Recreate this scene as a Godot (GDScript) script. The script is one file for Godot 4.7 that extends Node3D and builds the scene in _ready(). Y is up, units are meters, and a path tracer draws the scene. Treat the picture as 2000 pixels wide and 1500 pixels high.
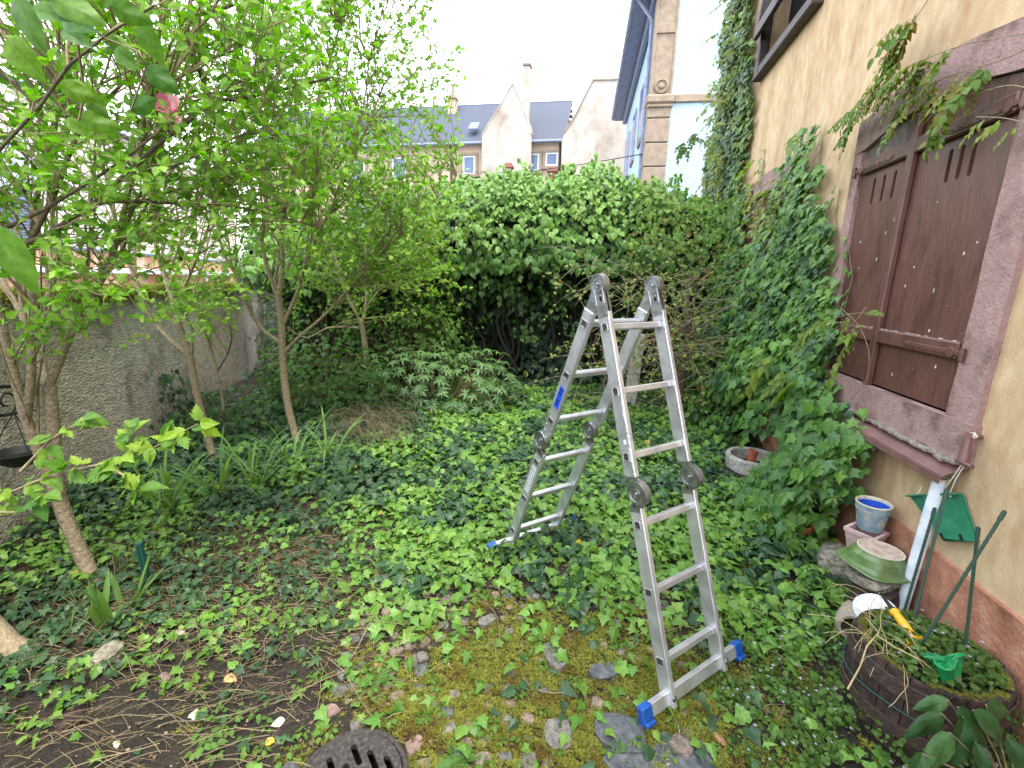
extends Node3D

var rng := RandomNumberGenerator.new()
var taken := {}
var M := {}
var LM := {}

const WD := 1.65

class MB:
	var v := PackedVector3Array()
	var n := PackedVector3Array()
	var u := PackedVector2Array()
	var c := PackedColorArray()
	var col := Color.WHITE
	func pt(p: Vector3, nn: Vector3, uu: Vector2) -> void:
		v.append(p)
		n.append(nn)
		u.append(uu)
		c.append(col)
	func tri(a: Vector3, b: Vector3, d: Vector3) -> void:   # counter-clockwise seen from outside
		var nn := (b - a).cross(d - a).normalized()
		pt(a, nn, Vector2(a.x, a.y))
		pt(d, nn, Vector2(d.x, d.y))
		pt(b, nn, Vector2(b.x, b.y))
	func tris(a: Vector3, b: Vector3, d: Vector3, na: Vector3, nb: Vector3, nd: Vector3, ua := Vector2.ZERO, ub := Vector2.ZERO, ud := Vector2.ZERO) -> void:
		pt(a, na, ua)
		pt(d, nd, ud)
		pt(b, nb, ub)
	func quad(a: Vector3, b: Vector3, d: Vector3, e: Vector3) -> void:
		tri(a, b, d)
		tri(a, d, e)
	func face(p: Array, outward: Vector3) -> void:
		var nn: Vector3 = (p[1] - p[0]).cross(p[2] - p[0])
		if nn.dot(outward) < 0.0:
			p.reverse()
		for i in range(1, p.size() - 1):
			tri(p[0], p[i], p[i + 1])
	func box(at: Vector3, size: Vector3, basis := Basis(), ch := 0.0) -> void:
		var h := size / 2.0
		ch = minf(ch, minf(h.x, minf(h.y, h.z)) * 0.9)
		var f := func(i: int, s: int, t1: int, t2: int) -> Vector3:
			var j := (i + 1) % 3
			var k := (i + 2) % 3
			var q := Vector3.ZERO
			q[i] = s * h[i]
			q[j] = t1 * (h[j] - ch)
			q[k] = t2 * (h[k] - ch)
			return at + basis * q
		for i in 3:
			var j := (i + 1) % 3
			var k := (i + 2) % 3
			for s in [-1, 1]:
				var o := Vector3.ZERO
				o[i] = s
				face([f.call(i, s, -1, -1), f.call(i, s, 1, -1), f.call(i, s, 1, 1), f.call(i, s, -1, 1)], basis * o)
				if ch > 0.0:
					for t in [-1, 1]:
						var o2 := Vector3.ZERO
						o2[i] = s
						o2[j] = t
						face([f.call(i, s, t, -1), f.call(i, s, t, 1), f.call(j, t, 1, s), f.call(j, t, -1, s)], basis * o2)
		if ch > 0.0:
			for a in [-1, 1]:
				for b in [-1, 1]:
					for d in [-1, 1]:
						face([f.call(0, a, b, d), f.call(1, b, d, a), f.call(2, d, a, b)], basis * Vector3(a, b, d))
	func tube(p: Array, r: Array, sides := 6, cap := true) -> void:
		var rings := []
		var norms := []
		var side := Vector3.ZERO
		for i in p.size():
			var d: Vector3 = (p[mini(i + 1, p.size() - 1)] - p[maxi(i - 1, 0)]).normalized()
			if side == Vector3.ZERO:
				side = d.cross(Vector3.UP if absf(d.y) < 0.9 else Vector3.RIGHT).normalized()
			side = (side - d * side.dot(d)).normalized()
			var up := d.cross(side)
			var ring := []
			var nr := []
			for k in sides:
				var a := TAU * k / sides
				var o := side * cos(a) + up * sin(a)
				nr.append(o)
				ring.append(p[i] + o * (r[i] if r.size() > 1 else r[0]))
			rings.append(ring)
			norms.append(nr)
		for i in p.size() - 1:
			for k in sides:
				var q := (k + 1) % sides
				tris(rings[i][k], rings[i][q], rings[i + 1][q], norms[i][k], norms[i][q], norms[i + 1][q])
				tris(rings[i][k], rings[i + 1][q], rings[i + 1][k], norms[i][k], norms[i + 1][q], norms[i + 1][k])
		if cap:
			for e in [0, p.size() - 1]:
				var out: Vector3 = (p[0] - p[1]) if e == 0 else (p[e] - p[e - 1])
				face(rings[e].duplicate(), out)
	func lathe(prof: Array, segs := 24, xf := Transform3D(), sx := 1.0, sz := 1.0) -> void:   # profile of Vector2(radius, height), from the bottom outwards and up
		for i in prof.size() - 1:
			var a: Vector2 = prof[i]
			var b: Vector2 = prof[i + 1]
			var t := b - a
			var nn := Vector2(t.y, -t.x).normalized()
			for k in segs:
				var a0 := TAU * k / segs
				var a1 := TAU * (k + 1) / segs
				var e0 := Vector3(cos(a0) * sx, 0, sin(a0) * sz)
				var e1 := Vector3(cos(a1) * sx, 0, sin(a1) * sz)
				var p0 := xf * (e0 * a.x + Vector3.UP * a.y)
				var p1 := xf * (e1 * a.x + Vector3.UP * a.y)
				var p2 := xf * (e1 * b.x + Vector3.UP * b.y)
				var p3 := xf * (e0 * b.x + Vector3.UP * b.y)
				var n0 := (xf.basis * (e0 * nn.x + Vector3.UP * nn.y)).normalized()
				var n1 := (xf.basis * (e1 * nn.x + Vector3.UP * nn.y)).normalized()
				if b.x > 1e-5:
					tris(p0, p3, p2, n0, n0, n1)
				if a.x > 1e-5:
					tris(p0, p2, p1, n0, n1, n1)
	func extrude(poly: Array, z0: float, z1: float, xf := Transform3D()) -> void:
		var q := PackedVector2Array(poly)
		if Geometry2D.is_polygon_clockwise(q):
			q.reverse()
		var t := Geometry2D.triangulate_polygon(q)
		for i in range(0, t.size(), 3):
			var a := q[t[i]]
			var b := q[t[i + 1]]
			var d := q[t[i + 2]]
			if (b - a).cross(d - a) < 0.0:
				var w := b
				b = d
				d = w
			tri(xf * Vector3(a.x, a.y, z1), xf * Vector3(b.x, b.y, z1), xf * Vector3(d.x, d.y, z1))
			tri(xf * Vector3(a.x, a.y, z0), xf * Vector3(d.x, d.y, z0), xf * Vector3(b.x, b.y, z0))
		for i in q.size():
			var a := q[i]
			var b := q[(i + 1) % q.size()]
			quad(xf * Vector3(a.x, a.y, z0), xf * Vector3(b.x, b.y, z0), xf * Vector3(b.x, b.y, z1), xf * Vector3(a.x, a.y, z1))
	func mesh() -> ArrayMesh:
		var arr := []
		arr.resize(Mesh.ARRAY_MAX)
		arr[Mesh.ARRAY_VERTEX] = v
		arr[Mesh.ARRAY_NORMAL] = n
		arr[Mesh.ARRAY_TEX_UV] = u
		arr[Mesh.ARRAY_COLOR] = c
		var m := ArrayMesh.new()
		m.add_surface_from_arrays(Mesh.PRIMITIVE_TRIANGLES, arr)
		return m

# ---------------------------------------------------------------- naming and adding
func numbered(called: String) -> String:
	var k: int = taken.get(called, 0)
	taken[called] = k + 1
	return called if k == 0 else "%s_%03d" % [called, k]

func put(o: Node3D, called: String, parent: Node = null) -> Node3D:
	if parent == null or parent == self:
		o.name = numbered(called)
		add_child(o, true)
	else:
		var key := "parts of %d" % parent.get_instance_id()
		if not taken.has(key):
			taken[key] = {}
		var k: int = taken[key].get(called, 0)
		taken[key][called] = k + 1
		o.name = called if k == 0 else "%s_%03d" % [called, k]
		parent.add_child(o, true)
	return o

func tag(o: Node, label: String, category: String, group := "", kind := "") -> Node:
	if label:
		o.set_meta("label", label)
	if category:
		o.set_meta("category", category)
	if group:
		o.set_meta("group", group)
	if kind:
		o.set_meta("kind", kind)
	return o

func thing(called: String, label: String, category: String, xf := Transform3D(), group := "") -> Node3D:
	var o := Node3D.new()
	put(o, called)
	o.transform = xf
	tag(o, label, category, group)
	return o

func piece(called: String, b, mat: Material, parent: Node = null, xf := Transform3D()) -> MeshInstance3D:
	var o := MeshInstance3D.new()
	o.mesh = b.mesh() if b is MB else b
	o.material_override = mat
	o.transform = xf
	put(o, called, parent)
	return o

func scatter(called: String, mesh: Mesh, mat: Material, xfs: Array, cols: Array, parent: Node = null) -> MultiMeshInstance3D:
	var mm := MultiMesh.new()
	mm.transform_format = MultiMesh.TRANSFORM_3D
	mm.use_colors = true
	mm.mesh = mesh
	mm.instance_count = xfs.size()
	for i in xfs.size():
		mm.set_instance_transform(i, xfs[i])
		mm.set_instance_color(i, cols[i])
	var o := MultiMeshInstance3D.new()
	o.multimesh = mm
	o.material_override = mat
	put(o, called, parent)
	o.set_meta("kind", "stuff")
	return o

func spread(called: String, meshes: Array, mat: Material, xfs: Array, cols: Array, parent: Node) -> void:
	var k := meshes.size()
	for i in k:
		var a := []
		var b := []
		for j in range(i, xfs.size(), k):
			a.append(xfs[j])
			b.append(cols[j])
		if a.size():
			scatter(called, meshes[i], mat, a, b, parent)

func R(a: float, b: float) -> float:
	return rng.randf_range(a, b)

func rv() -> Vector3:
	return Vector3(R(-1, 1), R(-1, 1), R(-1, 1))

func tint(a: Color, b: Color, t: float, j := 0.12) -> Color:
	var c := a.lerp(b, t)
	var k := 1.0 + R(-j, j)
	return Color(c.r * k * (1.0 + R(-j, j) * 0.5), c.g * k, c.b * k * (1.0 + R(-j, j)))

# a leaf: stem at the origin, tip along +Y, face along +Z
func leaf_xf(at: Vector3, normal: Vector3, tip: Vector3, size: float, wide := 1.0) -> Transform3D:
	var z := normal.normalized()
	var y := tip - z * tip.dot(z)
	if y.length() < 0.01:
		y = z.cross(Vector3(0.3, 0.2, 0.9))
	y = y.normalized()
	var x := y.cross(z)
	return Transform3D(Basis(x * size * wide, y * size, z * size), at)

func leaf_mesh(edge: Array, mids: Array, fold: float, curl: float, wave := 0.0, seed_ := 0) -> ArrayMesh:
	# right half of the outline and the height on the midrib that each outline point is joined to
	var b := MB.new()
	var bend := func(p: Vector2) -> Vector3:
		return Vector3(p.x, p.y, absf(p.x) * fold - p.y * p.y * curl + wave * sin(p.x * 9.0 + p.y * 7.0 + seed_))
	for s in [-1.0, 1.0]:
		for i in edge.size() - 1:
			var e0: Vector2 = edge[i] * Vector2(s, 1)
			var e1: Vector2 = edge[i + 1] * Vector2(s, 1)
			var m0 := Vector2(0, mids[i])
			var m1 := Vector2(0, mids[i + 1])
			for t in [[m0, e0, e1], [m0, e1, m1]]:
				var p: Array = [bend.call(t[0]), bend.call(t[1]), bend.call(t[2])]
				if (p[1] - p[0]).cross(p[2] - p[0]).length() < 1e-7:
					continue
				var q: Array = [t[0], t[1], t[2]]
				if (p[1] - p[0]).cross(p[2] - p[0]).z < 0.0:
					p = [p[0], p[2], p[1]]
					q = [q[0], q[2], q[1]]
				var ns := []
				for k in 3:
					var h := 0.02
					var w: Vector2 = q[k]
					var w2 := Vector2(w.x if absf(w.x) > h * 1.5 else s * h * 1.5, w.y)
					var du: Vector3 = bend.call(w2 + Vector2(h, 0)) - bend.call(w2 - Vector2(h, 0))
					var dv: Vector3 = bend.call(w2 + Vector2(0, h)) - bend.call(w2 - Vector2(0, h))
					ns.append(du.cross(dv).normalized())
				b.tris(p[0], p[1], p[2], ns[0], ns[1], ns[2], Vector2(q[0].x * 0.7 + 0.5, 0.82 - q[0].y * 0.8), Vector2(q[1].x * 0.7 + 0.5, 0.82 - q[1].y * 0.8), Vector2(q[2].x * 0.7 + 0.5, 0.82 - q[2].y * 0.8))
	return b.mesh()

# ---------------------------------------------------------------- textures and materials
func noise_tex(freq: float, oct: int, ramp: Array, seed_: int, size := 512, type := FastNoiseLite.TYPE_SIMPLEX_SMOOTH, cell := false) -> NoiseTexture2D:
	var f := FastNoiseLite.new()
	f.seed = seed_
	f.noise_type = FastNoiseLite.TYPE_CELLULAR if cell else type
	f.frequency = freq
	f.fractal_octaves = oct
	f.fractal_gain = 0.55
	var t := NoiseTexture2D.new()
	t.width = size
	t.height = size
	t.seamless = true
	t.seamless_blend_skirt = 0.2
	t.noise = f
	if ramp.size():
		var g := Gradient.new()
		g.offsets = PackedFloat32Array()
		var os := PackedFloat32Array()
		var cs := PackedColorArray()
		for r in ramp:
			os.append(r[0])
			cs.append(r[1])
		g.offsets = os
		g.colors = cs
		t.color_ramp = g
	return t

func surf(albedo, rough: float, scale := 1.0, height = null, hs := 0.0, world := true, metal := 0.0) -> StandardMaterial3D:
	var m := StandardMaterial3D.new()
	if albedo is Color:
		m.albedo_color = albedo
	else:
		m.albedo_texture = albedo
	m.roughness = rough
	m.metallic = metal
	m.uv1_triplanar = true
	m.uv1_world_triplanar = world
	m.uv1_triplanar_sharpness = 4.0
	m.uv1_scale = Vector3.ONE * scale
	if height != null:
		m.heightmap_enabled = true
		m.heightmap_texture = height
		m.heightmap_scale = hs
	return m

func stained(m: StandardMaterial3D, scale: Vector3, dark: float, seed_: int, freq := 0.008) -> void:
	# broad weathering over the fine grain: streaks, damp patches
	m.detail_enabled = true
	m.detail_blend_mode = BaseMaterial3D.BLEND_MODE_MUL
	m.detail_uv_layer = BaseMaterial3D.DETAIL_UV_2
	m.detail_albedo = noise_tex(freq, 6, [[0.12, Color(dark, dark * 0.97, dark * 0.93)], [0.42, Color(0.95, 0.945, 0.935)], [0.8, Color(1, 1, 1)]], seed_, 512)
	m.uv2_triplanar = true
	m.uv2_world_triplanar = true
	m.uv2_triplanar_sharpness = 4.0
	m.uv2_scale = scale

func hexc(r: float, g: float, b: float) -> Color:   # sRGB 0..255
	return Color(r / 255.0, g / 255.0, b / 255.0)

func vein_tex(lobes: Array, base: Color, vein: Color, seed_: int) -> ImageTexture:
	# pale veins that leave the stalk, on a mottled blade
	var im := Image.create(128, 128, false, Image.FORMAT_RGB8)
	var f := FastNoiseLite.new()
	f.seed = seed_
	f.frequency = 0.045
	for y in 128:
		for x in 128:
			var p := Vector2((x / 127.0 - 0.5) / 0.7, (0.82 - y / 127.0) / 0.8)
			var best := 9.0
			for l in lobes:
				var a: Vector2 = l[0]
				var e: Vector2 = l[1]
				var t := clampf((p - a).dot(e - a) / (e - a).length_squared(), 0.0, 1.0)
				var d: float = (p - a.lerp(e, t)).length() / lerpf(l[2], l[2] * 0.35, t)
				best = minf(best, d)
			var w := clampf(1.6 - best, 0.0, 1.0) * 0.5
			var k := 1.0 + 0.16 * f.get_noise_2d(x, y)
			im.set_pixel(x, y, Color(base.r * k, base.g * k, base.b * k).lerp(vein, w))
	return ImageTexture.create_from_image(im)

func leaf_mat(tex, rough: float, back: Color) -> StandardMaterial3D:
	var m := StandardMaterial3D.new()
	m.vertex_color_use_as_albedo = true
	if tex != null:
		m.albedo_texture = tex
	m.roughness = rough
	m.metallic_specular = 0.38
	if back.r + back.g + back.b > 0.0:
		m.backlight_enabled = true
		m.backlight = back
	m.cull_mode = BaseMaterial3D.CULL_DISABLED
	return m

func materials() -> void:
	var white := [[0.0, Color(0.0, 0.0, 0.0)], [1.0, Color.WHITE]]
	var fine := noise_tex(0.03, 4, white, 3, 512)
	var stucco_h := noise_tex(0.055, 3, white, 5, 512)
	M.fine = fine
	M.yellow = surf(noise_tex(0.006, 5, [[0.2, hexc(190, 160, 124)], [0.5, hexc(198, 170, 135)], [0.8, hexc(206, 181, 148)]], 11, 1024), 0.95, 0.55, noise_tex(0.11, 3, white, 6, 512), 0.16)
	M.yellow.uv1_scale = Vector3(1.5, 0.75, 1.5)
	stained(M.yellow, Vector3(0.55, 0.16, 0.55), 0.90, 301)
	M.plinth = surf(noise_tex(0.012, 5, [[0.2, hexc(158, 105, 82)], [0.6, hexc(176, 122, 98)], [0.9, hexc(188, 140, 118)]], 12, 512), 0.9, 1.4, stucco_h, 0.28)
	M.sandstone = surf(noise_tex(0.02, 5, [[0.08, hexc(138, 106, 103)], [0.3, hexc(152, 123, 119)], [0.7, hexc(160, 131, 127)], [0.95, hexc(172, 147, 141)]], 13, 512), 0.92, 1.8, noise_tex(0.05, 5, white, 14, 512), 0.3)
	stained(M.plinth, Vector3(0.5, 0.5, 0.5), 0.72, 302)
	stained(M.sandstone, Vector3(0.8, 0.8, 0.8), 0.70, 303)
	M.brown = surf(noise_tex(0.02, 5, [[0.1, hexc(90, 60, 54)], [0.5, hexc(101, 68, 61)], [0.9, hexc(109, 75, 67)]], 15, 512), 0.42, 1.4, noise_tex(0.02, 4, white, 16, 512), 0.12)
	M.brown.uv1_scale = Vector3(3.5, 0.6, 3.5)
	stained(M.brown, Vector3(1.2, 0.35, 1.2), 0.80, 304)
	M.brown_old = surf(noise_tex(0.02, 5, [[0.1, hexc(74, 60, 58)], [0.5, hexc(92, 78, 74)], [0.9, hexc(116, 104, 98)]], 17, 512), 0.6, 1.4, fine, 0.15)
	M.flash = surf(noise_tex(0.01, 4, [[0.2, hexc(104, 72, 70)], [0.8, hexc(126, 94, 90)]], 18, 256), 0.35, 1.2)
	M.dark = surf(Color(0.012, 0.011, 0.012), 0.9)
	M.black_wood = surf(noise_tex(0.02, 4, [[0.2, hexc(52, 42, 46)], [0.8, hexc(78, 66, 68)]], 19, 256), 0.6, 1.5)
	M.dropping = surf(Color(0.78, 0.77, 0.72), 0.8)
	M.mortar = surf(noise_tex(0.05, 4, [[0.2, hexc(110, 100, 92)], [0.8, hexc(158, 148, 136)]], 20, 256), 0.95, 3.0, fine, 0.8)
	M.render_wall = surf(noise_tex(0.008, 5, [[0.15, hexc(160, 152, 140)], [0.5, hexc(182, 174, 160)], [0.85, hexc(198, 190, 176)]], 21, 1024), 0.95, 0.8, noise_tex(0.05, 4, white, 22, 512), 1.7)
	M.render_wall.uv1_scale = Vector3(1.1, 1.6, 1.1)
	stained(M.render_wall, Vector3(0.35, 0.3, 0.35), 0.66, 305)
	M.moss = surf(noise_tex(0.05, 5, [[0.15, hexc(58, 62, 20)], [0.5, hexc(104, 110, 34)], [0.85, hexc(150, 146, 52)]], 23, 512), 1.0, 2.2, noise_tex(0.12, 3, white, 24, 512), 1.6)
	M.bark = surf(noise_tex(0.03, 5, [[0.1, hexc(112, 100, 80)], [0.5, hexc(142, 128, 104)], [0.9, hexc(168, 156, 132)]], 25, 512), 0.85, 2.5, noise_tex(0.05, 4, white, 26, 512), 0.5)
	M.bark_dark = surf(noise_tex(0.03, 5, [[0.1, hexc(48, 42, 32)], [0.5, hexc(80, 70, 54)], [0.9, hexc(112, 100, 78)]], 27, 512), 0.85, 2.5)
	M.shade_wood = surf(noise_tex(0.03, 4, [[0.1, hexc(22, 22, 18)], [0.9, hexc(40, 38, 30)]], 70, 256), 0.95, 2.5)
	M.twig = surf(noise_tex(0.03, 4, [[0.1, hexc(104, 92, 70)], [0.9, hexc(162, 146, 114)]], 28, 256), 0.85, 2.5)
	M.alu = surf(noise_tex(0.012, 5, [[0.2, hexc(186, 188, 192)], [0.55, hexc(204, 206, 210)], [0.85, hexc(216, 218, 220)]], 29, 512), 0.36, 1.4, null, 0.0, false, 0.7)
	M.alu.roughness_texture = noise_tex(0.02, 4, [[0.1, Color(0.75, 0.75, 0.75)], [0.9, Color(1, 1, 1)]], 30, 256)
	M.alu.roughness = 0.38
	M.steel = surf(noise_tex(0.03, 4, [[0.2, hexc(140, 143, 144)], [0.8, hexc(180, 182, 182)]], 31, 256), 0.34, 2.0, null, 0.0, false, 0.9)
	M.blue_cap = surf(noise_tex(0.02, 4, [[0.2, hexc(18, 66, 138)], [0.8, hexc(26, 82, 162)]], 32, 256), 0.4, 2.0)
	M.iron = surf(noise_tex(0.03, 5, [[0.15, hexc(46, 42, 41)], [0.55, hexc(66, 61, 58)], [0.9, hexc(92, 84, 78)]], 33, 512), 0.65, 3.0, fine, 0.25, true, 0.25)
	M.wrought = surf(Color(0.035, 0.032, 0.035), 0.6)
	M.stone = surf(noise_tex(0.03, 5, [[0.1, hexc(96, 92, 82)], [0.5, hexc(134, 128, 114)], [0.9, hexc(168, 160, 142)]], 34, 256), 0.9, 3.0, fine, 0.8)
	M.cobbles = []
	for k in [[92, 82, 76, 138, 122, 114], [88, 85, 82, 130, 126, 120], [98, 88, 78, 146, 132, 118], [68, 68, 68, 108, 107, 106], [112, 92, 86, 154, 130, 122]]:
		M.cobbles.append(surf(noise_tex(0.03, 5, [[0.15, hexc(k[0], k[1], k[2])], [0.85, hexc(k[3], k[4], k[5])]], 35 + M.cobbles.size(), 256), 0.8, 3.5, fine, 0.6))
	M.slate = surf(noise_tex(0.02, 5, [[0.15, hexc(62, 66, 70)], [0.85, hexc(98, 102, 106)]], 41, 256), 0.7, 2.0, fine, 0.5)
	M.slate.uv1_scale = Vector3.ONE * 3.0
	M.soil = surf(noise_tex(0.03, 5, [[0.1, Color(0.72, 0.72, 0.72)], [0.9, Color(1, 1, 1)]], 42, 512), 0.95, 1.6, noise_tex(0.06, 5, white, 43, 512), 3.2)
	M.soil.vertex_color_use_as_albedo = true
	M.terracotta = surf(noise_tex(0.03, 4, [[0.2, hexc(164, 84, 58)], [0.8, hexc(196, 112, 84)]], 44, 256), 0.8, 3.0, fine, 0.2)
	M.concrete = surf(noise_tex(0.03, 5, [[0.15, hexc(140, 138, 128)], [0.85, hexc(196, 192, 182)]], 45, 256), 0.9, 2.5, fine, 0.4)
	M.bowl = surf(noise_tex(0.03, 4, [[0.2, hexc(84, 106, 62)], [0.8, hexc(100, 124, 76)]], 46, 256), 0.22, 3.0)
	M.bowl_foot = surf(noise_tex(0.03, 5, [[0.1, hexc(140, 120, 106)], [0.5, hexc(168, 150, 136)], [0.9, hexc(180, 164, 150)]], 47, 256), 0.9, 2.5)
	M.pot_blue = surf(noise_tex(0.014, 5, [[0.2, hexc(104, 126, 140)], [0.55, hexc(130, 150, 160)], [0.75, hexc(164, 156, 146)], [0.95, hexc(186, 170, 154)]], 48, 256), 0.5, 3.0)
	M.glaze_blue = surf(Color(0.03, 0.09, 0.5).linear_to_srgb(), 0.2)
	M.pot_rim = surf(noise_tex(0.03, 4, [[0.2, hexc(176, 168, 146)], [0.8, hexc(204, 196, 174)]], 49, 256), 0.6, 3.0)
	M.pink_pot = surf(noise_tex(0.03, 4, [[0.2, hexc(176, 146, 144)], [0.8, hexc(200, 172, 168)]], 50, 256), 0.85, 3.0)
	M.green_plastic = surf(noise_tex(0.015, 4, [[0.2, hexc(32, 104, 76)], [0.8, hexc(48, 126, 92)]], 51, 256), 0.45, 2.0)
	M.stake = surf(Color(0.035, 0.075, 0.055).linear_to_srgb(), 0.45)
	M.stake_post = surf(Color(0.012, 0.075, 0.06).linear_to_srgb(), 0.5)
	M.white_tube = surf(noise_tex(0.02, 4, [[0.2, hexc(198, 206, 220)], [0.8, hexc(224, 230, 238)]], 52, 256), 0.35, 2.0)
	M.string = surf(hexc(222, 216, 200), 0.9)
	M.yellow_tool = surf(hexc(226, 164, 36), 0.4)
	M.glove = surf(noise_tex(0.02, 4, [[0.2, hexc(8, 92, 58)], [0.8, hexc(16, 148, 74)]], 53, 256), 0.42, 3.0)
	M.white_dish = surf(hexc(222, 226, 232), 0.3)
	M.clay = surf(noise_tex(0.03, 4, [[0.2, hexc(136, 124, 112)], [0.8, hexc(176, 162, 146)]], 54, 256), 0.85, 3.0)
	M.oak = surf(noise_tex(0.02, 5, [[0.1, hexc(32, 24, 21)], [0.5, hexc(54, 40, 35)], [0.9, hexc(80, 62, 54)]], 55, 512), 0.75, 2.0, fine, 0.5)
	M.rust = surf(noise_tex(0.03, 5, [[0.1, hexc(46, 34, 30)], [0.6, hexc(66, 50, 43)], [0.9, hexc(92, 76, 64)]], 56, 256), 0.75, 3.0, fine, 0.3)
	M.pale_stem = surf(noise_tex(0.03, 4, [[0.1, hexc(150, 132, 92)], [0.9, hexc(190, 174, 130)]], 71, 256), 0.8, 3.0)
	M.straw = leaf_mat(null, 0.8, Color.BLACK)
	M.beige = surf(noise_tex(0.01, 6, [[0.15, hexc(172, 162, 154)], [0.5, hexc(184, 175, 168)], [0.85, hexc(192, 184, 177)]], 57, 1024), 0.95, 0.12)
	stained(M.beige, Vector3(0.10, 0.05, 0.10), 0.84, 306)
	M.beige_warm = surf(noise_tex(0.01, 6, [[0.15, hexc(172, 152, 132)], [0.85, hexc(192, 174, 156)]], 58, 512), 0.95, 0.15)
	M.stone_trim = surf(noise_tex(0.02, 5, [[0.15, hexc(132, 118, 104)], [0.85, hexc(156, 141, 125)]], 59, 256), 0.9, 0.8)
	M.roof = surf(noise_tex(0.05, 4, [[0.15, hexc(46, 52, 68)], [0.5, hexc(62, 70, 90)], [0.85, hexc(82, 90, 110)]], 60, 512), 0.55, 0.8)
	M.brick = surf(noise_tex(0.05, 4, [[0.15, hexc(126, 82, 70)], [0.85, hexc(156, 110, 96)]], 61, 256), 0.9, 2.0)
	M.zinc = surf(noise_tex(0.02, 4, [[0.15, hexc(104, 116, 144)], [0.85, hexc(134, 146, 172)]], 62, 256), 0.5, 1.0)
	M.light_blue = surf(noise_tex(0.02, 5, [[0.15, hexc(160, 184, 198)], [0.85, hexc(170, 194, 207)]], 63, 512), 0.9, 0.4, fine, 0.3)
	M.white_frame = surf(hexc(226, 228, 232), 0.5)
	M.glass = surf(Color(0.10, 0.15, 0.28).linear_to_srgb(), 0.08)
	M.shutter_grey = surf(noise_tex(0.02, 4, [[0.15, hexc(120, 128, 158)], [0.85, hexc(150, 158, 186)]], 64, 256), 0.6, 1.0)
	M.siding = surf(noise_tex(0.01, 4, [[0.15, hexc(226, 220, 204)], [0.85, hexc(240, 236, 224)]], 65, 256), 0.9, 0.4)
	M.lilac = surf(hexc(214, 216, 236), 0.9)
	M.cedars = []
	for k in [[190, 138, 108, 218, 172, 142], [200, 152, 122, 224, 184, 156], [178, 126, 98, 208, 160, 130], [196, 168, 144, 216, 194, 172]]:
		M.cedars.append(surf(noise_tex(0.02, 4, [[0.15, hexc(k[0], k[1], k[2])], [0.85, hexc(k[3], k[4], k[5])]], 66 + M.cedars.size(), 256), 0.8, 1.4))
		M.cedars[-1].uv1_scale = Vector3(6, 0.7, 6)
	M.pink = leaf_mat(null, 0.6, Color(0.5, 0.3, 0.35))
	M.litter = leaf_mat(null, 0.75, Color.BLACK)
	M.label_blue = surf(hexc(30, 84, 205), 0.35)
	M.label_white = surf(hexc(205, 208, 212), 0.4)
	M.ink = surf(hexc(70, 74, 80), 0.5)
	M.ink_blue = surf(hexc(14, 34, 110), 0.4)
	M.cable = surf(Color(0.06, 0.06, 0.06), 0.6)
	# leaves
	var o := Vector2.ZERO
	var ivy_veins := [[o, Vector2(0, 1), 0.028], [o, Vector2(0.6, 0.32), 0.024], [o, Vector2(-0.6, 0.32), 0.024], [o, Vector2(0.42, -0.12), 0.02], [o, Vector2(-0.42, -0.12), 0.02], [Vector2(0, 0.4), Vector2(0.2, 0.62), 0.012], [Vector2(0, 0.4), Vector2(-0.2, 0.62), 0.012]]
	var rib := [[o, Vector2(0, 1), 0.024]]
	for k in 5:
		for s in [-1, 1]:
			rib.append([Vector2(0, 0.12 + k * 0.15), Vector2(s * 0.42, 0.34 + k * 0.15), 0.013])
	M.ivy = leaf_mat(vein_tex(ivy_veins, Color(0.86, 0.86, 0.86), Color(1.0, 1.0, 1.0), 1), 0.38, Color(0.42, 0.5, 0.1))
	M.ivy_stuff = M.ivy
	M.leaf = leaf_mat(vein_tex(rib, Color(0.88, 0.88, 0.88), Color(1.0, 1.0, 0.95), 2), 0.5, Color(0.8, 1.0, 0.22))
	M.leaf_gloss = leaf_mat(vein_tex(rib, Color(0.90, 0.90, 0.90), Color(1.0, 1.0, 0.95), 4), 0.42, Color(0.3, 0.42, 0.08))
	M.blade = leaf_mat(null, 0.45, Color(0.45, 0.55, 0.12))
	var ie := [Vector2(0.0, 0.0), Vector2(0.14, -0.14), Vector2(0.40, -0.12), Vector2(0.36, 0.10), Vector2(0.60, 0.30), Vector2(0.36, 0.40), Vector2(0.22, 0.60), Vector2(0.0, 1.0)]
	var imd := [0.0, 0.0, 0.03, 0.08, 0.2, 0.36, 0.6, 1.0]
	var ie2 := [Vector2(0.0, 0.0), Vector2(0.16, -0.16), Vector2(0.44, -0.02), Vector2(0.42, 0.16), Vector2(0.50, 0.34), Vector2(0.36, 0.50), Vector2(0.20, 0.72), Vector2(0.0, 0.96)]
	var ie3 := [Vector2(0.0, 0.0), Vector2(0.12, -0.10), Vector2(0.50, -0.20), Vector2(0.30, 0.06), Vector2(0.66, 0.40), Vector2(0.28, 0.36), Vector2(0.24, 0.56), Vector2(0.0, 1.1)]
	LM.ivy = [leaf_mesh(ie, imd, -0.22, 0.16, 0.02, 1), leaf_mesh(ie2, imd, -0.16, 0.26, 0.025, 2), leaf_mesh(ie3, imd, -0.3, 0.1, 0.02, 3), leaf_mesh(ie, imd, 0.12, 0.3, 0.02, 4)]
	var he := [Vector2(0, 0), Vector2(0.12, 0.04), Vector2(0.26, 0.22), Vector2(0.29, 0.34), Vector2(0.40, 0.50), Vector2(0.27, 0.47), Vector2(0.21, 0.50), Vector2(0.27, 0.66), Vector2(0.17, 0.68), Vector2(0.15, 0.84), Vector2(0.07, 0.88), Vector2(0, 1.06)]
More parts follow.
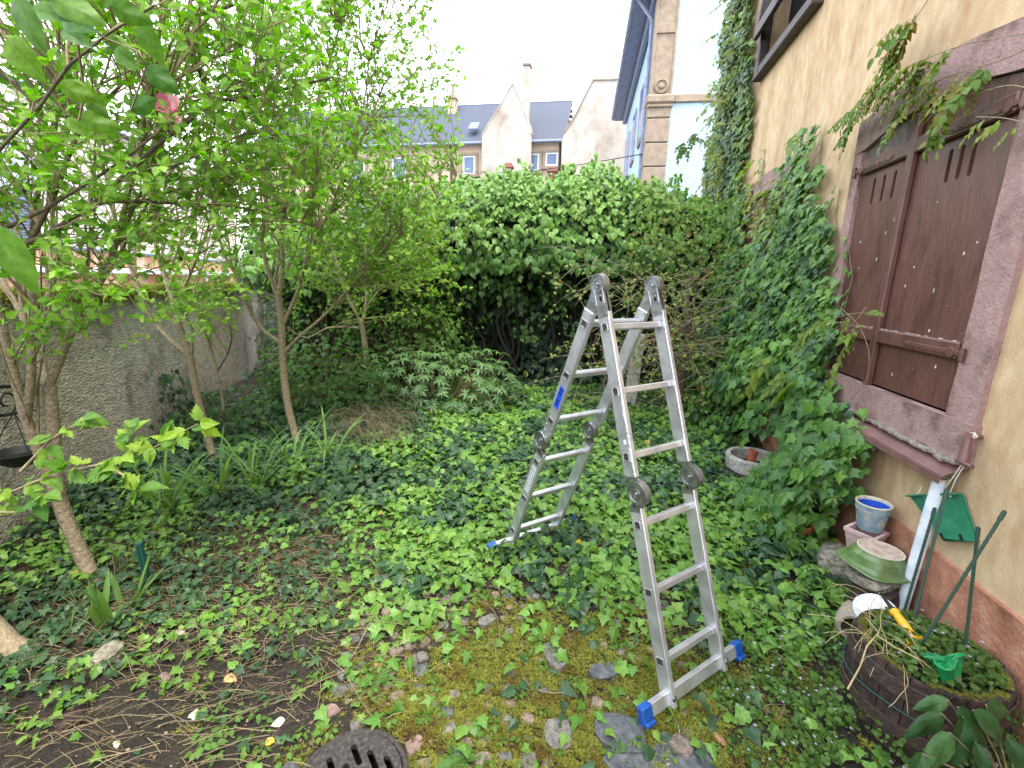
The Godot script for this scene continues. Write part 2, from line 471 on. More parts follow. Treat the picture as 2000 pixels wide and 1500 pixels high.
	var hm := [0.0, 0.03, 0.14, 0.26, 0.36, 0.42, 0.48, 0.56, 0.64, 0.74, 0.86, 1.06]
	var he2 := [Vector2(0, 0), Vector2(0.12, 0.02), Vector2(0.26, 0.24), Vector2(0.30, 0.40), Vector2(0.25, 0.52), Vector2(0.23, 0.62), Vector2(0.14, 0.74), Vector2(0.08, 0.88), Vector2(0, 1.0)]
	LM.hib = [leaf_mesh(he, hm, 0.25, 0.2, 0.02, 1), leaf_mesh(he2, hm, 0.35, 0.3, 0.03, 2), leaf_mesh(he, hm, -0.1, 0.25, 0.03, 5)]
	var oe := [Vector2(0, 0), Vector2(0.2, 0.06), Vector2(0.36, 0.25), Vector2(0.36, 0.45), Vector2(0.24, 0.70), Vector2(0.09, 0.9), Vector2(0, 1.0)]
	var om := [0.0, 0.06, 0.22, 0.42, 0.68, 0.9, 1.0]
	var hte := [Vector2(0, 0), Vector2(0.16, -0.1), Vector2(0.38, -0.02), Vector2(0.43, 0.22), Vector2(0.32, 0.52), Vector2(0.12, 0.82), Vector2(0, 1.0)]
	var htm := [0.0, 0.0, 0.05, 0.22, 0.5, 0.8, 1.0]
	LM.oval = [leaf_mesh(oe, om, 0.2, 0.22, 0.02, 1), leaf_mesh(oe, om, -0.12, 0.3, 0.03, 3)]
	LM.heart = [leaf_mesh(hte, htm, -0.2, 0.2, 0.02, 1), leaf_mesh(hte, htm, 0.15, 0.32, 0.02, 3)]
	var le := [Vector2(0, 0), Vector2(0.08, 0.12), Vector2(0.13, 0.35), Vector2(0.12, 0.6), Vector2(0.06, 0.85), Vector2(0, 1.0)]
	var lmd := [0.0, 0.12, 0.35, 0.6, 0.85, 1.0]
	LM.lance = [leaf_mesh(le, lmd, 0.3, 0.25), leaf_mesh(le, lmd, 0.2, 0.45)]
	var re := [Vector2(0, 0), Vector2(0.3, -0.08), Vector2(0.5, 0.14), Vector2(0.42, 0.3), Vector2(0.46, 0.55), Vector2(0.24, 0.62), Vector2(0, 0.8)]
	LM.round = [leaf_mesh(re, [0.0, 0.0, 0.1, 0.3, 0.5, 0.65, 0.8], 0.2, 0.2), leaf_mesh(re, [0.0, 0.0, 0.1, 0.3, 0.5, 0.65, 0.8], -0.2, 0.3)]
	# a tuft of moss: a few tiny upright blades
	var t := MB.new()
	rng.seed = 77
	for k in 9:
		var a := R(0, TAU)
		var d := Vector3(cos(a), 0, sin(a))
		var s := Vector3(-d.z, 0, d.x) * 0.11
		var q := d * R(0.0, 0.5)
		var tip := q + d * R(0.2, 0.7) + Vector3.UP * R(0.5, 1.0)
		t.tri(q - s, q + s, tip)
		t.tri(q + s * 0.4 + Vector3.UP * 0.1, tip + d * 0.2 - Vector3.UP * 0.2 + s, q + Vector3.UP * 0.5)
	LM.tuft = t.mesh()
	var fl := MB.new()
	for k in 5:
		var a := TAU * k / 5.0
		var d := Vector3(cos(a), 0.25, sin(a))
		var s := Vector3(-d.z, 0, d.x) * 0.4
		fl.tri(Vector3.ZERO, d + s * 0.7, d - s * 0.7)
	LM.flower = fl.mesh()

func gb(z: float) -> float:
	var t := clampf((-1.7 - z) / 3.3, 0.0, 1.0)
	return 0.2 * t * (2.0 - t)

var gn := FastNoiseLite.new()
var gn2 := FastNoiseLite.new()

func gh(x: float, z: float) -> float:
	var bed := smoothstep(-0.9, -1.9, x + 0.25 * (z + 2.0)) * 0.05
	return gb(z) + bed + gn.get_noise_2d(x * 10.0, z * 10.0) * 0.016 - 0.012

func on(p: Vector3, up := 0.0) -> Vector3:
	return Vector3(p.x, gh(p.x, p.z) + up, p.z)

func _ready() -> void:
	# ------------------------------------------------ camera, sky, sun, exposure
	var cam := Camera3D.new()
	cam.name = "camera"
	add_child(cam)
	cam.fov = 79.9612
	cam.near = 0.05
	cam.far = 300.0
	cam.transform = Transform3D(Basis(Vector3(1, 0.025, -0.006), Vector3(-0.025, 0.975, -0.219), Vector3(0, 0.22, 0.976)), Vector3(0, 1.722, 0))
	cam.current = true
	var env := Environment.new()
	env.background_mode = Environment.BG_SKY
	var sm := ProceduralSkyMaterial.new()
	sm.sky_top_color = Color(0.90, 0.94, 1.0)
	sm.sky_horizon_color = Color(1.0, 1.0, 1.0)
	sm.sky_curve = 0.25
	sm.sky_energy_multiplier = 1.0
	sm.ground_bottom_color = Color(0.22, 0.24, 0.2)
	sm.ground_horizon_color = Color(0.5, 0.5, 0.5)
	sm.sun_angle_max = 20.0
	var sky := Sky.new()
	sky.sky_material = sm
	env.sky = sky
	env.tonemap_mode = Environment.TONE_MAPPER_LINEAR
	env.tonemap_exposure = 4.4
	env.sdfgi_enabled = true
	env.ssao_enabled = true
	env.ssil_enabled = true
	var we := WorldEnvironment.new()
	we.name = "world"
	we.environment = env
	add_child(we)
	var sun := DirectionalLight3D.new()
	sun.name = "sun"
	sun.light_energy = 0.45
	sun.light_color = Color(1.0, 0.97, 0.92)
	sun.light_angular_distance = 24.0
	sun.shadow_enabled = true
	sun.rotation_degrees = Vector3(-66, 28, 0)
	add_child(sun)

	gn.seed = 5
	gn.frequency = 0.3
	gn2.seed = 9
	gn2.frequency = 1.0
	materials()
	ground()
	far_buildings()
	blue_house()
	beyond_wall()
	rendered_wall()
	yellow_house()
	ladder()
	barrel()
	wall_clutter()
	small_things()
	ground_plants()
	hedge()
	wall_ivy()
	shrubs()
	trees()
	near_leaves()
	sprigs()

# ================================================================ ground
func moss_at(x: float, z: float) -> float:
	var m := gn2.get_noise_2d(x * 2.6 + 7.0, z * 2.6) * 0.8 + gn2.get_noise_2d(x * 8.0, z * 8.0) * 0.5
	var core := smoothstep(0.95, 0.35, Vector2((x - 0.15) * 0.8, (z + 1.55) * 1.1).length())
	return clampf(core * 0.9 + m * 0.8 - 0.22 + 0.3 * smoothstep(0.2, 1.0, x) * smoothstep(-3.4, -2.0, z), 0.0, 1.0)

func ground() -> void:
	var b := MB.new()
	var x0 := -4.6
	var z0 := -8.0
	var st := 0.045
	var nx := 190
	var nz := 205
	var P := func(i: int, j: int) -> Vector3:
		var x := x0 + i * st
		var z := z0 + j * st
		return Vector3(x, gh(x, z) + gn.get_noise_2d(x * 60.0, z * 60.0) * 0.006, z)
	var C := func(p: Vector3) -> Color:
		var soil := Color(0.040, 0.032, 0.025)
		var dry := Color(0.085, 0.062, 0.042)
		var k := clampf(gn2.get_noise_2d(p.x * 4.0, p.z * 4.0) + 0.4, 0.0, 1.0)
		var c := soil.lerp(dry, k * 0.6)
		var red := clampf(gn2.get_noise_2d(p.x * 5.0 + 30.0, p.z * 5.0) * 1.6, 0.0, 1.0)
		var moss := Color(0.10, 0.095, 0.018).lerp(Color(0.16, 0.14, 0.02), clampf(gn2.get_noise_2d(p.x * 11.0, p.z * 11.0) + 0.5, 0.0, 1.0)).lerp(Color(0.10, 0.045, 0.012), red * 0.8)
		var m := moss_at(p.x, p.z)
		if p.z < -1.9:
			m = maxf(m * 0.5, 0.35 * clampf(gn2.get_noise_2d(p.x * 6.0, p.z * 6.0) + 0.5, 0.0, 1.0)) * smoothstep(-4.0, -2.5, p.z)
		return c.lerp(moss, m)
	var grid := []
	var cols := []
	for j in nz + 1:
		for i in nx + 1:
			var p: Vector3 = P.call(i, j)
			grid.append(p)
			cols.append(C.call(p))
	var norm := func(i: int, j: int) -> Vector3:
		var l: Vector3 = grid[j * (nx + 1) + maxi(i - 1, 0)]
		var r: Vector3 = grid[j * (nx + 1) + mini(i + 1, nx)]
		var d: Vector3 = grid[maxi(j - 1, 0) * (nx + 1) + i]
		var e: Vector3 = grid[mini(j + 1, nz) * (nx + 1) + i]
		return (e - d).cross(r - l).normalized()
	for j in nz:
		for i in nx:
			var k := j * (nx + 1) + i
			var mid: Vector3 = (grid[k] + grid[k + nx + 2]) / 2.0
			if Vector2(mid.x + 0.522, mid.z + 1.24).length() < 0.165:
				continue
			var ids := [k, k + nx + 1, k + nx + 2, k + 1]
			var ns := [norm.call(i, j), norm.call(i, j + 1), norm.call(i + 1, j + 1), norm.call(i + 1, j)]
			for t in [[0, 1, 2], [0, 2, 3]]:
				for q in [t[0], t[2], t[1]]:
					b.col = cols[ids[q]]
					b.pt(grid[ids[q]], ns[q], Vector2.ZERO)
	var g := piece("ground", b, M.soil)
	tag(g, "dark damp garden soil with patches of moss and old paving", "ground", "", "structure")
	var f := MB.new()
	f.col = Color(0.05, 0.05, 0.035)
	f.quad(Vector3(-150, -0.5, 60), Vector3(150, -0.5, 60), Vector3(150, -0.5, -8.0), Vector3(-150, -0.5, -8.0))
	f.quad(Vector3(-150, -0.5, -8.0), Vector3(150, -0.5, -8.0), Vector3(150, -0.5, -200), Vector3(-150, -0.5, -200))
	tag(piece("terrain", f, M.soil), "flat land that the buildings beyond the garden stand on", "terrain", "", "structure")
	# shaft below the grate
	var s := MB.new()
	s.lathe([Vector2(0.178, 0.0), Vector2(0.178, -0.45), Vector2(0.0, -0.45)], 28, Transform3D(Basis(), Vector3(-0.522, 0.0, -1.24)))
	piece("drain_shaft", s, M.iron, g)
	# cobbles
	rng.seed = 101
	var shapes := []
	for k in 7:
		var c := MB.new()
		var ring := []
		var n := 8
		for i in n:
			var a := TAU * i / n + R(-0.2, 0.2)
			var sq := 1.0 / maxf(absf(cos(a)), absf(sin(a)))
			var r := lerpf(1.0, sq, 0.55) * R(0.4, 0.5)
			ring.append(Vector3(cos(a) * r, 0, sin(a) * r))
		var top := []
		for p in ring:
			top.append(Vector3(p.x * 0.82, R(0.40, 0.52), p.z * 0.82))
		var mid := Vector3(R(-0.06, 0.06), R(0.5, 0.6), R(-0.06, 0.06))
		for i in n:
			var q := (i + 1) % n
			c.quad(ring[q] + Vector3.UP * 0.3, ring[i] + Vector3.UP * 0.3, top[i], top[q])
			c.quad(ring[q] * 1.02 + Vector3.DOWN * 0.4, ring[i] * 1.02 + Vector3.DOWN * 0.4, ring[i] + Vector3.UP * 0.3, ring[q] + Vector3.UP * 0.3)
			c.tri(top[i], mid, top[q])
		shapes.append(c.mesh())
	var placed := []
	# a ring of setts round the grate
	for i in 17:
		var a := TAU * i / 17.0 + R(-0.05, 0.05)
		var at := Vector3(-0.522 + cos(a) * 0.245, 0, -1.24 + sin(a) * 0.245)
		if at.z > -1.1:
			continue
		placed.append([at, 0.074, -a, R(1.0, 1.3)])
	# arched rows on the path
	for row in 22:
		for i in 22:
			var rr := 0.35 + row * 0.076
			var a := -PI / 2 + (i - 10.5) * 0.076 / rr + R(-0.012, 0.012)
			var at := Vector3(0.05 + cos(a) * rr * 1.05, 0, -0.78 + sin(a) * rr)
			if at.x < -1.0 or at.x > 1.15 or at.z > -1.12 or at.z < -2.2:
				continue
			if Vector2(at.x + 0.522, at.z + 1.24).length() < 0.30:
				continue
			placed.append([at, R(0.058, 0.078), -a + R(-0.3, 0.3), R(0.75, 1.2)])
	var slabs := [[0.454, -1.7586, 0.15, 0.09, 0.3], [0.4581, -1.4604, 0.2, 0.16, -0.2], [0.2155, -1.454, 0.11, 0.13, 0.1], [0.2245, -1.8173, 0.08, 0.16, 0.4], [0.6667, -1.3664, 0.24, 0.14, 0.2], [0.4696, -1.3429, 0.2, 0.12, -0.3], [-0.0998, -2.0124, 0.1, 0.06, 0.6]]
	for s_ in slabs:
		var c := MB.new()
		var poly := []
		for i in 9:
			var a := TAU * i / 9.0
			var sq := 1.0 / maxf(absf(cos(a)), absf(sin(a)))
			poly.append(Vector2(cos(a) * s_[2] * 0.5, sin(a) * s_[3] * 0.5) * lerpf(1.0, sq, 0.85) * R(0.9, 1.02))
		c.extrude(poly, -0.03, 0.016)
		for i in c.v.size():
			if c.v[i].z > 0.0:
				c.v[i].z += R(-0.001, 0.001)
		piece("paving_slab", c, M.slate if s_[2] > 0.12 else M.cobbles[1], g, Transform3D(Basis(Vector3.UP, s_[4]) * Basis(Vector3.RIGHT, -PI / 2), Vector3(s_[0], gh(s_[0], s_[1]) - 0.002, s_[1])))
	var n_c := 0
	for p in placed:
		var at: Vector3 = p[0]
		var skip := false
		for s_ in slabs:
			if absf(at.x - s_[0]) < s_[2] * 0.5 + 0.02 and absf(at.z - s_[1]) < s_[3] * 0.5 + 0.02:
				skip = true
		if gn2.get_noise_2d(at.x * 4.0 + 3.0, at.z * 4.0) < -0.12 and at.x > -0.3:
			skip = true
		if skip or n_c >= 290:
			continue
		n_c += 1
		var sink := R(-0.027, -0.007) - 0.012 * moss_at(at.x, at.z)
		var o := piece("cobblestone", shapes[rng.randi() % 7], M.cobbles[rng.randi() % 5], g)
		o.transform = Transform3D(Basis(Vector3.UP, p[2]) * Basis(Vector3(R(-0.1, 0.1), 0, 1).normalized(), R(-0.1, 0.1)) * Basis.from_scale(Vector3(p[1] * p[3], 0.055, p[1])), on(at, sink))
	# moss tufts
	var xs := []
	var cs := []
	for i in 56000:
		var x := R(-1.5, 1.5)
		var z := R(-2.7, -1.1)
		var m := moss_at(x, z)
		if Vector2(x + 0.522, z + 1.24).length() < 0.2 or R(0.12, 1.0) > m:
			continue
		var bare := false
		for s_ in slabs:
			if absf(x - s_[0]) < s_[2] * 0.42 and absf(z - s_[1]) < s_[3] * 0.42 and R(0, 1) < 0.93:
				bare = true
		if bare:
			continue
		var ts := R(0.008, 0.02)
		xs.append(Transform3D(Basis(Vector3.UP, R(0, TAU)).scaled(Vector3(ts, ts * R(0.6, 1.2), ts)), on(Vector3(x, 0, z), 0.002)))
		var red := clampf(gn2.get_noise_2d(x * 5.0 + 30.0, z * 5.0) * 1.8, 0.0, 1.0)
		cs.append(tint(Color(0.19, 0.21, 0.03), Color(0.37, 0.38, 0.07), R(0, 1)).lerp(Color(0.16, 0.085, 0.02), red * 0.75))
	var moss := scatter("moss", LM.tuft, M.straw, xs, cs)
	tag(moss, "yellow green moss growing over the cobbled path around the ladder", "moss", "", "stuff")
	# cast iron grate
	var gr := thing("drain_grate", "round cast iron drain grate with slanting slots among the cobbles", "drain grate", Transform3D(Basis(Vector3.UP, 0.62), Vector3(-0.522, 0.012, -1.24)))
	var csg := CSGCombiner3D.new()
	csg.name = "cover"
	var disc := CSGCylinder3D.new()
	disc.name = "disc"
	disc.radius = 0.172
	disc.height = 0.022
	disc.sides = 48
	csg.add_child(disc)
	for row in 4:
		for i in 7:
			var px := (i - 3) * 0.043
			var pz := (row - 1.5) * 0.108 + (0.054 if i % 2 else 0.0) - 0.027
			if Vector2(absf(px) + 0.010, absf(pz) + 0.044).length() > 0.166:
				continue
			var parts := [[Vector3(px, 0, pz), true], [Vector3(px, 0, pz - 0.033), false], [Vector3(px, 0, pz + 0.033), false]]
			for q in parts:
				var cut: CSGPrimitive3D
				if q[1]:
					cut = CSGBox3D.new()
					cut.size = Vector3(0.022, 0.1, 0.066)
				else:
					cut = CSGCylinder3D.new()
					cut.radius = 0.011
					cut.height = 0.1
					cut.sides = 12
				cut.name = "cut"
				cut.operation = CSGShape3D.OPERATION_SUBTRACTION
				cut.position = q[0]
				csg.add_child(cut, true)
	gr.add_child(csg)
	csg.material_override = M.iron
	var rim := MB.new()
	rim.lathe([Vector2(0.176, -0.05), Vector2(0.196, -0.05), Vector2(0.196, 0.006), Vector2(0.192, 0.010), Vector2(0.180, 0.010), Vector2(0.176, 0.006), Vector2(0.176, -0.05)], 48)
	piece("rim", rim, M.iron, gr)

# ================================================================ far buildings
func hip(b: MB, p: Array) -> void:
	b.face(p, Vector3(0, 0.5, 1))

func window_unit(parent: Node3D, at: Vector3, w: float, h: float, trim: float, xf := Transform3D()) -> void:
	var fr := MB.new()
	for s in [-1, 1]:
		fr.box(at + Vector3(s * (w / 2 + trim / 2), 0, 0.05), Vector3(trim, h + 0.002, 0.1), Basis(), 0.01)
	fr.box(at + Vector3(0, h / 2 + trim / 2, 0.055), Vector3(w + trim * 2, trim, 0.11), Basis(), 0.01)
	fr.box(at + Vector3(0, -h / 2 - trim / 2, 0.07), Vector3(w + trim * 2 + 0.06, trim, 0.14), Basis(), 0.01)
	var win := piece("window", fr, M.stone_trim, parent, xf)
	var wf := MB.new()
	var t := 0.09
	for s in [-1, 1]:
		wf.box(at + Vector3(s * (w / 2 - t / 2), 0, 0.025), Vector3(t, h, 0.05))
		wf.box(at + Vector3(0, s * (h / 2 - t / 2), 0.024), Vector3(w - 2 * t, t, 0.048))
	piece("sash", wf, M.white_frame, win)
	var pn := MB.new()
	pn.box(at + Vector3(0, 0, 0.012), Vector3(w - 2 * t, h - 2 * t, 0.02))
	piece("pane", pn, M.glass, win)

func tile_roof(called: String, x0: float, x1: float, eave: Vector3, ridge: Vector3, parent: Node3D) -> void:
	var b := MB.new()
	var d := ridge - eave
	var len := d.length()
	var n := int(len / 0.36)
	var nrm := Vector3(0, d.z, -d.y).normalized()
	if nrm.y < 0:
		nrm = -nrm
	for i in n:
		var p := eave + d * ((i + 0.5) / n) + nrm * 0.03
		var bas := Basis(Vector3.RIGHT, nrm, Vector3.RIGHT.cross(nrm))
		bas = bas * Basis(Vector3.RIGHT, 0.30)
		b.box(Vector3((x0 + x1) / 2, p.y, p.z), Vector3(x1 - x0, 0.07, len / n * 0.72), bas)
	var o := piece(called, b, M.roof, parent)
	o.set_meta("kind", "stuff")
	var q := MB.new()
	q.tube([Vector3(x0, ridge.y + 0.02, ridge.z), Vector3(x1, ridge.y + 0.02, ridge.z)], [0.13], 8)
	piece("ridge", q, M.roof, o)

func chimney(parent: Node3D, at: Vector3, w: float, h: float, mat: Material, cap: Material, pot := false) -> void:
	var b := MB.new()
	b.box(at + Vector3(0, h / 2, 0), Vector3(w, h, w), Basis(), 0.01)
	var c := piece("chimney", b, mat, parent)
	var k := MB.new()
	k.box(at + Vector3(0, h + 0.06, 0), Vector3(w + 0.14, 0.12, w + 0.14), Basis(), 0.02)
	k.box(at + Vector3(0, h + 0.16, 0), Vector3(w + 0.04, 0.08, w + 0.04), Basis(), 0.02)
	piece("cap", k, cap, c)
	if pot:
		var q := MB.new()
		q.lathe([Vector2(0.13, 0), Vector2(0.10, 0.55), Vector2(0.07, 0.55), Vector2(0.07, 0.2)], 12, Transform3D(Basis(), at + Vector3(0, h + 0.2, 0)))
		piece("chimney_pot", q, M.stone_trim, c)

func far_buildings() -> void:
	var xf := Transform3D(Basis(Vector3(0.984, 0, 0.179), Vector3.UP, Vector3(-0.179, 0, 0.984)), Vector3(5.016, 0, -27.547))
	# the house with the slate roof, its facade on z = 0
	var a := thing("beige_terrace", "long beige house with a dark slate roof behind the pointed gable", "house", xf)
	var fx0 := -22.0
	var fx1 := -2.3946
	var ey := 9.42
	var w := MB.new()
	w.box(Vector3((fx0 + fx1) / 2, ey / 2 - 0.4, -4.0), Vector3(fx1 - fx0, ey + 0.8, 8.0))
	piece("wall", w, M.beige_warm, a)
	tile_roof("slate_roof", fx0 - 0.2, fx1 - 0.02, Vector3(0, ey, 0.25), Vector3(0, 12.6, -3.6), a)
	tile_roof("slate_roof", fx0 - 0.2, fx1 - 0.02, Vector3(0, ey, -8.25), Vector3(0, 12.58, -3.62), a)
	var gut := MB.new()
	gut.tube([Vector3(fx0, ey - 0.05, 0.34), Vector3(fx1, ey - 0.05, 0.34)], [0.09], 8)
	piece("gutter", gut, M.zinc, a)
	for q in [Vector2(-2.693, 9.049), Vector2(-9.052, 8.922)]:
		var dp := MB.new()
		dp.tube([Vector3(q.x, ey - 0.1, 0.3), Vector3(q.x, ey - 0.5, 0.1), Vector3(q.x, 0, 0.1)], [0.06], 6)
		piece("downpipe", dp, M.iron, a)
	window_unit(a, Vector3(-3.145, 8.5, 0), 0.72, 0.72, 0.16)
	window_unit(a, Vector3(-4.135, 8.357, 0), 0.55, 0.95, 0.16)
	window_unit(a, Vector3(-7.992, 8.291, 0), 0.75, 1.0, 0.16)
	window_unit(a, Vector3(-12.339, 8.14, 0), 0.9, 1.3, 0.16)
	window_unit(a, Vector3(-15.018, 8.038, 0), 0.9, 1.3, 0.16)
	chimney(a, Vector3(-9.945, 11.624, -3) + Vector3(0, -1.4, 0), 0.5, 2.6, M.beige_warm, M.stone_trim, true)
	var sk := MB.new()
	var sa := Vector3(-7.815, 9.929, 0)
	sk.box(Vector3(sa.x, sa.y + 0.55, -0.35), Vector3(0.55, 0.06, 0.8), Basis(Vector3.RIGHT, 0.69), 0.01)
	piece("skylight", sk, M.glass, a)
	# pointed gable wall, two metres in front
	var gxf := xf * Transform3D(Basis(), Vector3(0, 0, 0.6))
	var g := thing("gable_house", "narrow plastered gable with a pointed top and tall slim chimney", "house", gxf)
	var poly := [Vector2(-7.042, 5.99), Vector2(-7.081, 9.685), Vector2(-6.675, 10.301), Vector2(-5.965, 11.303), Vector2(-5.4, 12.236), Vector2(-4.936, 11.364), Vector2(-4.63, 10.644), Vector2(-4.262, 9.864), Vector2(-4.283, 9.658), Vector2(-4.187, 5.979)]
	for k in [0, poly.size() - 1]:
		poly[k].y = -0.5
	var gm := MB.new()
	gm.extrude(poly, -6.0, 0.0)
	piece("wall", gm, M.beige, g)
	var cp := MB.new()
	for k in range(1, poly.size() - 2):
		var p0 := Vector3(poly[k].x, poly[k].y + 0.03, -0.2)
		var p1 := Vector3(poly[k + 1].x, poly[k + 1].y + 0.03, -0.2)
		cp.box((p0 + p1) / 2, Vector3(p0.distance_to(p1), 0.06, 0.46), Basis(Vector3.BACK, (p1 - p0).angle_to(Vector3.RIGHT) * signf((p1 - p0).y)))
	piece("coping", cp, M.beige, g)
	var ch := MB.new()
	var c0 := Vector3(-4.696, 10.493, 0.6)
	ch.box(Vector3(c0.x, c0.y + 1.15, -0.6), Vector3(0.34, 3.1, 0.5), Basis(), 0.02)
	var cn := piece("chimney", ch, M.beige, g)
	var cc := MB.new()
	cc.box(Vector3(c0.x, c0.y + 2.78, -0.6), Vector3(0.46, 0.16, 0.62), Basis(), 0.03)
	piece("cap", cc, M.stone_trim, cn)
	# broad fire wall
	var fxf := xf * Transform3D(Basis(), Vector3(0, 0, 1.0))
	var fw := thing("fire_wall_house", "broad windowless plastered wall with sloping top beside the light blue house", "house", fxf)
	var fp := [Vector2(-2.374, 5.91), Vector2(-2.53, 9.116), Vector2(-2.413, 9.542), Vector2(-1.836, 10.468), Vector2(-1.284, 11.565), Vector2(-1.047, 12.008), Vector2(0.695, 11.975), Vector2(2.604, 11.841), Vector2(3.429, 5.888)]
	for k in [0, fp.size() - 1]:
		fp[k].y = -0.5
	var fm := MB.new()
	fm.extrude(fp, -9.0, 0.0)
	piece("wall", fm, M.beige, fw)
	var fc := MB.new()
	for k in range(2, fp.size() - 2):
		var p0 := Vector3(fp[k].x, fp[k].y + 0.04, -0.2)
		var p1 := Vector3(fp[k + 1].x, fp[k + 1].y + 0.04, -0.2)
		fc.box((p0 + p1) / 2, Vector3(p0.distance_to(p1), 0.08, 0.5), Basis(Vector3.BACK, (p1 - p0).angle_to(Vector3.RIGHT) * signf((p1 - p0).y)))
	piece("coping", fc, M.stone_trim, fw)
	# low chimneys of nearer roofs and the roof strip between
	var low := thing("low_roof_house", "low dark roof with two stubby chimneys just above the ivy hedge", "house", xf * Transform3D(Basis(), Vector3(0, 0, 10)))
	var ly := 5.036
	var lb := MB.new()
	lb.box(Vector3(-4.0, ly / 2 - 0.6, -2.0), Vector3(12.0, ly, 4.0))
	piece("wall", lb, M.beige, low)
	tile_roof("tiled_roof", -10.2, 2.2, Vector3(0, ly - 0.85, 0.3), Vector3(0, ly, -1.6), low)
	tile_roof("tiled_roof", -10.2, 2.2, Vector3(0, ly - 0.85, -4.2), Vector3(0, ly - 0.02, -1.62), low)
	var q1 := Vector3(-4.026, 6.384, 8)
	chimney(low, Vector3(q1.x, ly - 0.5, -2.0), 0.26, q1.y - ly + 0.36, M.beige, M.brick)
	var q2 := Vector3(-2.197, 6.159, 8)
	chimney(low, Vector3(q2.x, ly - 0.5, -2.0), 0.3, q2.y - ly + 0.4, M.brick, M.brick)
	# overhead wire
	var cb := MB.new()
	var e0 := Vector3(3.655, 5.371, -14.2)
	var e1 := Vector3(-4.612, 7.589, -27)
	var pts := []
	for i in 13:
		var t := i / 12.0
		pts.append(e0.lerp(e1, t) - Vector3.UP * sin(t * PI) * 0.35)
	cb.tube(pts, [0.014], 5)
	tag(piece("overhead_cable", cb, M.cable), "thin dark cable sagging from the light blue house across the beige houses", "cable")

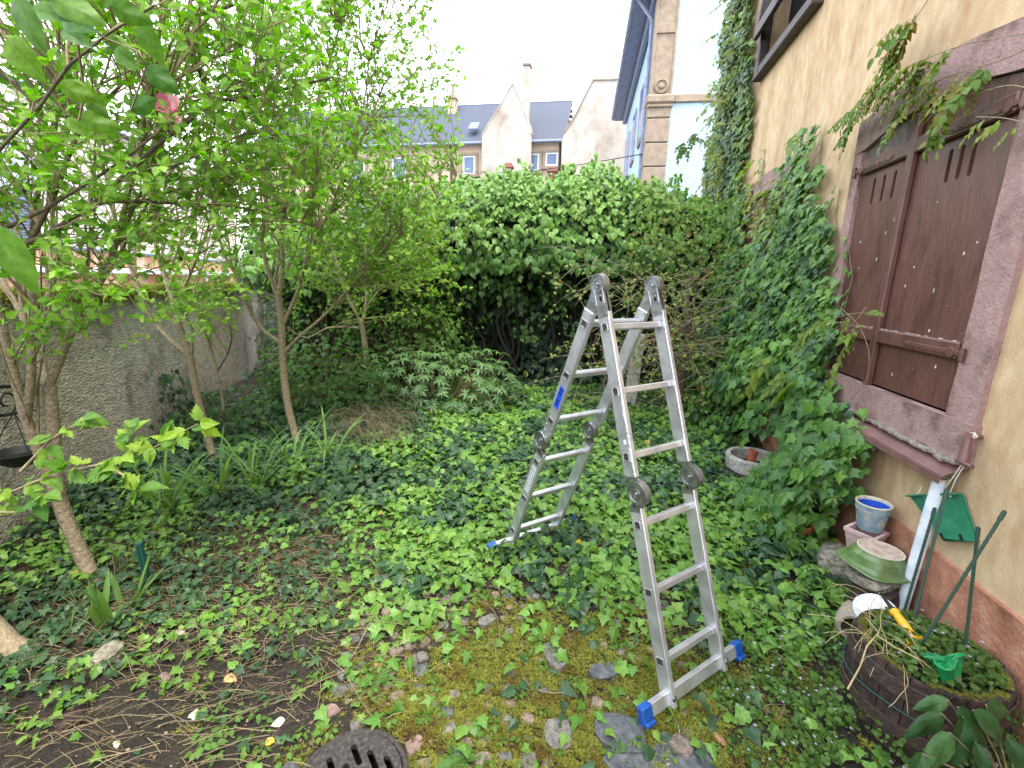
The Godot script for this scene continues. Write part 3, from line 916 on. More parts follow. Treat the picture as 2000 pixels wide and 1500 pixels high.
func blue_house() -> void:
	var xf := Transform3D(Basis(Vector3(-0.146, 0, 0.989), Vector3.UP, Vector3(-0.989, 0, -0.146)), Vector3(3.651, 0, -14))
	var h := thing("light_blue_house", "pale blue house with stone corner blocks, grey eaves and shutters", "house", xf)
	var H := 9.35
	var b := MB.new()
	b.box(Vector3(-5.0, H / 2 - 0.4, -5.0), Vector3(10.0, H + 0.8, 10.0))
	piece("wall", b, M.light_blue, h)
	# stone corner: separate blocks below, a tall panelled pilaster above
	var y := 0.0
	var bh := 0.62
	while y < 6.3:
		var q := MB.new()
		q.box(Vector3(-0.16, y + bh / 2, -0.20), Vector3(0.44, bh - 0.025, 0.62), Basis(), 0.02)
		piece("corner_stone", q, M.stone_trim, h)
		y += bh
	var band := MB.new()
	band.box(Vector3(-0.14, 6.66, -0.20), Vector3(0.56, 0.22, 0.74), Basis(), 0.04)
	band.box(Vector3(-0.14, 6.50, -0.20), Vector3(0.50, 0.10, 0.68), Basis(), 0.03)
	piece("corner_cornice", band, M.stone_trim, h)
	var st := MB.new()
	st.box(Vector3(0.01, 6.68, -5.28), Vector3(0.10, 0.20, 9.4), Basis(), 0.02)
	piece("string_course", st, M.stone_trim, h)
	var pi := MB.new()
	pi.box(Vector3(-0.16, 8.1, -0.20), Vector3(0.40, 2.66, 0.58), Basis(), 0.02)
	for s in [-1, 1]:
		pi.box(Vector3(0.05, 8.1, -0.20 + s * 0.26), Vector3(0.04, 2.66, 0.06), Basis(), 0.01)
	pi.box(Vector3(0.05, 8.35, -0.20), Vector3(0.05, 0.22, 0.46), Basis(), 0.01)
	piece("corner_pilaster", pi, M.stone_trim, h)
	var ro := MB.new()
	ro.lathe([Vector2(0.19, 0.0), Vector2(0.18, 0.05), Vector2(0.15, 0.06), Vector2(0.12, 0.02), Vector2(0.08, 0.03), Vector2(0.06, 0.08), Vector2(0.0, 0.09)], 20, Transform3D(Basis(Vector3.BACK, -PI / 2), Vector3(0.04, 6.98, -0.20)))
	piece("rosette", ro, M.stone_trim, h)
	# eaves, gutter, roof
	var ev := MB.new()
	ev.box(Vector3(-5.0, H + 0.05, 0.2), Vector3(10.6, 0.12, 0.75), Basis(), 0.02)
	ev.box(Vector3(-5.0, H - 0.12, 0.1), Vector3(10.3, 0.22, 0.2), Basis(), 0.05)
	piece("eaves", ev, M.zinc, h)
	var gu := MB.new()
	gu.tube([Vector3(-10.3, H + 0.12, 0.62), Vector3(0.3, H + 0.12, 0.62)], [0.11], 10)
	piece("gutter", gu, M.zinc, h)
	tile_roof("slate_roof", -10.3, 0.3, Vector3(0, H + 0.12, 0.5), Vector3(0, H + 3.2, -5.0), h)
	tile_roof("slate_roof", -10.3, 0.3, Vector3(0, H + 0.12, -10.5), Vector3(0, H + 3.18, -5.02), h)
	var dp := MB.new()
	dp.tube([Vector3(-0.55, H + 0.1, 0.6), Vector3(-0.55, H - 0.5, 0.12), Vector3(-0.55, 0, 0.12)], [0.06], 8)
	for yy in [2.0, 3.9, 5.4, 7.2]:
		dp.tube([Vector3(-0.55, yy, 0.12), Vector3(-0.55, yy + 0.07, 0.12)], [0.075], 8)
	piece("downpipe", dp, M.zinc, h)
	# windows with open shutters on the street side
	for yy in [3.9, 7.1]:
		for k in 3:
			var x := -2.4 - k * 2.7
			var wf := MB.new()
			wf.box(Vector3(x, yy, 0.03), Vector3(1.1, 1.8, 0.06), Basis(), 0.01)
			var wn := piece("window", wf, M.stone_trim, h)
			var pn := MB.new()
			pn.box(Vector3(x, yy, 0.065), Vector3(0.9, 1.6, 0.02))
			piece("pane", pn, M.glass, wn)
			for s in [-1, 1]:
				var sh := MB.new()
				var hb := Basis(Vector3.UP, s * (0.35 if k != 1 else 1.1))
				var hinge := Vector3(x + s * 0.52, yy, 0.08)
				sh.box(hinge + hb * Vector3(s * 0.26, 0, 0), Vector3(0.5, 1.75, 0.04), hb, 0.01)
				for m in 14:
					sh.box(hinge + hb * Vector3(s * 0.26, -0.78 + m * 0.12, 0.022), Vector3(0.4, 0.05, 0.02), hb)
				piece("shutter", sh, M.shutter_grey, wn)
	# small louvred dormer of the house behind
	var d := thing("louvred_house", "grey slatted side of a small building behind the light blue house", "house", xf * Transform3D(Basis(), Vector3(-13.2, 0, 1.3)))
	var db := MB.new()
	db.box(Vector3(0, 3.6, -1.2), Vector3(0.9, 7.2, 2.2))
	piece("wall", db, M.shutter_grey, d)
	for m in 12:
		var lv := MB.new()
		lv.box(Vector3(0.48, 5.6 + m * 0.13, -1.0), Vector3(0.05, 0.06, 1.6), Basis(Vector3.BACK, 0.3))
		piece("slat", lv, M.zinc, d)

# ================================================================ beyond the low wall
func left_frame() -> Transform3D:
	return Transform3D(Basis(Vector3(-0.218, 0, -0.976), Vector3.UP, Vector3(0.976, 0, -0.218)), Vector3(-3.001, 0, -2.446))

func beyond_wall() -> void:
	rng.seed = 202
	var xf := left_frame()
	# pale house
	var s := thing("cream_house", "cream rendered house behind the trees, beyond the mossy wall", "house", xf * Transform3D(Basis(), Vector3(0, 0, -8.5)))
	var b := MB.new()
	b.box(Vector3(22.5, 3.1, -4.0), Vector3(17.0, 7.4, 8.0))
	piece("wall", b, M.siding, s)
	for k in 11:
		var q := MB.new()
		q.box(Vector3(22.5, 0.6 + k * 0.55, 0.012), Vector3(17.0, 0.03, 0.03))
		piece("string_line", q, M.siding, s)
	tile_roof("tiled_roof", 13.7, 31.3, Vector3(0, 6.75, 0.4), Vector3(0, 8.8, -4.0), s)
	tile_roof("tiled_roof", 13.7, 31.3, Vector3(0, 6.75, -8.4), Vector3(0, 8.78, -4.02), s)
	# lilac wall with a shuttered window
	var l := thing("lilac_house", "lilac white wall with a grey blue shuttered window at the garden's edge", "house", xf * Transform3D(Basis(), Vector3(0, 0, -7.0)))
	var lb := MB.new()
	lb.box(Vector3(8.0, 2.2, -2.0), Vector3(8.2, 5.4, 4.0))
	piece("wall", lb, M.lilac, l)
	for q in [Vector2(11.309, 2.955), Vector2(10.839, 2.899)]:
		var sh := MB.new()
		sh.box(Vector3(q.x, q.y - 0.05, 0.03), Vector3(0.62, 1.15, 0.05), Basis(), 0.01)
		var so := piece("shutter", sh, M.shutter_grey, l)
		for m in 16:
			var sl := MB.new()
			sl.box(Vector3(q.x, q.y - 0.55 + m * 0.066, 0.06), Vector3(0.5, 0.035, 0.02), Basis(Vector3.RIGHT, 0.5))
			piece("slat", sl, M.shutter_grey, so)
	# timber shed: planks, white beam, braces
	var t := thing("timber_shed", "open sided cedar board shed with white beam and slanting braces", "shed", xf * Transform3D(Basis(), Vector3(0, 0, -3.0)))
	var x := 3.0
	while x < 17.0:
		var w := R(0.11, 0.15)
		var p := MB.new()
		p.box(Vector3(x + w / 2, 1.0 + R(-0.01, 0.01), R(-0.008, 0.008)), Vector3(w - 0.008, 2.1, 0.024), Basis(), 0.003)
		piece("board", p, M.cedars[rng.randi() % 4], t)
		x += w
	var bm := MB.new()
	bm.box(Vector3(10.0, 1.72, 0.10), Vector3(14.4, 0.10, 0.12), Basis(), 0.01)
	piece("beam", bm, M.white_frame, t)
	var rf := MB.new()
	rf.box(Vector3(10.0, 2.13, -0.95), Vector3(14.8, 0.05, 2.0), Basis(Vector3.RIGHT, 0.06), 0.01)
	piece("roof", rf, M.zinc, t)
	for k in 6:
		var px := 4.6 + k * 2.0
		var po := MB.new()
		po.box(Vector3(px, 0.85, 0.10), Vector3(0.11, 1.62, 0.11), Basis(), 0.006)
		piece("post", po, M.cedars[1], t)
		var br := MB.new()
		br.box(Vector3(px + 0.42, 1.36, 0.10), Vector3(0.95, 0.09, 0.09), Basis(Vector3.BACK, -0.72), 0.006)
		piece("brace", br, M.cedars[k % 2] if k % 3 else M.white_frame, t)

func rendered_wall() -> void:
	rng.seed = 303
	var xf := left_frame()
	var w := thing("garden_wall", "low grey roughcast garden wall with moss along its top", "wall", xf)
	var b := MB.new()
	# slightly wavy face in one sheet, plus the body behind
	b.box(Vector3(2.0, 0.65, -0.13), Vector3(14.0, 1.7, 0.26), Basis(), 0.01)
	piece("wall", b, M.render_wall, w)
	var c := MB.new()
	var n := 300
	var prof := func(i: int) -> Array:
		var x := -5.0 + 14.0 * i / n
		var k := gn2.get_noise_2d(x * 3.0, 1.0)
		var k2 := gn2.get_noise_2d(x * 9.0, 5.0)
		return [Vector3(x, 1.585 + k * 0.025, -0.27), Vector3(x, 1.60 + k * 0.02 + k2 * 0.015, -0.05), Vector3(x, 1.585 + k2 * 0.02, 0.03 + k * 0.015), Vector3(x, 1.535 + k2 * 0.02, 0.05 + k2 * 0.02), Vector3(x, 1.495 + k * 0.035 + k2 * 0.02, 0.012)]
	for i in n:
		var p: Array = prof.call(i)
		var q: Array = prof.call(i + 1)
		for k in 4:
			c.quad(p[k + 1], q[k + 1], q[k], p[k])
	piece("moss_cap", c, M.moss, w)
	var xs := []
	var cs := []
	for i in 9000:
		var x := R(-3.0, 7.0)
		var k := R(0, 1)
		var p := Vector3(x, 1.59 + gn2.get_noise_2d(x * 3.0, 1.0) * 0.02, R(-0.25, 0.03)) if k < 0.5 else Vector3(x, R(1.50, 1.59) + gn2.get_noise_2d(x * 3.0, 1.0) * 0.03, 0.045)
		var s := R(0.008, 0.022)
		var nn := (Vector3.UP if k < 0.5 else Vector3(0, 0.2, 1)).normalized()
		xs.append(Transform3D(Basis(Quaternion(Vector3.UP, (nn + rv() * 0.3).normalized())).scaled(Vector3.ONE * s), p))
		cs.append(tint(Color(0.13, 0.17, 0.02), Color(0.32, 0.34, 0.05), clampf(0.5 + gn2.get_noise_2d(x * 5.0, 9.0), 0, 1)))
	scatter("moss_tuft", LM.tuft, M.straw, xs, cs, w)

# ================================================================ yellow house
func house_frame() -> Transform3D:
	return Transform3D(Basis(Vector3(-0.179, 0, 0.984), Vector3.UP, Vector3(-0.984, 0, -0.179)), Vector3(1.623, 0, 0.296))

func slotted_panel(b: MB, x0: float, x1: float, y0: float, y1: float, slots: Array, s0: float, s1: float, hw: float, z0: float, z1: float) -> void:
	var x := x0
	for s in slots:
		b.extrude([Vector2(x, y0), Vector2(s - hw, y0), Vector2(s - hw, y1), Vector2(x, y1)], z0, z1)
		var low := [Vector2(s - hw, y0), Vector2(s + hw, y0)]
		var high := [Vector2(s + hw, y1), Vector2(s - hw, y1)]
		for k in 7:
			var a := PI * k / 6.0
			low.append(Vector2(s + cos(a) * hw, s0 + hw - sin(a) * hw))
			high.append(Vector2(s - cos(a) * hw, s1 - hw + sin(a) * hw))
		b.extrude(low, z0, z1)
		b.extrude(high, z0, z1)
		x = s + hw
	b.extrude([Vector2(x, y0), Vector2(x1, y0), Vector2(x1, y1), Vector2(x, y1)], z0, z1)

func shuttered_window(h: Node3D, x0: float, x1: float, bar: float, jl: float, jr: float, seed_: int) -> void:
	rng.seed = seed_
	var y0 := 1.165
	var y1 := 2.60
	var pane := MB.new()
	pane.box(Vector3((x0 + x1) / 2, (y0 + y1) / 2 + 0.05, -0.20), Vector3(x1 - x0 + 0.02, y1 - y0 + 0.2, 0.02))
	var w := piece("window", pane, M.dark, h)
	var arch := func(x: float, up: float) -> float:
		var t := (x - (x0 + x1) / 2) / ((x1 - x0) / 2)
		return y1 + up + 0.085 * (1.0 - t * t)
	# stone frame, edges a little uneven
	var sides := [[x0 - jl, x0], [x1, x1 + jr]]
	for k in 2:
		var p := []
		var q := []
		for i in 15:
			var y := lerpf(y0 - 0.003, y1 - 0.003, i / 14.0)
			p.append(Vector2(sides[k][0] + R(-0.005, 0.005), y))
			q.append(Vector2(sides[k][1] + R(-0.004, 0.004), y))
		q.reverse()
		p.append_array(q)
		var jb := MB.new()
		jb.extrude(p, -0.05, 0.026)
		piece("jamb", jb, M.sandstone, w)
	var lp := []
	for i in 13:
		var x := lerpf(x0 - jl, x1 + jr, i / 12.0)
		lp.append(Vector2(x, arch.call(clampf(x, x0, x1), 0.0)))
	for i in 13:
		var x := lerpf(x1 + jr, x0 - jl, i / 12.0)
		lp.append(Vector2(x, arch.call(clampf(x, x0, x1), 0.20) + R(-0.006, 0.006)))
	var lt := MB.new()
	lt.extrude(lp, -0.05, 0.028)
	piece("lintel", lt, M.sandstone, w)
	var sp := []
	for i in 21:
		sp.append(Vector2(lerpf(x0 - jl - 0.03, x1 + jr + 0.01, i / 20.0), 0.992 + R(-0.007, 0.007)))
	sp.append(Vector2(x1 + jr + 0.01, y0))
	sp.append(Vector2(x0 - jl - 0.03, y0))
	var sl := MB.new()
	sl.extrude(sp, -0.05, 0.045)
	piece("sill", sl, M.sandstone, w)
	var mo := MB.new()
	for i in 24:
		var x := lerpf(x0 - jl, x1 + jr, (i + 0.5) / 24.0)
		mo.box(Vector3(x, 0.984 + R(-0.004, 0.006), 0.03 + R(0, 0.012)), Vector3((x1 - x0 + jl + jr) / 24.0 * R(0.8, 1.3), 0.022, 0.07), Basis(Vector3.BACK, R(-0.2, 0.2)), 0.006)
	piece("mortar_joint", mo, M.mortar, w)
	var fl := MB.new()
	var fb := Basis(Vector3.RIGHT, 0.5)
	fl.box(Vector3((x0 - jl + x1 + jr) / 2, 0.952, 0.055), Vector3(x1 - x0 + jl + jr + 0.02, 0.006, 0.14), fb, 0.002)
	fl.box(Vector3((x0 - jl + x1 + jr) / 2, 0.910, 0.112), Vector3(x1 - x0 + jl + jr + 0.02, 0.045, 0.006), Basis(), 0.002)
	piece("sill_flashing", fl, M.flash, w)
	# shutter leaves
	var leaves := [[x0 + 0.006, bar - 0.004], [bar + 0.004, x1 - 0.006]]
	for k in 2:
		var a: float = leaves[k][0]
		var c: float = leaves[k][1]
		var m := MB.new()
		var mid := (a + c) / 2 + (0.02 if k == 1 else 0.0)
		slotted_panel(m, a, c, y0 + 0.012, 2.445, [mid - 0.105, mid, mid + 0.105] if k == 0 else [mid - 0.075, mid, mid + 0.075], 2.25, 2.405, 0.014, -0.03, 0.004)
		var s := piece("shutter", m, M.brown, w)
		var up := []
		for i in 7:
			up.append(Vector2(lerpf(a, c, i / 6.0), 2.446))
		for i in 7:
			var x := lerpf(c, a, i / 6.0)
			up.append(Vector2(x, arch.call(x, -0.006)))
		var ub := MB.new()
		ub.extrude(up, -0.032, 0.002)
		piece("upper_panel", ub, M.brown_old if k == 0 else M.brown, w)
		for yy in [1.462, 2.49]:
			var bt := MB.new()
			bt.box(Vector3((a + c) / 2 + 0.004, yy, 0.019), Vector3(c - a - 0.03, 0.082, 0.03), Basis(), 0.008)
			var bo := piece("batten", bt, M.brown, w)
		var hx: float = a if k == 0 else c
		var dir := 1.0 if k == 0 else -1.0
		for yy in [1.452, 2.48]:
			var st := MB.new()
			st.box(Vector3(hx + dir * 0.19, yy, 0.036), Vector3(0.36, 0.026, 0.006), Basis(), 0.002)
			st.lathe([Vector2(0.026, 0.0), Vector2(0.026, 0.007), Vector2(0.02, 0.009), Vector2(0, 0.009)], 12, Transform3D(Basis(Vector3.RIGHT, PI / 2), Vector3(hx + dir * 0.04, yy, 0.034)))
			for j in 6:
				st.lathe([Vector2(0.006, 0), Vector2(0.005, 0.004), Vector2(0, 0.005)], 8, Transform3D(Basis(Vector3.RIGHT, PI / 2), Vector3(hx + dir * (0.08 + j * 0.055), yy, 0.039)))
			st.box(Vector3(hx - dir * 0.012, yy, 0.036), Vector3(0.055, 0.022, 0.008), Basis(), 0.002)
			st.tube([Vector3(hx - dir * 0.035, yy - 0.028, 0.04), Vector3(hx - dir * 0.035, yy + 0.028, 0.04)], [0.011], 8)
			st.box(Vector3(hx - dir * 0.035, yy - 0.03, 0.02), Vector3(0.016, 0.012, 0.05), Basis(), 0.002)
			piece("strap_hinge", st, M.brown, w)
	var cb := MB.new()
	cb.box(Vector3(bar, (y0 - 0.012 + arch.call(bar, -0.03)) / 2, 0.022), Vector3(0.052, arch.call(bar, -0.03) - y0 + 0.012, 0.036), Basis(), 0.008)
	piece("middle_bar", cb, M.brown, w)
	# paint blisters and bird marks
	var bl := MB.new()
	var dr := MB.new()
	for i in 70:
		var p := Vector3(R(x0 + 0.05, x1 - 0.05), R(y0 + 0.05, 2.42), 0.004)
		if absf(p.x - bar) < 0.04 or absf(p.y - 1.46) < 0.05 or p.y > 2.22:
			continue
		if i % 3 == 0:
			var l := R(0.008, 0.026)
			var wd := R(0.0015, 0.004)
			dr.extrude([Vector2(p.x - wd, p.y), Vector2(p.x + wd, p.y + 0.003), Vector2(p.x + wd * 1.3, p.y + l * 0.7), Vector2(p.x, p.y + l), Vector2(p.x - wd * 1.2, p.y + l * 0.6)], 0.003, 0.0055)
		else:
			bl.lathe([Vector2(R(0.003, 0.008), 0), Vector2(0.003, 0.0025), Vector2(0, 0.003)], 7, Transform3D(Basis(Vector3.RIGHT, PI / 2) * Basis(Vector3.UP, R(0, 3)), p), 1.0, R(0.6, 1.6))
	for i in 26:
		var x := R(x0 + 0.05, x1 - 0.05)
		dr.box(Vector3(x, 1.5035, R(0.01, 0.03)), Vector3(R(0.006, 0.03), 0.002, R(0.004, 0.01)), Basis(Vector3.UP, R(-0.3, 0.3)))
	piece("paint_blister", bl, M.brown, w).set_meta("kind", "stuff")
	piece("dropping_mark", dr, M.dropping, w).set_meta("kind", "stuff")

func yellow_house() -> void:
	var h := thing("yellow_house", "ochre yellow rendered house with brown shutters in pink stone frames", "house", house_frame())
	var holes := [[-3.60, -2.395, 1.165, 2.685], [-6.15, -4.85, 1.165, 2.685], [-6.2, -4.8, 4.06, 5.6]]
	var xs := [-7.75, -6.2, -6.15, -4.85, -4.8, -3.60, -2.395, 1.6]
	var ys := [-0.3, 1.165, 2.685, 4.06, 5.6, 6.6]
	var b := MB.new()
	for i in xs.size() - 1:
		for j in ys.size() - 1:
			var c := Vector2((xs[i] + xs[i + 1]) / 2, (ys[j] + ys[j + 1]) / 2)
			var open := false
			for q in holes:
				if c.x > q[0] and c.x < q[1] and c.y > q[2] and c.y < q[3]:
					open = true
			if not open:
				b.quad(Vector3(xs[i], ys[j], 0), Vector3(xs[i + 1], ys[j], 0), Vector3(xs[i + 1], ys[j + 1], 0), Vector3(xs[i], ys[j + 1], 0))
	for q in holes:
		b.quad(Vector3(q[0], q[2], 0), Vector3(q[0], q[3], 0), Vector3(q[0], q[3], -0.3), Vector3(q[0], q[2], -0.3))
		b.quad(Vector3(q[1], q[3], 0), Vector3(q[1], q[2], 0), Vector3(q[1], q[2], -0.3), Vector3(q[1], q[3], -0.3))
		b.quad(Vector3(q[0], q[2], -0.3), Vector3(q[1], q[2], -0.3), Vector3(q[1], q[2], 0), Vector3(q[0], q[2], 0))
		b.quad(Vector3(q[0], q[3], 0), Vector3(q[1], q[3], 0), Vector3(q[1], q[3], -0.3), Vector3(q[0], q[3], -0.3))
	# end walls, back and top close the body
	b.box(Vector3(-3.075, 3.15, -4.15), Vector3(9.35, 6.9, 7.7))
	b.quad(Vector3(-7.75, -0.3, -0.3), Vector3(-7.75, -0.3, 0), Vector3(-7.75, 6.6, 0), Vector3(-7.75, 6.6, -0.3))
	b.quad(Vector3(1.6, -0.3, 0), Vector3(1.6, -0.3, -0.3), Vector3(1.6, 6.6, -0.3), Vector3(1.6, 6.6, 0))
	b.quad(Vector3(-7.75, 6.6, 0), Vector3(1.6, 6.6, 0), Vector3(1.6, 6.6, -0.3), Vector3(-7.75, 6.6, -0.3))
	piece("wall", b, M.yellow, h)
	var p := MB.new()
	p.box(Vector3(-3.075, 0.11, 0.006), Vector3(9.36, 0.83, 0.018), Basis(), 0.004)
	piece("plinth", p, M.plinth, h)
	shuttered_window(h, -3.60, -2.395, -3.062, 0.10, 0.17, 411)
	shuttered_window(h, -6.15, -4.85, -5.5, 0.10, 0.16, 412)
	# upper window: dark recess, board below, louvred shutter standing proud
	var pane := MB.new()
	pane.box(Vector3(-5.5, 4.83, -0.2), Vector3(1.4, 1.56, 0.02))
	var w := piece("window", pane, M.dark, h)
	var sb := MB.new()
	sb.box(Vector3(-5.5, 4.03, 0.035), Vector3(1.55, 0.045, 0.12), Basis(), 0.008)
	piece("sill_board", sb, M.black_wood, w)
	var fr := MB.new()
	for s in [-1, 1]:
		fr.box(Vector3(-5.5 + s * 0.72, 4.83, 0.03), Vector3(0.09, 1.56, 0.10), Basis(), 0.01)
	fr.box(Vector3(-5.5, 4.10, 0.025), Vector3(1.36, 0.08, 0.09), Basis(), 0.01)
	piece("frame", fr, M.black_wood, w)
	for s in [-1, 1]:
		var sh := MB.new()
		var hb := Basis(Vector3.RIGHT, -0.10)
		var o := Vector3(-5.5 + s * 0.36, 4.40, 0.13)
		for e in [-1, 1]:
			sh.box(o + hb * Vector3(e * 0.31, 0.7, 0), Vector3(0.08, 1.4, 0.045), hb, 0.006)
		sh.box(o + hb * Vector3(0, 0.07, 0), Vector3(0.54, 0.14, 0.044), hb, 0.006)
		sh.box(o + hb * Vector3(0, 1.36, 0), Vector3(0.54, 0.1, 0.044), hb, 0.006)
		var so := piece("shutter", sh, M.black_wood, w)
		for k in 16:
			var sl := MB.new()
			sl.box(o + hb * Vector3(0, 0.18 + k * 0.072, 0), Vector3(0.54, 0.06, 0.012), hb * Basis(Vector3.RIGHT, 0.7), 0.003)
			piece("slat", sl, M.black_wood, so)

# ================================================================ ladder
func socket(b: MB, d: MB, x: float, y: float, s: float) -> void:
	for e in [-1, 1]:
		b.box(Vector3(x + s * 0.001, y, e * 0.0155), Vector3(0.006, 0.036, 0.005), Basis(), 0.0015)
		b.box(Vector3(x + s * 0.001, y + e * 0.0155, 0), Vector3(0.006, 0.005, 0.026), Basis(), 0.0015)
	d.box(Vector3(x + s * 0.0005, y, 0), Vector3(0.001, 0.026, 0.026))

func hinge_plate(r: float, tang: float, w: float, off: float) -> Array:
	# disc with a tang that leaves it downwards; off shifts the tang sideways
	var p := []
	for k in 25:
		var a := deg_to_rad(-52.0 + 284.0 * k / 24.0)
		p.append(Vector2(cos(a) * r, sin(a) * r))
	p.append(Vector2(-w + off, -tang * 0.72))
	p.append(Vector2(-w + off, -tang))
	p.append(Vector2(w + off, -tang))
	p.append(Vector2(w + off, -tang * 0.72))
	return p

func hinge_face(b: MB, dk: MB, xf: Transform3D, r: float, slot: Vector2) -> void:
	var turn := Transform3D(Basis(Vector3.BACK, PI / 2), Vector3.ZERO)   # lathe axis to -X
	for q in [[r - 0.004, 0.004, 0.0035], [r - 0.012, 0.0035, 0.003], [0.017, 0.003, 0.003]]:
		b.lathe([Vector2(q[0] + q[1] / 2, 0.0), Vector2(q[0] + q[1] / 3, q[2]), Vector2(q[0] - q[1] / 3, q[2]), Vector2(q[0] - q[1] / 2, 0.0)], 28, xf * turn)
	b.lathe([Vector2(0.008, 0), Vector2(0.0075, 0.006), Vector2(0.005, 0.008), Vector2(0, 0.008)], 14, xf * turn)
	dk.box(xf * Vector3(-0.0006, slot.y, slot.x), Vector3(0.0016, 0.020, 0.011), xf.basis)
	b.box(xf * Vector3(-0.002, slot.y + 0.013, slot.x), Vector3(0.006, 0.008, 0.015), xf.basis, 0.002)

func leg(l: Node3D, xf: Transform3D, t_end: float, out: float, bar_x: float) -> void:
	var off := 0.1897
	var gap := 0.2868
	var W := 0.348
	var ts := [off, off + 0.28, off + 0.56, off + 0.56 + gap, off + 0.84 + gap, off + 1.12 + gap]
	var up0 := 0.125
	var up1: float = ts[2] + 0.085
	var lo0: float = ts[3] - 0.075
	for k in 2:
		var x := 0.0125 if k == 0 else W + 0.0125
		for q in [[up0, up1], [lo0, t_end]]:
			var b := MB.new()
			b.box(Vector3(x, -(q[0] + q[1]) / 2, 0), Vector3(0.025, q[1] - q[0], 0.066), Basis(), 0.003)
			var ro := piece("rail", b, M.alu, l, xf)
			var so := MB.new()
			var dk := MB.new()
			var rv_ := MB.new()
			for t in ts:
				if t > q[0] and t < q[1]:
					socket(so, dk, 0.0 if k == 0 else W + 0.025, -t, -1.0 if k == 0 else 1.0)
			for e in [q[0] + 0.012, q[0] + 0.05, q[1] - 0.012, q[1] - 0.05]:
				if e > t_end - 0.06:
					continue
				for zz in [-0.022, 0.022]:
					for sd in [-1, 1]:
						rv_.lathe([Vector2(0.0045, 0), Vector2(0.0035, 0.0025), Vector2(0, 0.003)], 8, Transform3D(Basis(Vector3.BACK, sd * -PI / 2), Vector3(x + sd * 0.0125, -e, zz)))
			piece("rung_socket", so, M.steel, ro)
			piece("socket_hole", dk, M.iron, ro)
			piece("rivet", rv_, M.steel, ro)
		# middle hinge
		var hc := Vector3(x, -(ts[2] + 0.152), out * 0.026)
		var hp := MB.new()
		var turn := Basis(Vector3.UP, -PI / 2)   # plate drawn in XY: its X to +Z, its Z to -X
		var hd := MB.new()
		var lowp := hinge_plate(0.052, hc.y + lo0 + 0.02, 0.030, -out * 0.026)
		var upp := []
		for v in hinge_plate(0.050, -(hc.y + up1) + 0.02, 0.030, -out * 0.026):
			upp.append(Vector2(v.x, -v.y))
		hp.extrude(lowp, 0.006, 0.0145, Transform3D(turn, hc))
		hp.extrude(upp, -0.005, 0.005, Transform3D(turn, hc))
		hp.extrude(lowp, -0.0145, -0.006, Transform3D(turn, hc))
		hinge_face(hp, hd, Transform3D(Basis(), hc + Vector3(-0.0145, 0, 0)), 0.052, Vector2(-out * 0.022, -0.046))
		hinge_face(hp, hd, Transform3D(Basis(Vector3.UP, PI), hc + Vector3(0.0145, 0, 0)), 0.052, Vector2(out * 0.022, -0.046))
		var ho := piece("hinge", hp, M.steel, l, xf)
		piece("hinge_lock_hole", hd, M.dark, ho)
	for t in ts:
		var b := MB.new()
		b.box(Vector3(W / 2 + 0.0125, -t, 0), Vector3(W - 0.026, 0.028, 0.028), Basis(), 0.004)
		for e in 4:
			b.box(Vector3(W / 2 + 0.0125, -t + 0.0143, -0.009 + e * 0.006), Vector3(W - 0.03, 0.0016, 0.0028))
		piece("rung", b, M.alu, l, xf)
	# cross bar with plastic ends
	var yb := -t_end + 0.034
	var bar := MB.new()
	bar.box(Vector3(W / 2 + 0.0125 + bar_x, yb, 0.0), Vector3(0.60, 0.054, 0.027), Basis(), 0.003)
	var bo := piece("stabiliser_bar", bar, M.alu, l, xf)
	for e in [-1, 1]:
		var c := MB.new()
		var cx = W / 2 + 0.0125 + bar_x + e * 0.312
		c.box(Vector3(cx, yb, 0), Vector3(0.058, 0.062, 0.036), Basis(), 0.005)
		c.box(Vector3(cx, yb - 0.034, 0.004), Vector3(0.052, 0.022, 0.052), Basis(), 0.006)
		piece("end_cap", c, M.blue_cap, bo)
	for k in 2:
		var x := 0.0 if k == 0 else W + 0.0125 + 0.0125
		var r := MB.new()
		r.lathe([Vector2(0.009, 0), Vector2(0.008, 0.004), Vector2(0, 0.005)], 12, Transform3D(Basis(Vector3.RIGHT, PI / 2), Vector3(x + (0.0125 if k == 0 else 0.0), yb + 0.004, 0.033)))
		r.lathe([Vector2(0.013, -0.002), Vector2(0.013, 0.001), Vector2(0, 0.001)], 12, Transform3D(Basis(Vector3.RIGHT, PI / 2), Vector3(x + (0.0125 if k == 0 else 0.0), yb + 0.004, 0.033)))
		piece("bolt", r, M.steel, l, xf)

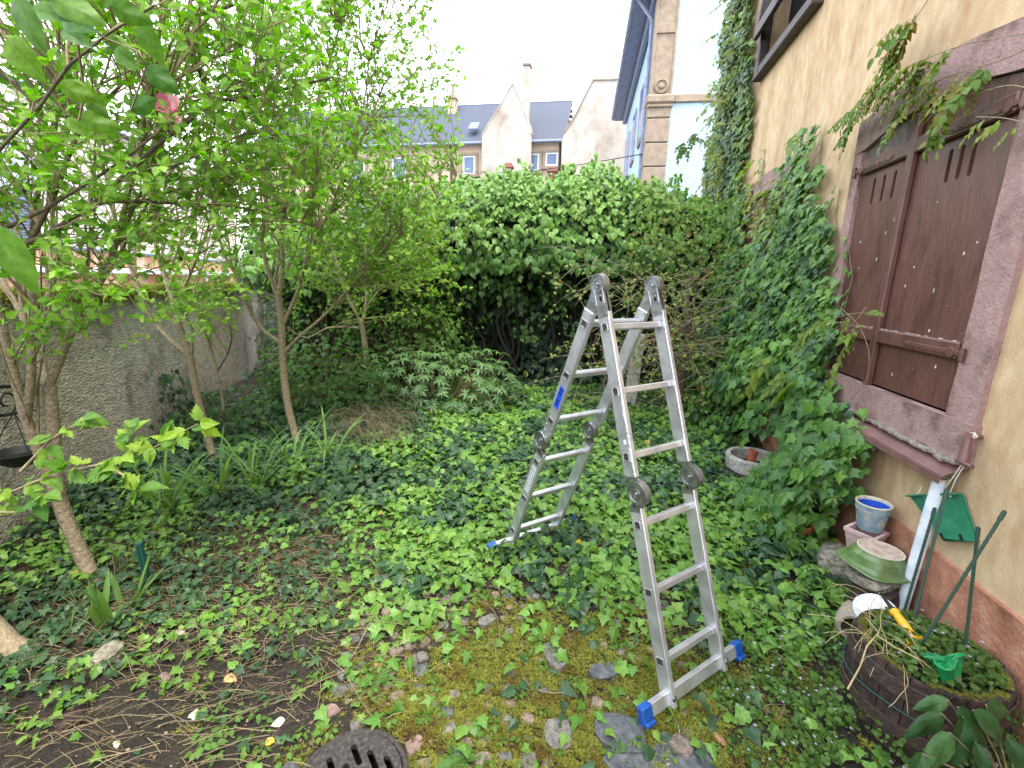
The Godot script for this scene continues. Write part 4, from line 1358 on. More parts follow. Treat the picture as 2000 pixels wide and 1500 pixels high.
func ladder() -> void:
	var T := Vector3(0.358, 1.718, -2.024)
	var u := Vector3(0.837, 0, -0.548)
	var v := Vector3(0.548, 0, 0.837)
	var af := 0.3273
	var ab := 0.389
	var l := thing("folding_ladder", "aluminium folding ladder standing open on the ivy, with blue plastic feet", "ladder")
	var yf := Vector3(0, cos(af), 0) - sin(af) * v
	var yb := Vector3(0, cos(ab), 0) + sin(ab) * v
	var xf := Transform3D(Basis(u, yf, u.cross(yf)), T)
	var xb := Transform3D(Basis(u, yb, u.cross(yb)), T)
	leg(l, xf, 1.775, 1.0, 0.0)
	leg(l, xb, 1.735, -1.0, 0.0)
	# top hinges
	for k in 2:
		var x := 0.0125 if k == 0 else 0.3605
		var hp := MB.new()
		var hd := MB.new()
		var turn := Basis(Vector3.UP, -PI / 2)
		var loc := Transform3D(Basis(), Vector3(x, 0, 0))
		var pf := hinge_plate(0.046, 0.148, 0.031, 0.0)
		hp.extrude(pf, 0.006, 0.0135, xf * loc * Transform3D(turn, Vector3.ZERO))
		hp.extrude(pf, -0.0135, -0.006, xf * loc * Transform3D(turn, Vector3.ZERO))
		hp.extrude(hinge_plate(0.0455, 0.148, 0.031, 0.0), -0.005, 0.005, xb * loc * Transform3D(turn, Vector3.ZERO))
		hinge_face(hp, hd, xf * loc * Transform3D(Basis(), Vector3(-0.0135, 0, 0)), 0.046, Vector2(0.004, -0.066))
		hinge_face(hp, hd, xf * loc * Transform3D(Basis(Vector3.UP, PI), Vector3(0.0135, 0, 0)), 0.046, Vector2(-0.004, -0.066))
		for e in [-1, 1]:
			hp.box(xf * loc * Vector3(-0.0155, -0.055, e * 0.024), Vector3(0.005, 0.07, 0.005), xf.basis * Basis(Vector3.RIGHT, 0.0), 0.002)
		var ho := piece("hinge", hp, M.steel, l)
		piece("hinge_lock_hole", hd, M.dark, ho)
	# stickers on the rear rail
	var s1 := MB.new()
	s1.box(Vector3(-0.0005, -0.60, 0.004), Vector3(0.001, 0.125, 0.036))
	var so := piece("blue_sticker", s1, M.label_blue, l, xb)
	var i1 := MB.new()
	for k in 5:
		i1.box(Vector3(-0.0013, -0.555 - k * 0.021, 0.002), Vector3(0.0006, 0.013 if k != 2 else 0.005, 0.020 if k < 3 else 0.024))
	piece("print", i1, M.ink_blue, so)
	var s2 := MB.new()
	s2.box(Vector3(-0.0005, -1.165, 0.0), Vector3(0.001, 0.19, 0.036))
	var so2 := piece("white_sticker", s2, M.label_white, l, xb)
	var i2 := MB.new()
	rng.seed = 55
	for k in 20:
		for e in 2:
			i2.box(Vector3(-0.0013, -1.08 - k * 0.0088, -0.008 + e * 0.016 + R(-0.002, 0.002)), Vector3(0.0006, 0.003, R(0.005, 0.012)))
	piece("print", i2, M.ink, so2)
	var sc := MB.new()
	rng.seed = 56
	for k in 26:
		var t := 0.50 + k * 0.0115
		sc.box(Vector3(-0.0004, -t, 0.033 - R(0.003, 0.010) * (0.5 + 0.5 * sin(k * 0.35))), Vector3(0.0009, 0.013, R(0.004, 0.016) * (0.4 + 0.6 * sin(k * 0.12))), Basis(Vector3.RIGHT, R(-0.2, 0.2)))
	piece("scuff", sc, M.label_white, l, xf)
	var s3 := MB.new()
	s3.box(Vector3(-0.0005, -0.685, 0.006), Vector3(0.001, 0.02, 0.014))
	piece("white_sticker", s3, M.label_white, l, xf)

# ================================================================ barrel planter and what stands round it
func barrel() -> void:
	rng.seed = 505
	var C := Vector3(1.663, 0, -1.533)
	var t := thing("barrel_planter", "old mossy half barrel planter of dark staves with rusty hoops", "planter", Transform3D(Basis(), C))
	var n := 20
	var rad := func(y: float) -> float:
		return 0.218 + 0.030 * sin(clampf((y + 0.05) / 0.5, 0, 1) * PI)
	for i in n:
		var b := MB.new()
		var top := 0.35 + R(-0.006, 0.006)
		var a0 := TAU * i / n + 0.006
		var a1 := TAU * (i + 1) / n - 0.006
		var dr := R(-0.003, 0.003)
		var ys := [-0.06, 0.06, 0.16, 0.26, top]
		for k in 4:
			var r0: float = rad.call(ys[k]) + dr
			var r1: float = rad.call(ys[k + 1]) + dr
			var th := 0.02
			var e0 := Vector3(cos(a0), 0, sin(a0))
			var e1 := Vector3(cos(a1), 0, sin(a1))
			var em := (e0 + e1).normalized() * 1.004
			var P := func(e: Vector3, r: float, y: float) -> Vector3:
				return e * r + Vector3.UP * y
			for q in [[e0, em], [em, e1]]:
				b.quad(P.call(q[1], r0, ys[k]), P.call(q[0], r0, ys[k]), P.call(q[0], r1, ys[k + 1]), P.call(q[1], r1, ys[k + 1]))
				b.quad(P.call(q[0], r0 - th, ys[k]), P.call(q[1], r0 - th, ys[k]), P.call(q[1], r1 - th, ys[k + 1]), P.call(q[0], r1 - th, ys[k + 1]))
				if k == 3:
					b.quad(P.call(q[1], r1, top), P.call(q[0], r1, top), P.call(q[0], r1 - th, top), P.call(q[1], r1 - th, top))
			b.quad(P.call(e0, r0, ys[k]), P.call(e0, r0 - th, ys[k]), P.call(e0, r1 - th, ys[k + 1]), P.call(e0, r1, ys[k + 1]))
			b.quad(P.call(e1, r0 - th, ys[k]), P.call(e1, r0, ys[k]), P.call(e1, r1, ys[k + 1]), P.call(e1, r1 - th, ys[k + 1]))
		piece("stave", b, M.oak, t)
	for q in [[0.265, 0.325], [0.10, 0.155]]:
		var h := MB.new()
		h.lathe([Vector2(rad.call(q[0]) + 0.002, q[0]), Vector2(rad.call(q[0]) + 0.0075, q[0] + 0.002), Vector2(rad.call(q[1]) + 0.0075, q[1] - 0.002), Vector2(rad.call(q[1]) + 0.002, q[1])], 48)
		piece("hoop", h, M.rust, t)
	var wi := MB.new()
	var wp := []
	for i in 49:
		var a := TAU * i / 48.0
		wp.append(Vector3(cos(a), 0, sin(a)) * (rad.call(0.2) + 0.006) + Vector3.UP * (0.205 + 0.012 * sin(a * 3.0)))
	wi.tube(wp, [0.0028], 6)
	piece("wire", wi, M.stake_post, t)
	var so := MB.new()
	so.col = Color(0.05, 0.04, 0.028)
	var ring := []
	for i in 24:
		var a := TAU * i / 24.0
		ring.append(Vector3(cos(a) * 0.2, 0.30 + R(-0.01, 0.01), sin(a) * 0.2))
	for i in 24:
		var m0: Vector3 = ring[i] * 0.5 + Vector3.UP * 0.17
		var m1: Vector3 = ring[(i + 1) % 24] * 0.5 + Vector3.UP * 0.17
		so.quad(ring[(i + 1) % 24], ring[i], m0, m1)
		so.tri(m1, m0, Vector3(0, 0.335, 0))
	piece("soil", so, M.soil, t)
	# moss on the rim
	var xs := []
	var cs := []
	for i in 1500:
		var a := R(0, TAU)
		if gn2.get_noise_2d(a * 1.5, 3.0) < -0.1:
			continue
		var s := R(0.005, 0.012)
		xs.append(Transform3D(Basis(Vector3.UP, R(0, TAU)).scaled(Vector3.ONE * s), Vector3(cos(a), 0, sin(a)) * R(0.198, 0.222) + Vector3.UP * R(0.34, 0.352)))
		cs.append(tint(Color(0.17, 0.17, 0.03), Color(0.28, 0.26, 0.05), R(0, 1)))
	scatter("rim_moss", LM.tuft, M.straw, xs, cs, t)
	# stakes
	var st := [[Vector3(1.805, 0.3, -1.813), Vector3(1.808, 0.821, -1.793)], [Vector3(1.692, 0.31, -1.65), Vector3(1.753, 0.947, -1.71)], [Vector3(1.614, 0.31, -1.54), Vector3(1.714, 0.983, -1.46)], [Vector3(1.803, 0.31, -1.529), Vector3(1.718, 0.881, -1.529)]]
	var says := ["short dark green plant stake leaning before the white tube", "long dark green plant stake leaning closely along the white tube", "dark green plant stake tilting furthest from the tube, crossing the upright stake", "upright dark green plant stake behind the crossing slanted stake"]
	for i in 4:
		var a: Vector3 = st[i][0]
		var b: Vector3 = st[i][1]
		var m := MB.new()
		var pts := []
		var rs := []
		var len := a.distance_to(b)
		var d := (b - a).normalized()
		var k := 0
		var w := -0.10
		while w < len:
			pts.append(a + d * w)
			rs.append(0.0052 if k % 2 == 0 else 0.0060)
			w += 0.012
			k += 1
		m.tube(pts, rs, 8)
		m.tube([b - d * 0.03, b + d * 0.004, b + d * 0.008], [0.0072, 0.0072, 0.003], 10)
		tag(piece("plant_stake", m, M.stake), says[i], "stake", "green plant stakes in the barrel")
	# white tube leaning on the wall
	var t0 := Vector3(1.983, 0.16, -2.009)
	var t1 := Vector3(1.967, 0.891, -1.959)
	var tb := MB.new()
	var td := (t1 - t0).normalized()
	tb.tube([t0 - td * 0.15, t1], [0.0265], 20, false)
	var tbn := thing("white_tube", "white plastic tube with a cream rim leaning beside the barrel planter", "tube")
	piece("tube_wall", tb, M.white_tube, tbn)
	var rm := MB.new()
	rm.lathe([Vector2(0.0267, -0.006), Vector2(0.031, -0.004), Vector2(0.031, 0.004), Vector2(0.024, 0.005), Vector2(0.022, -0.03)], 24, Transform3D(Basis(Quaternion(Vector3.UP, td)), t1))
	piece("rim", rm, M.pot_rim, tbn)
	var dk := MB.new()
	dk.lathe([Vector2(0.026, 0), Vector2(0, 0)], 16, Transform3D(Basis(Quaternion(Vector3.UP, td)), t1 - td * 0.04))
	piece("hollow", dk, M.dark, tbn)
	# yellow hand tool lying in the barrel
	var h0 := Vector3(1.605, 0.43, -1.661)
	var h1 := Vector3(1.623, 0.375, -1.556)
	var ht := thing("hand_cultivator", "hand tool with yellow handle resting on the barrel's far rim", "garden tool")
	var hm := MB.new()
	hm.tube([h0, h0.lerp(h1, 0.1), h0.lerp(h1, 0.15), h0.lerp(h1, 0.5), h0.lerp(h1, 0.9), h1], [0.017, 0.019, 0.015, 0.018, 0.0145, 0.016], 14)
	piece("handle", hm, M.yellow_tool, ht)
	var hk := MB.new()
	var hd := (h0 - h1).normalized()
	hk.tube([h0, h0 + hd * 0.035, h0 + hd * 0.06], [0.009, 0.007, 0.006], 10)
	piece("shank", hk, M.cable, ht)
	var hh := MB.new()
	var sd := hd.cross(Vector3.UP).normalized()
	hh.tube([h1 + sd * 0.035 - Vector3.UP * 0.02, h1 + sd * 0.03 + Vector3.UP * 0.004, h1 + Vector3.UP * 0.006, h1 - sd * 0.035 - Vector3.UP * 0.002, h1 - sd * 0.05 - Vector3.UP * 0.025], [0.010, 0.012, 0.014, 0.012, 0.008], 10)
	piece("guard", hh, M.yellow_tool, ht)
	# green glove
	var gc := Vector3(1.588, 0.4, -1.387)
	var gl := MB.new()
	var seg := 30
	var rows := 12
	var gp := []
	for r in rows + 1:
		var row := []
		var t_ := r / float(rows)
		for k in seg:
			var a := TAU * k / seg
			var rr := 0.026 + 0.010 * t_ + 0.008 * pow(t_, 4)
			rr *= 1.0 + 0.22 * sin(a * 3.0 + t_ * 2.0) * (0.3 + t_) + 0.10 * sin(a * 7.0 + 1.0) * t_
			row.append(Vector3(cos(a) * rr * 1.25, -0.035 + t_ * 0.075 + 0.009 * sin(a * 2.0 + 0.6) * t_, sin(a) * rr * 0.8))
		gp.append(row)
	var gb_ := Basis(Vector3.BACK, 0.25) * Basis(Vector3.RIGHT, -0.25)
	for r in rows:
		for k in seg:
			var q := (k + 1) % seg
			gl.quad(gc + gb_ * gp[r][q], gc + gb_ * gp[r][k], gc + gb_ * gp[r + 1][k], gc + gb_ * gp[r + 1][q])
	var bot := []
	for k in seg:
		bot.append(gc + gb_ * gp[0][k])
	gl.face(bot, Vector3.DOWN)
	for k in seg:
		var q := (k + 1) % seg
		var mid: Vector3 = gc + gb_ * Vector3(0.004, 0.030, 0.0)
		var m0: Vector3 = (gc + gb_ * gp[rows][k]).lerp(mid, 0.45) + Vector3(0, 0.006 * sin(k * 1.7), 0)
		var m1: Vector3 = (gc + gb_ * gp[rows][q]).lerp(mid, 0.45) + Vector3(0, 0.006 * sin(q * 1.7), 0)
		gl.quad(gc + gb_ * gp[rows][q], gc + gb_ * gp[rows][k], m0, m1)
		gl.tri(m1, m0, mid)
	var cuff := []
	for k in seg + 1:
		cuff.append(gc + gb_ * gp[rows][k % seg])
	gl.tube(cuff, [0.0035], 6)
	tag(piece("green_glove", gl, M.glove), "crumpled bright green rubber glove lying in the barrel planter", "glove")

func rock(seed_: int, size: Vector3, rough := 0.18) -> MB:
	var b := MB.new()
	var f := FastNoiseLite.new()
	f.seed = seed_
	f.frequency = 0.9
	var P := func(i: int, j: int) -> Vector3:
		var th := PI * i / 10.0
		var ph := TAU * j / 16.0
		var d := Vector3(sin(th) * cos(ph), cos(th), sin(th) * sin(ph))
		var sq := Vector3(signf(d.x) * pow(absf(d.x), 0.7), signf(d.y) * pow(absf(d.y), 0.7), signf(d.z) * pow(absf(d.z), 0.7))
		return sq * size * 0.5 * (1.0 + rough * f.get_noise_3dv(d * 1.4))
	for i in 10:
		for j in 16:
			var a: Vector3 = P.call(i, j)
			var c: Vector3 = P.call(i, j + 1)
			var d: Vector3 = P.call(i + 1, j + 1)
			var e: Vector3 = P.call(i + 1, j)
			if i > 0:
				b.tri(a, c, d)
			if i < 9:
				b.tri(a, d, e)
	return b

func wall_clutter() -> void:
	var hf := house_frame()
	# shutter handle, string and hanging green planter
	var hd := thing("window_crank", "brown iron handle hanging from a wall peg at the window sill's end", "handle")
	var a := Vector3(2.019, 1.12, -1.878)
	var b := Vector3(1.939, 1.133, -1.855)
	var c := Vector3(1.926, 1.017, -1.839)
	var m := MB.new()
	m.tube([a, b], [0.010], 10)
	m.tube([b + (b - a) * 0.1, b + (b - a) * 0.15], [0.014], 10)
	piece("peg", m, M.flash, hd)
	var g := MB.new()
	g.tube([b + Vector3.UP * 0.012, b, b.lerp(c, 0.4), b.lerp(c, 0.85), c], [0.010, 0.012, 0.016, 0.022, 0.018], 14)
	g.tube([c + Vector3(0.005, 0, -0.03), c - Vector3(0.009, 0, -0.049)], [0.012, 0.010], 10)
	piece("grip", g, M.flash, hd)
	var pc := Vector3(1.956, 0.822, -1.924)
	var pl := thing("green_planter", "green plastic flower box hung upside down by white string on the wall", "flower box")
	var bx := Vector3(-0.179, 0, 0.984)
	var top0 := Vector3(2.033, 0.719, -2.124)
	var top1 := Vector3(2.006, 0.853, -1.873)
	var e := (top1 - top0)
	var L := e.length()
	e = e.normalized()
	var up := Vector3.UP
	var out := Vector3(-0.984, 0, -0.179)
	var pxf := Transform3D(Basis(e, up, e.cross(up)).orthonormalized(), top0)
	var pm := MB.new()
	var hgt := 0.195
	# two slanting sides meeting in a ridge: outer shell, open towards the wall
	pm.extrude([Vector2(0, 0), Vector2(L, 0), Vector2(L * 1.12, -hgt), Vector2(L * 0.50, -hgt * 1.04)], 0.004, 0.010, pxf)
	pm.quad(pxf * Vector3(0, 0, 0.026), pxf * Vector3(L * 0.5, -hgt * 1.04, 0.010), pxf * Vector3(L * 0.64, -hgt * 0.98, 0.048), pxf * Vector3(L * 0.40, 0, 0.048))
	pm.quad(pxf * Vector3(L * 0.40, 0, 0.048), pxf * Vector3(L * 0.64, -hgt * 0.98, 0.048), pxf * Vector3(L * 1.12, -hgt, 0.014), pxf * Vector3(L, 0, 0.014))
	pm.quad(pxf * Vector3(0, 0, 0.010), pxf * Vector3(L * 0.50, -hgt * 1.04, 0.010), pxf * Vector3(L * 0.64, -hgt * 0.98, 0.048), pxf * Vector3(L * 0.40, 0, 0.048))
	pm.box(pxf * Vector3(L * 0.5, 0.002, 0.026), Vector3(L * 0.98, 0.010, 0.052), pxf.basis, 0.003)
	piece("box_shell", pm, M.green_plastic, pl)
	var nt := MB.new()
	for k in [0.66, 0.93]:
		nt.box(pxf * Vector3(L * k, -hgt * 0.93, 0.048 - (k - 0.64) * 0.07 + 0.003), Vector3(0.006, 0.026, 0.006), pxf.basis * Basis(Vector3.BACK, 0.25))
	piece("drain_slot", nt, M.dark, pl)
	var sg := MB.new()
	var s0 := pxf * Vector3(L * 0.72, 0.006, 0.035)
	var s1 := pxf * Vector3(L * 0.86, 0.006, 0.03)
	sg.tube([c, c.lerp(s0, 0.5) + Vector3(0, -0.003, 0), s0], [0.0025], 6)
	sg.tube([c + Vector3(0.012, 0, 0), c.lerp(s1, 0.5), s1], [0.0025], 6)
	sg.tube([s0, s0 + Vector3(0.003, -0.014, 0.004)], [0.005, 0.004], 8)
	sg.tube([s1, s1 + Vector3(0.003, -0.014, 0.004)], [0.005, 0.004], 8)
	for k in 5:
		sg.tube([b + Vector3(0.006 * k - 0.004, 0.013, 0), b + Vector3(0.006 * k, 0, 0.013), b + Vector3(0.006 * k + 0.004, -0.013, 0)], [0.0022], 6)
	var s2 := pxf * Vector3(L * 0.22, 0.006, 0.035)
	sg.tube([s2, s2 + Vector3(0.012, 0.045, 0)], [0.0022], 6)
	tag(piece("white_string", sg, M.string), "white string knotted from the wall handle down to the green flower box", "string")
	# blue glazed pot on a pink pot
	var bp := Vector3(1.971, 0.454, -2.281)
	var bk := thing("blue_pot", "weathered blue flower pot with bright blue inside, on a pink pot", "flower pot", Transform3D(Basis(Vector3(0.25, 0, 1).normalized(), 0.03).scaled(Vector3.ONE * 0.77), bp))
	var pm2 := MB.new()
	pm2.lathe([Vector2(0.0, 0.0), Vector2(0.072, 0.0), Vector2(0.076, 0.01), Vector2(0.098, 0.145), Vector2(0.103, 0.148), Vector2(0.104, 0.158), Vector2(0.101, 0.161), Vector2(0.104, 0.164), Vector2(0.106, 0.192)], 36)
	piece("pot_wall", pm2, M.pot_blue, bk)
	var rim := MB.new()
	rim.lathe([Vector2(0.106, 0.192), Vector2(0.107, 0.200), Vector2(0.100, 0.202), Vector2(0.096, 0.196), Vector2(0.094, 0.178)], 36)
	piece("rim", rim, M.pot_rim, bk)
	var ins := MB.new()
	ins.lathe([Vector2(0.094, 0.178), Vector2(0.070, 0.02), Vector2(0.0, 0.02)], 36)
	piece("inside", ins, M.glaze_blue, bk)
	var pk := thing("pink_pot", "square pale pink pot standing under the blue flower pot", "flower pot", Transform3D(Basis(Vector3.UP, 0.5).scaled(Vector3.ONE * 0.82), bp + Vector3(-0.025, -0.126, 0.015)))
	var pm3 := MB.new()
	var pr := [Vector2(0.072, 0), Vector2(0.096, 0.128), Vector2(0.104, 0.128), Vector2(0.106, 0.153), Vector2(0.085, 0.153), Vector2(0.06, 0.02)]
	pm3.lathe(pr, 4, Transform3D(Basis(Vector3.UP, PI / 4), Vector3.ZERO), 1.25, 1.25)
	for i in range(0, pm3.v.size(), 3):
		var nn := (pm3.v[i + 2] - pm3.v[i]).cross(pm3.v[i + 1] - pm3.v[i]).normalized()
		for k in 3:
			pm3.n[i + k] = nn
	piece("pot_wall", pm3, M.pink_pot, pk)
	# terracotta pot in the ivy
	var tp := on(Vector3(1.978, 0.108, -2.766))
	var tc := thing("terracotta_pot", "terracotta pot lying tilted and half hidden in the ivy", "flower pot", Transform3D(Basis(Vector3(0.4, 0, 1).normalized(), 0.7), tp + Vector3(0, 0.05, 0)))
	var pm4 := MB.new()
	pm4.lathe([Vector2(0, 0), Vector2(0.055, 0.0), Vector2(0.078, 0.10), Vector2(0.086, 0.10), Vector2(0.088, 0.13), Vector2(0.078, 0.13), Vector2(0.068, 0.095), Vector2(0.05, 0.012), Vector2(0, 0.012)], 28)
	piece("pot_wall", pm4, M.terracotta, tc)
	# stones and the upturned bowl
	var bc := Vector3(1.881, 0.346, -2.106)
	var ax := Vector3(0.862, -0.053, 0.504)
	var sb := on(bc + Vector3(0.02, 0, 0.0))
	tag(piece("dark_stone", rock(3, Vector3(0.25, 0.27, 0.20)), M.rust, null, Transform3D(Basis(Vector3.UP, 0.4), sb + Vector3(0.02, 0.11, 0.02))), "dark brown block of stone carrying the upturned green bowl", "stone")
	tag(piece("flat_stone", rock(8, Vector3(0.30, 0.07, 0.21)), M.stone, null, Transform3D(Basis(Vector3.UP, 0.3) * Basis(Vector3.BACK, 0.06), sb + Vector3(0.01, 0.252, 0.0))), "flat mossy stone slab wedged just under the green bowl's rim", "stone")
	tag(piece("mossy_stone", rock(5, Vector3(0.24, 0.20, 0.22)), M.stone, null, Transform3D(Basis(Vector3.UP, 1.0), on(Vector3(1.972, 0.18, -2.441), 0.07))), "mossy rounded stone between the ivy and the green bowl", "stone")
	var bo := MB.new()
	bo.lathe([Vector2(0.205, -0.004), Vector2(0.212, 0.004), Vector2(0.206, 0.012), Vector2(0.180, 0.016), Vector2(0.166, 0.035), Vector2(0.148, 0.085), Vector2(0.126, 0.112), Vector2(0.124, 0.122), Vector2(0.116, 0.124)], 48, Transform3D(), 1.0, 0.70)
	bo.lathe([Vector2(0.150, 0.03), Vector2(0.196, 0.0), Vector2(0.205, -0.004)], 48, Transform3D(), 1.0, 0.70)
	for i in bo.v.size():   # pouring lip
		var p := bo.v[i]
		if p.y < 0.03:
			bo.v[i].y += 0.012 * sin(atan2(p.z, p.x) * 3.0)
	var bxf := Transform3D(Basis(ax, Vector3.UP, ax.cross(Vector3.UP)).orthonormalized() * Basis(Vector3.RIGHT, 0.16) * Basis.from_scale(Vector3.ONE * 0.80), bc + Vector3(0.01, 0.0, 0))
	var bw := thing("green_bowl", "oval green glazed bowl lying upside down on the stones", "bowl", bxf)
	piece("bowl_wall", bo, M.bowl, bw)
	var ft := MB.new()
	ft.lathe([Vector2(0.117, 0.1235), Vector2(0.112, 0.1215), Vector2(0.0, 0.1175)], 48, Transform3D(), 1.0, 0.70)
	piece("foot", ft, M.bowl_foot, bw)
	var fr := MB.new()
	fr.lathe([Vector2(0.125, 0.119), Vector2(0.124, 0.1265), Vector2(0.117, 0.1265), Vector2(0.115, 0.119)], 48, Transform3D(), 1.0, 0.70)
	piece("foot_ring", fr, M.pot_rim, bw)
	# clay pipe end and white dish behind the barrel
	var cp := Vector3(1.749, 0.1, -1.994)
	var cl := thing("clay_pipe", "short greyish clay pipe lying against the barrel planter", "pipe", Transform3D(Basis(Vector3.UP, -0.7) * Basis(Vector3.RIGHT, PI / 2 - 0.15), cp))
	var cm := MB.new()
	cm.lathe([Vector2(0.050, 0.10), Vector2(0.060, 0.10), Vector2(0.072, 0.085), Vector2(0.078, 0.02), Vector2(0.066, -0.09), Vector2(0.05, -0.16)].map(func(q): return q) , 24)
	cm.lathe([Vector2(0.04, -0.16), Vector2(0.050, 0.10)], 24)
	piece("pipe_wall", cm, M.clay, cl)
	var wd := Vector3(1.671, 0.3, -1.798)
	var wm := MB.new()
	wm.lathe([Vector2(0.088, -0.02), Vector2(0.092, 0.0), Vector2(0.080, 0.028), Vector2(0.05, 0.043), Vector2(0, 0.047)], 32, Transform3D(Basis(Vector3(1, 0, 0.3).normalized(), 0.45), wd))
	tag(piece("white_dish", wm, M.white_dish), "white plastic dish tucked behind the rim of the barrel planter", "dish")

func small_things() -> void:
	rng.seed = 606
	# concrete ring with a clay tube inside
	var wc := on(Vector3(2.153, 0.335, -3.825), 0.012)
	var r := thing("concrete_ring", "pale round concrete well ring sunk among the ivy", "well ring", Transform3D(Basis(), wc))
	var rm := MB.new()
	rm.lathe([Vector2(0.225, -0.2), Vector2(0.228, 0.085), Vector2(0.220, 0.10), Vector2(0.192, 0.10), Vector2(0.184, 0.09), Vector2(0.175, -0.2)], 44)
	piece("ring_wall", rm, M.concrete, r)
	var fb := MB.new()
	fb.lathe([Vector2(0.182, -0.0), Vector2(0, -0.05)], 32)
	piece("ring_floor", fb, M.clay, r)
	var tb := MB.new()
	tb.lathe([Vector2(0.034, -0.06), Vector2(0.034, 0.105), Vector2(0.040, 0.107), Vector2(0.041, 0.132), Vector2(0.028, 0.132), Vector2(0.026, 0.05), Vector2(0, 0.05)], 24, Transform3D(Basis(Vector3(0, 0, 1), -0.08), wc + Vector3(-0.03, 0.02, 0.02)))
	tag(piece("clay_tube", tb, M.terracotta), "small terracotta tube standing inside the concrete well ring", "tube")
	# post and fence stakes in the bed
	var p0 := on(Vector3(-1.902, 0.05, -2.142))
	var pb := MB.new()
	pb.box(p0 + Vector3(-0.02, 0.10, 0), Vector3(0.030, 0.30, 0.022), Basis(Vector3.BACK, 0.06), 0.002)
	pb.box(p0 + Vector3(-0.02, 0.10, 0.014), Vector3(0.007, 0.29, 0.018), Basis(Vector3.BACK, 0.06), 0.001)
	tag(piece("metal_post", pb, M.stake_post), "short dark green metal post stuck in the dry stalks of the bed", "post")
	var rod := MB.new()
	var q0 := on(Vector3(-2.247, 0.023, -1.9))
	rod.tube([q0 - Vector3(0, 0.05, 0), q0 + Vector3(-0.16, 0.30, -0.03)], [0.004], 6)
	tag(piece("garden_rod", rod, M.stake), "thin dark rod leaning in the bed below the roughcast wall", "rod")
	# weathered white post in the tangle at the back
	var wpb := MB.new()
	var wp := Vector3(1.509, 0.534, -5.6)
	wpb.box(wp + Vector3(0, 0.1, 0), Vector3(0.14, 1.0, 0.10), Basis(Vector3.BACK, -0.05), 0.012)
	tag(piece("white_post", wpb, M.concrete), "weathered white post behind the ladder, in the tangle of stems", "post")
	# wrought iron bracket with hanging pan on the wall
	var lf := left_frame()
	var br := thing("wall_bracket", "black wrought iron scroll bracket fixed to the roughcast wall", "bracket")
	var bm := MB.new()
	var k0 := Vector3(-2.98, 1.048, -2.581)
	var k1 := Vector3(-2.957, 1.008, -2.8)
	bm.tube([k0, k0.lerp(k1, 0.6), k1], [0.010, 0.009, 0.004], 8)
	var k2 := Vector3(-2.97, 0.884, -2.54)
	var k3 := Vector3(-2.94, 0.869, -2.724)
	bm.tube([k2, k2.lerp(k3, 0.6), k3], [0.010, 0.009, 0.004], 8)
	var sc := []
	var c0 := Vector3(-2.965, 0.961, -2.561)
	for i in 30:
		var t := i / 29.0
		var a := -2.4 + t * 7.0
		var rr := 0.085 * (1.0 - 0.75 * t)
		sc.append(c0 + lf.basis * Vector3(cos(a) * rr, sin(a) * rr, 0.02))
	bm.tube(sc, [0.006], 7)
	piece("scroll", bm, M.wrought, br)
	var pan := thing("hanging_pan", "black hanging basket pan below the iron wall bracket", "basket", Transform3D(Basis(), Vector3(-2.845, 0.662, -2.484)))
	var pm := MB.new()
	pm.lathe([Vector2(0.0, -0.06), Vector2(0.05, -0.055), Vector2(0.10, -0.02), Vector2(0.12, 0.025), Vector2(0.126, 0.028), Vector2(0.118, 0.03), Vector2(0.09, -0.01), Vector2(0.0, -0.04)], 28)
	piece("bowl", pm, M.wrought, pan)
	var hm := MB.new()
	for i in 3:
		var a := TAU * i / 3.0 + 0.4
		hm.tube([Vector3(cos(a) * 0.12, 0.026, sin(a) * 0.12), Vector3(0.02, 0.26, 0)], [0.003], 5)
	piece("hanger", hm, M.wrought, pan)
	# rocks, broken pot pieces
	for q in [[Vector3(-1.763, 0.001, -1.71), Vector3(0.12, 0.08, 0.09), 11, M.stone, "round mossy stone lying among ivy at the edge of the bed", "mossy_rock"], [Vector3(-1.456, 0, -1.627), Vector3(0.06, 0.045, 0.04), 12, M.cobbles[4], "small reddish broken stone beside the round mossy stone", "broken_stone"], [Vector3(-1.666, 0, -1.425), Vector3(0.09, 0.04, 0.07), 13, M.oak, "dark brown lump of stone half buried under ivy near the bed's corner", "brown_stone"], [Vector3(-1.563, 0.018, -1.848), Vector3(0.07, 0.02, 0.06), 14, M.clay, "flat pale stone chip among dry stalks in the bed", "pale_stone"], [Vector3(0.684, 0, -1.415), Vector3(0.09, 0.04, 0.08), 15, M.cobbles[0], "grey lump of stone beside the near blue ladder foot", "grey_stone"]]:
		tag(piece(q[5], rock(q[2], q[1]), q[3], null, Transform3D(Basis(Vector3.UP, q[2]), on(q[0], q[1].y * 0.3))), q[4], "stone")
	# garden wires strung from the climbing stems to the wall
	var wi := MB.new()
	wi.tube([Vector3(1.855, 1.46, -5), Vector3(2.383, 1.726, -4.6)], [0.0035], 5)
	wi.tube([Vector3(1.917, 0.994, -5), Vector3(2.303, 1.576, -4.6)], [0.003], 5)
	wi.tube([Vector3(1.825, 1.437, -5), Vector3(1.893, 1.218, -5)], [0.004], 5)
	tag(piece("garden_wire", wi, M.stake_post), "thin green wires stretched from the old stems to the shuttered wall", "wire")

# ================================================================ plants on the ground
const YOUNG_A := Color(0.102, 0.240, 0.032)
const YOUNG_B := Color(0.190, 0.355, 0.062)
const OLD_A := Color(0.032, 0.078, 0.034)
const OLD_B := Color(0.070, 0.150, 0.058)

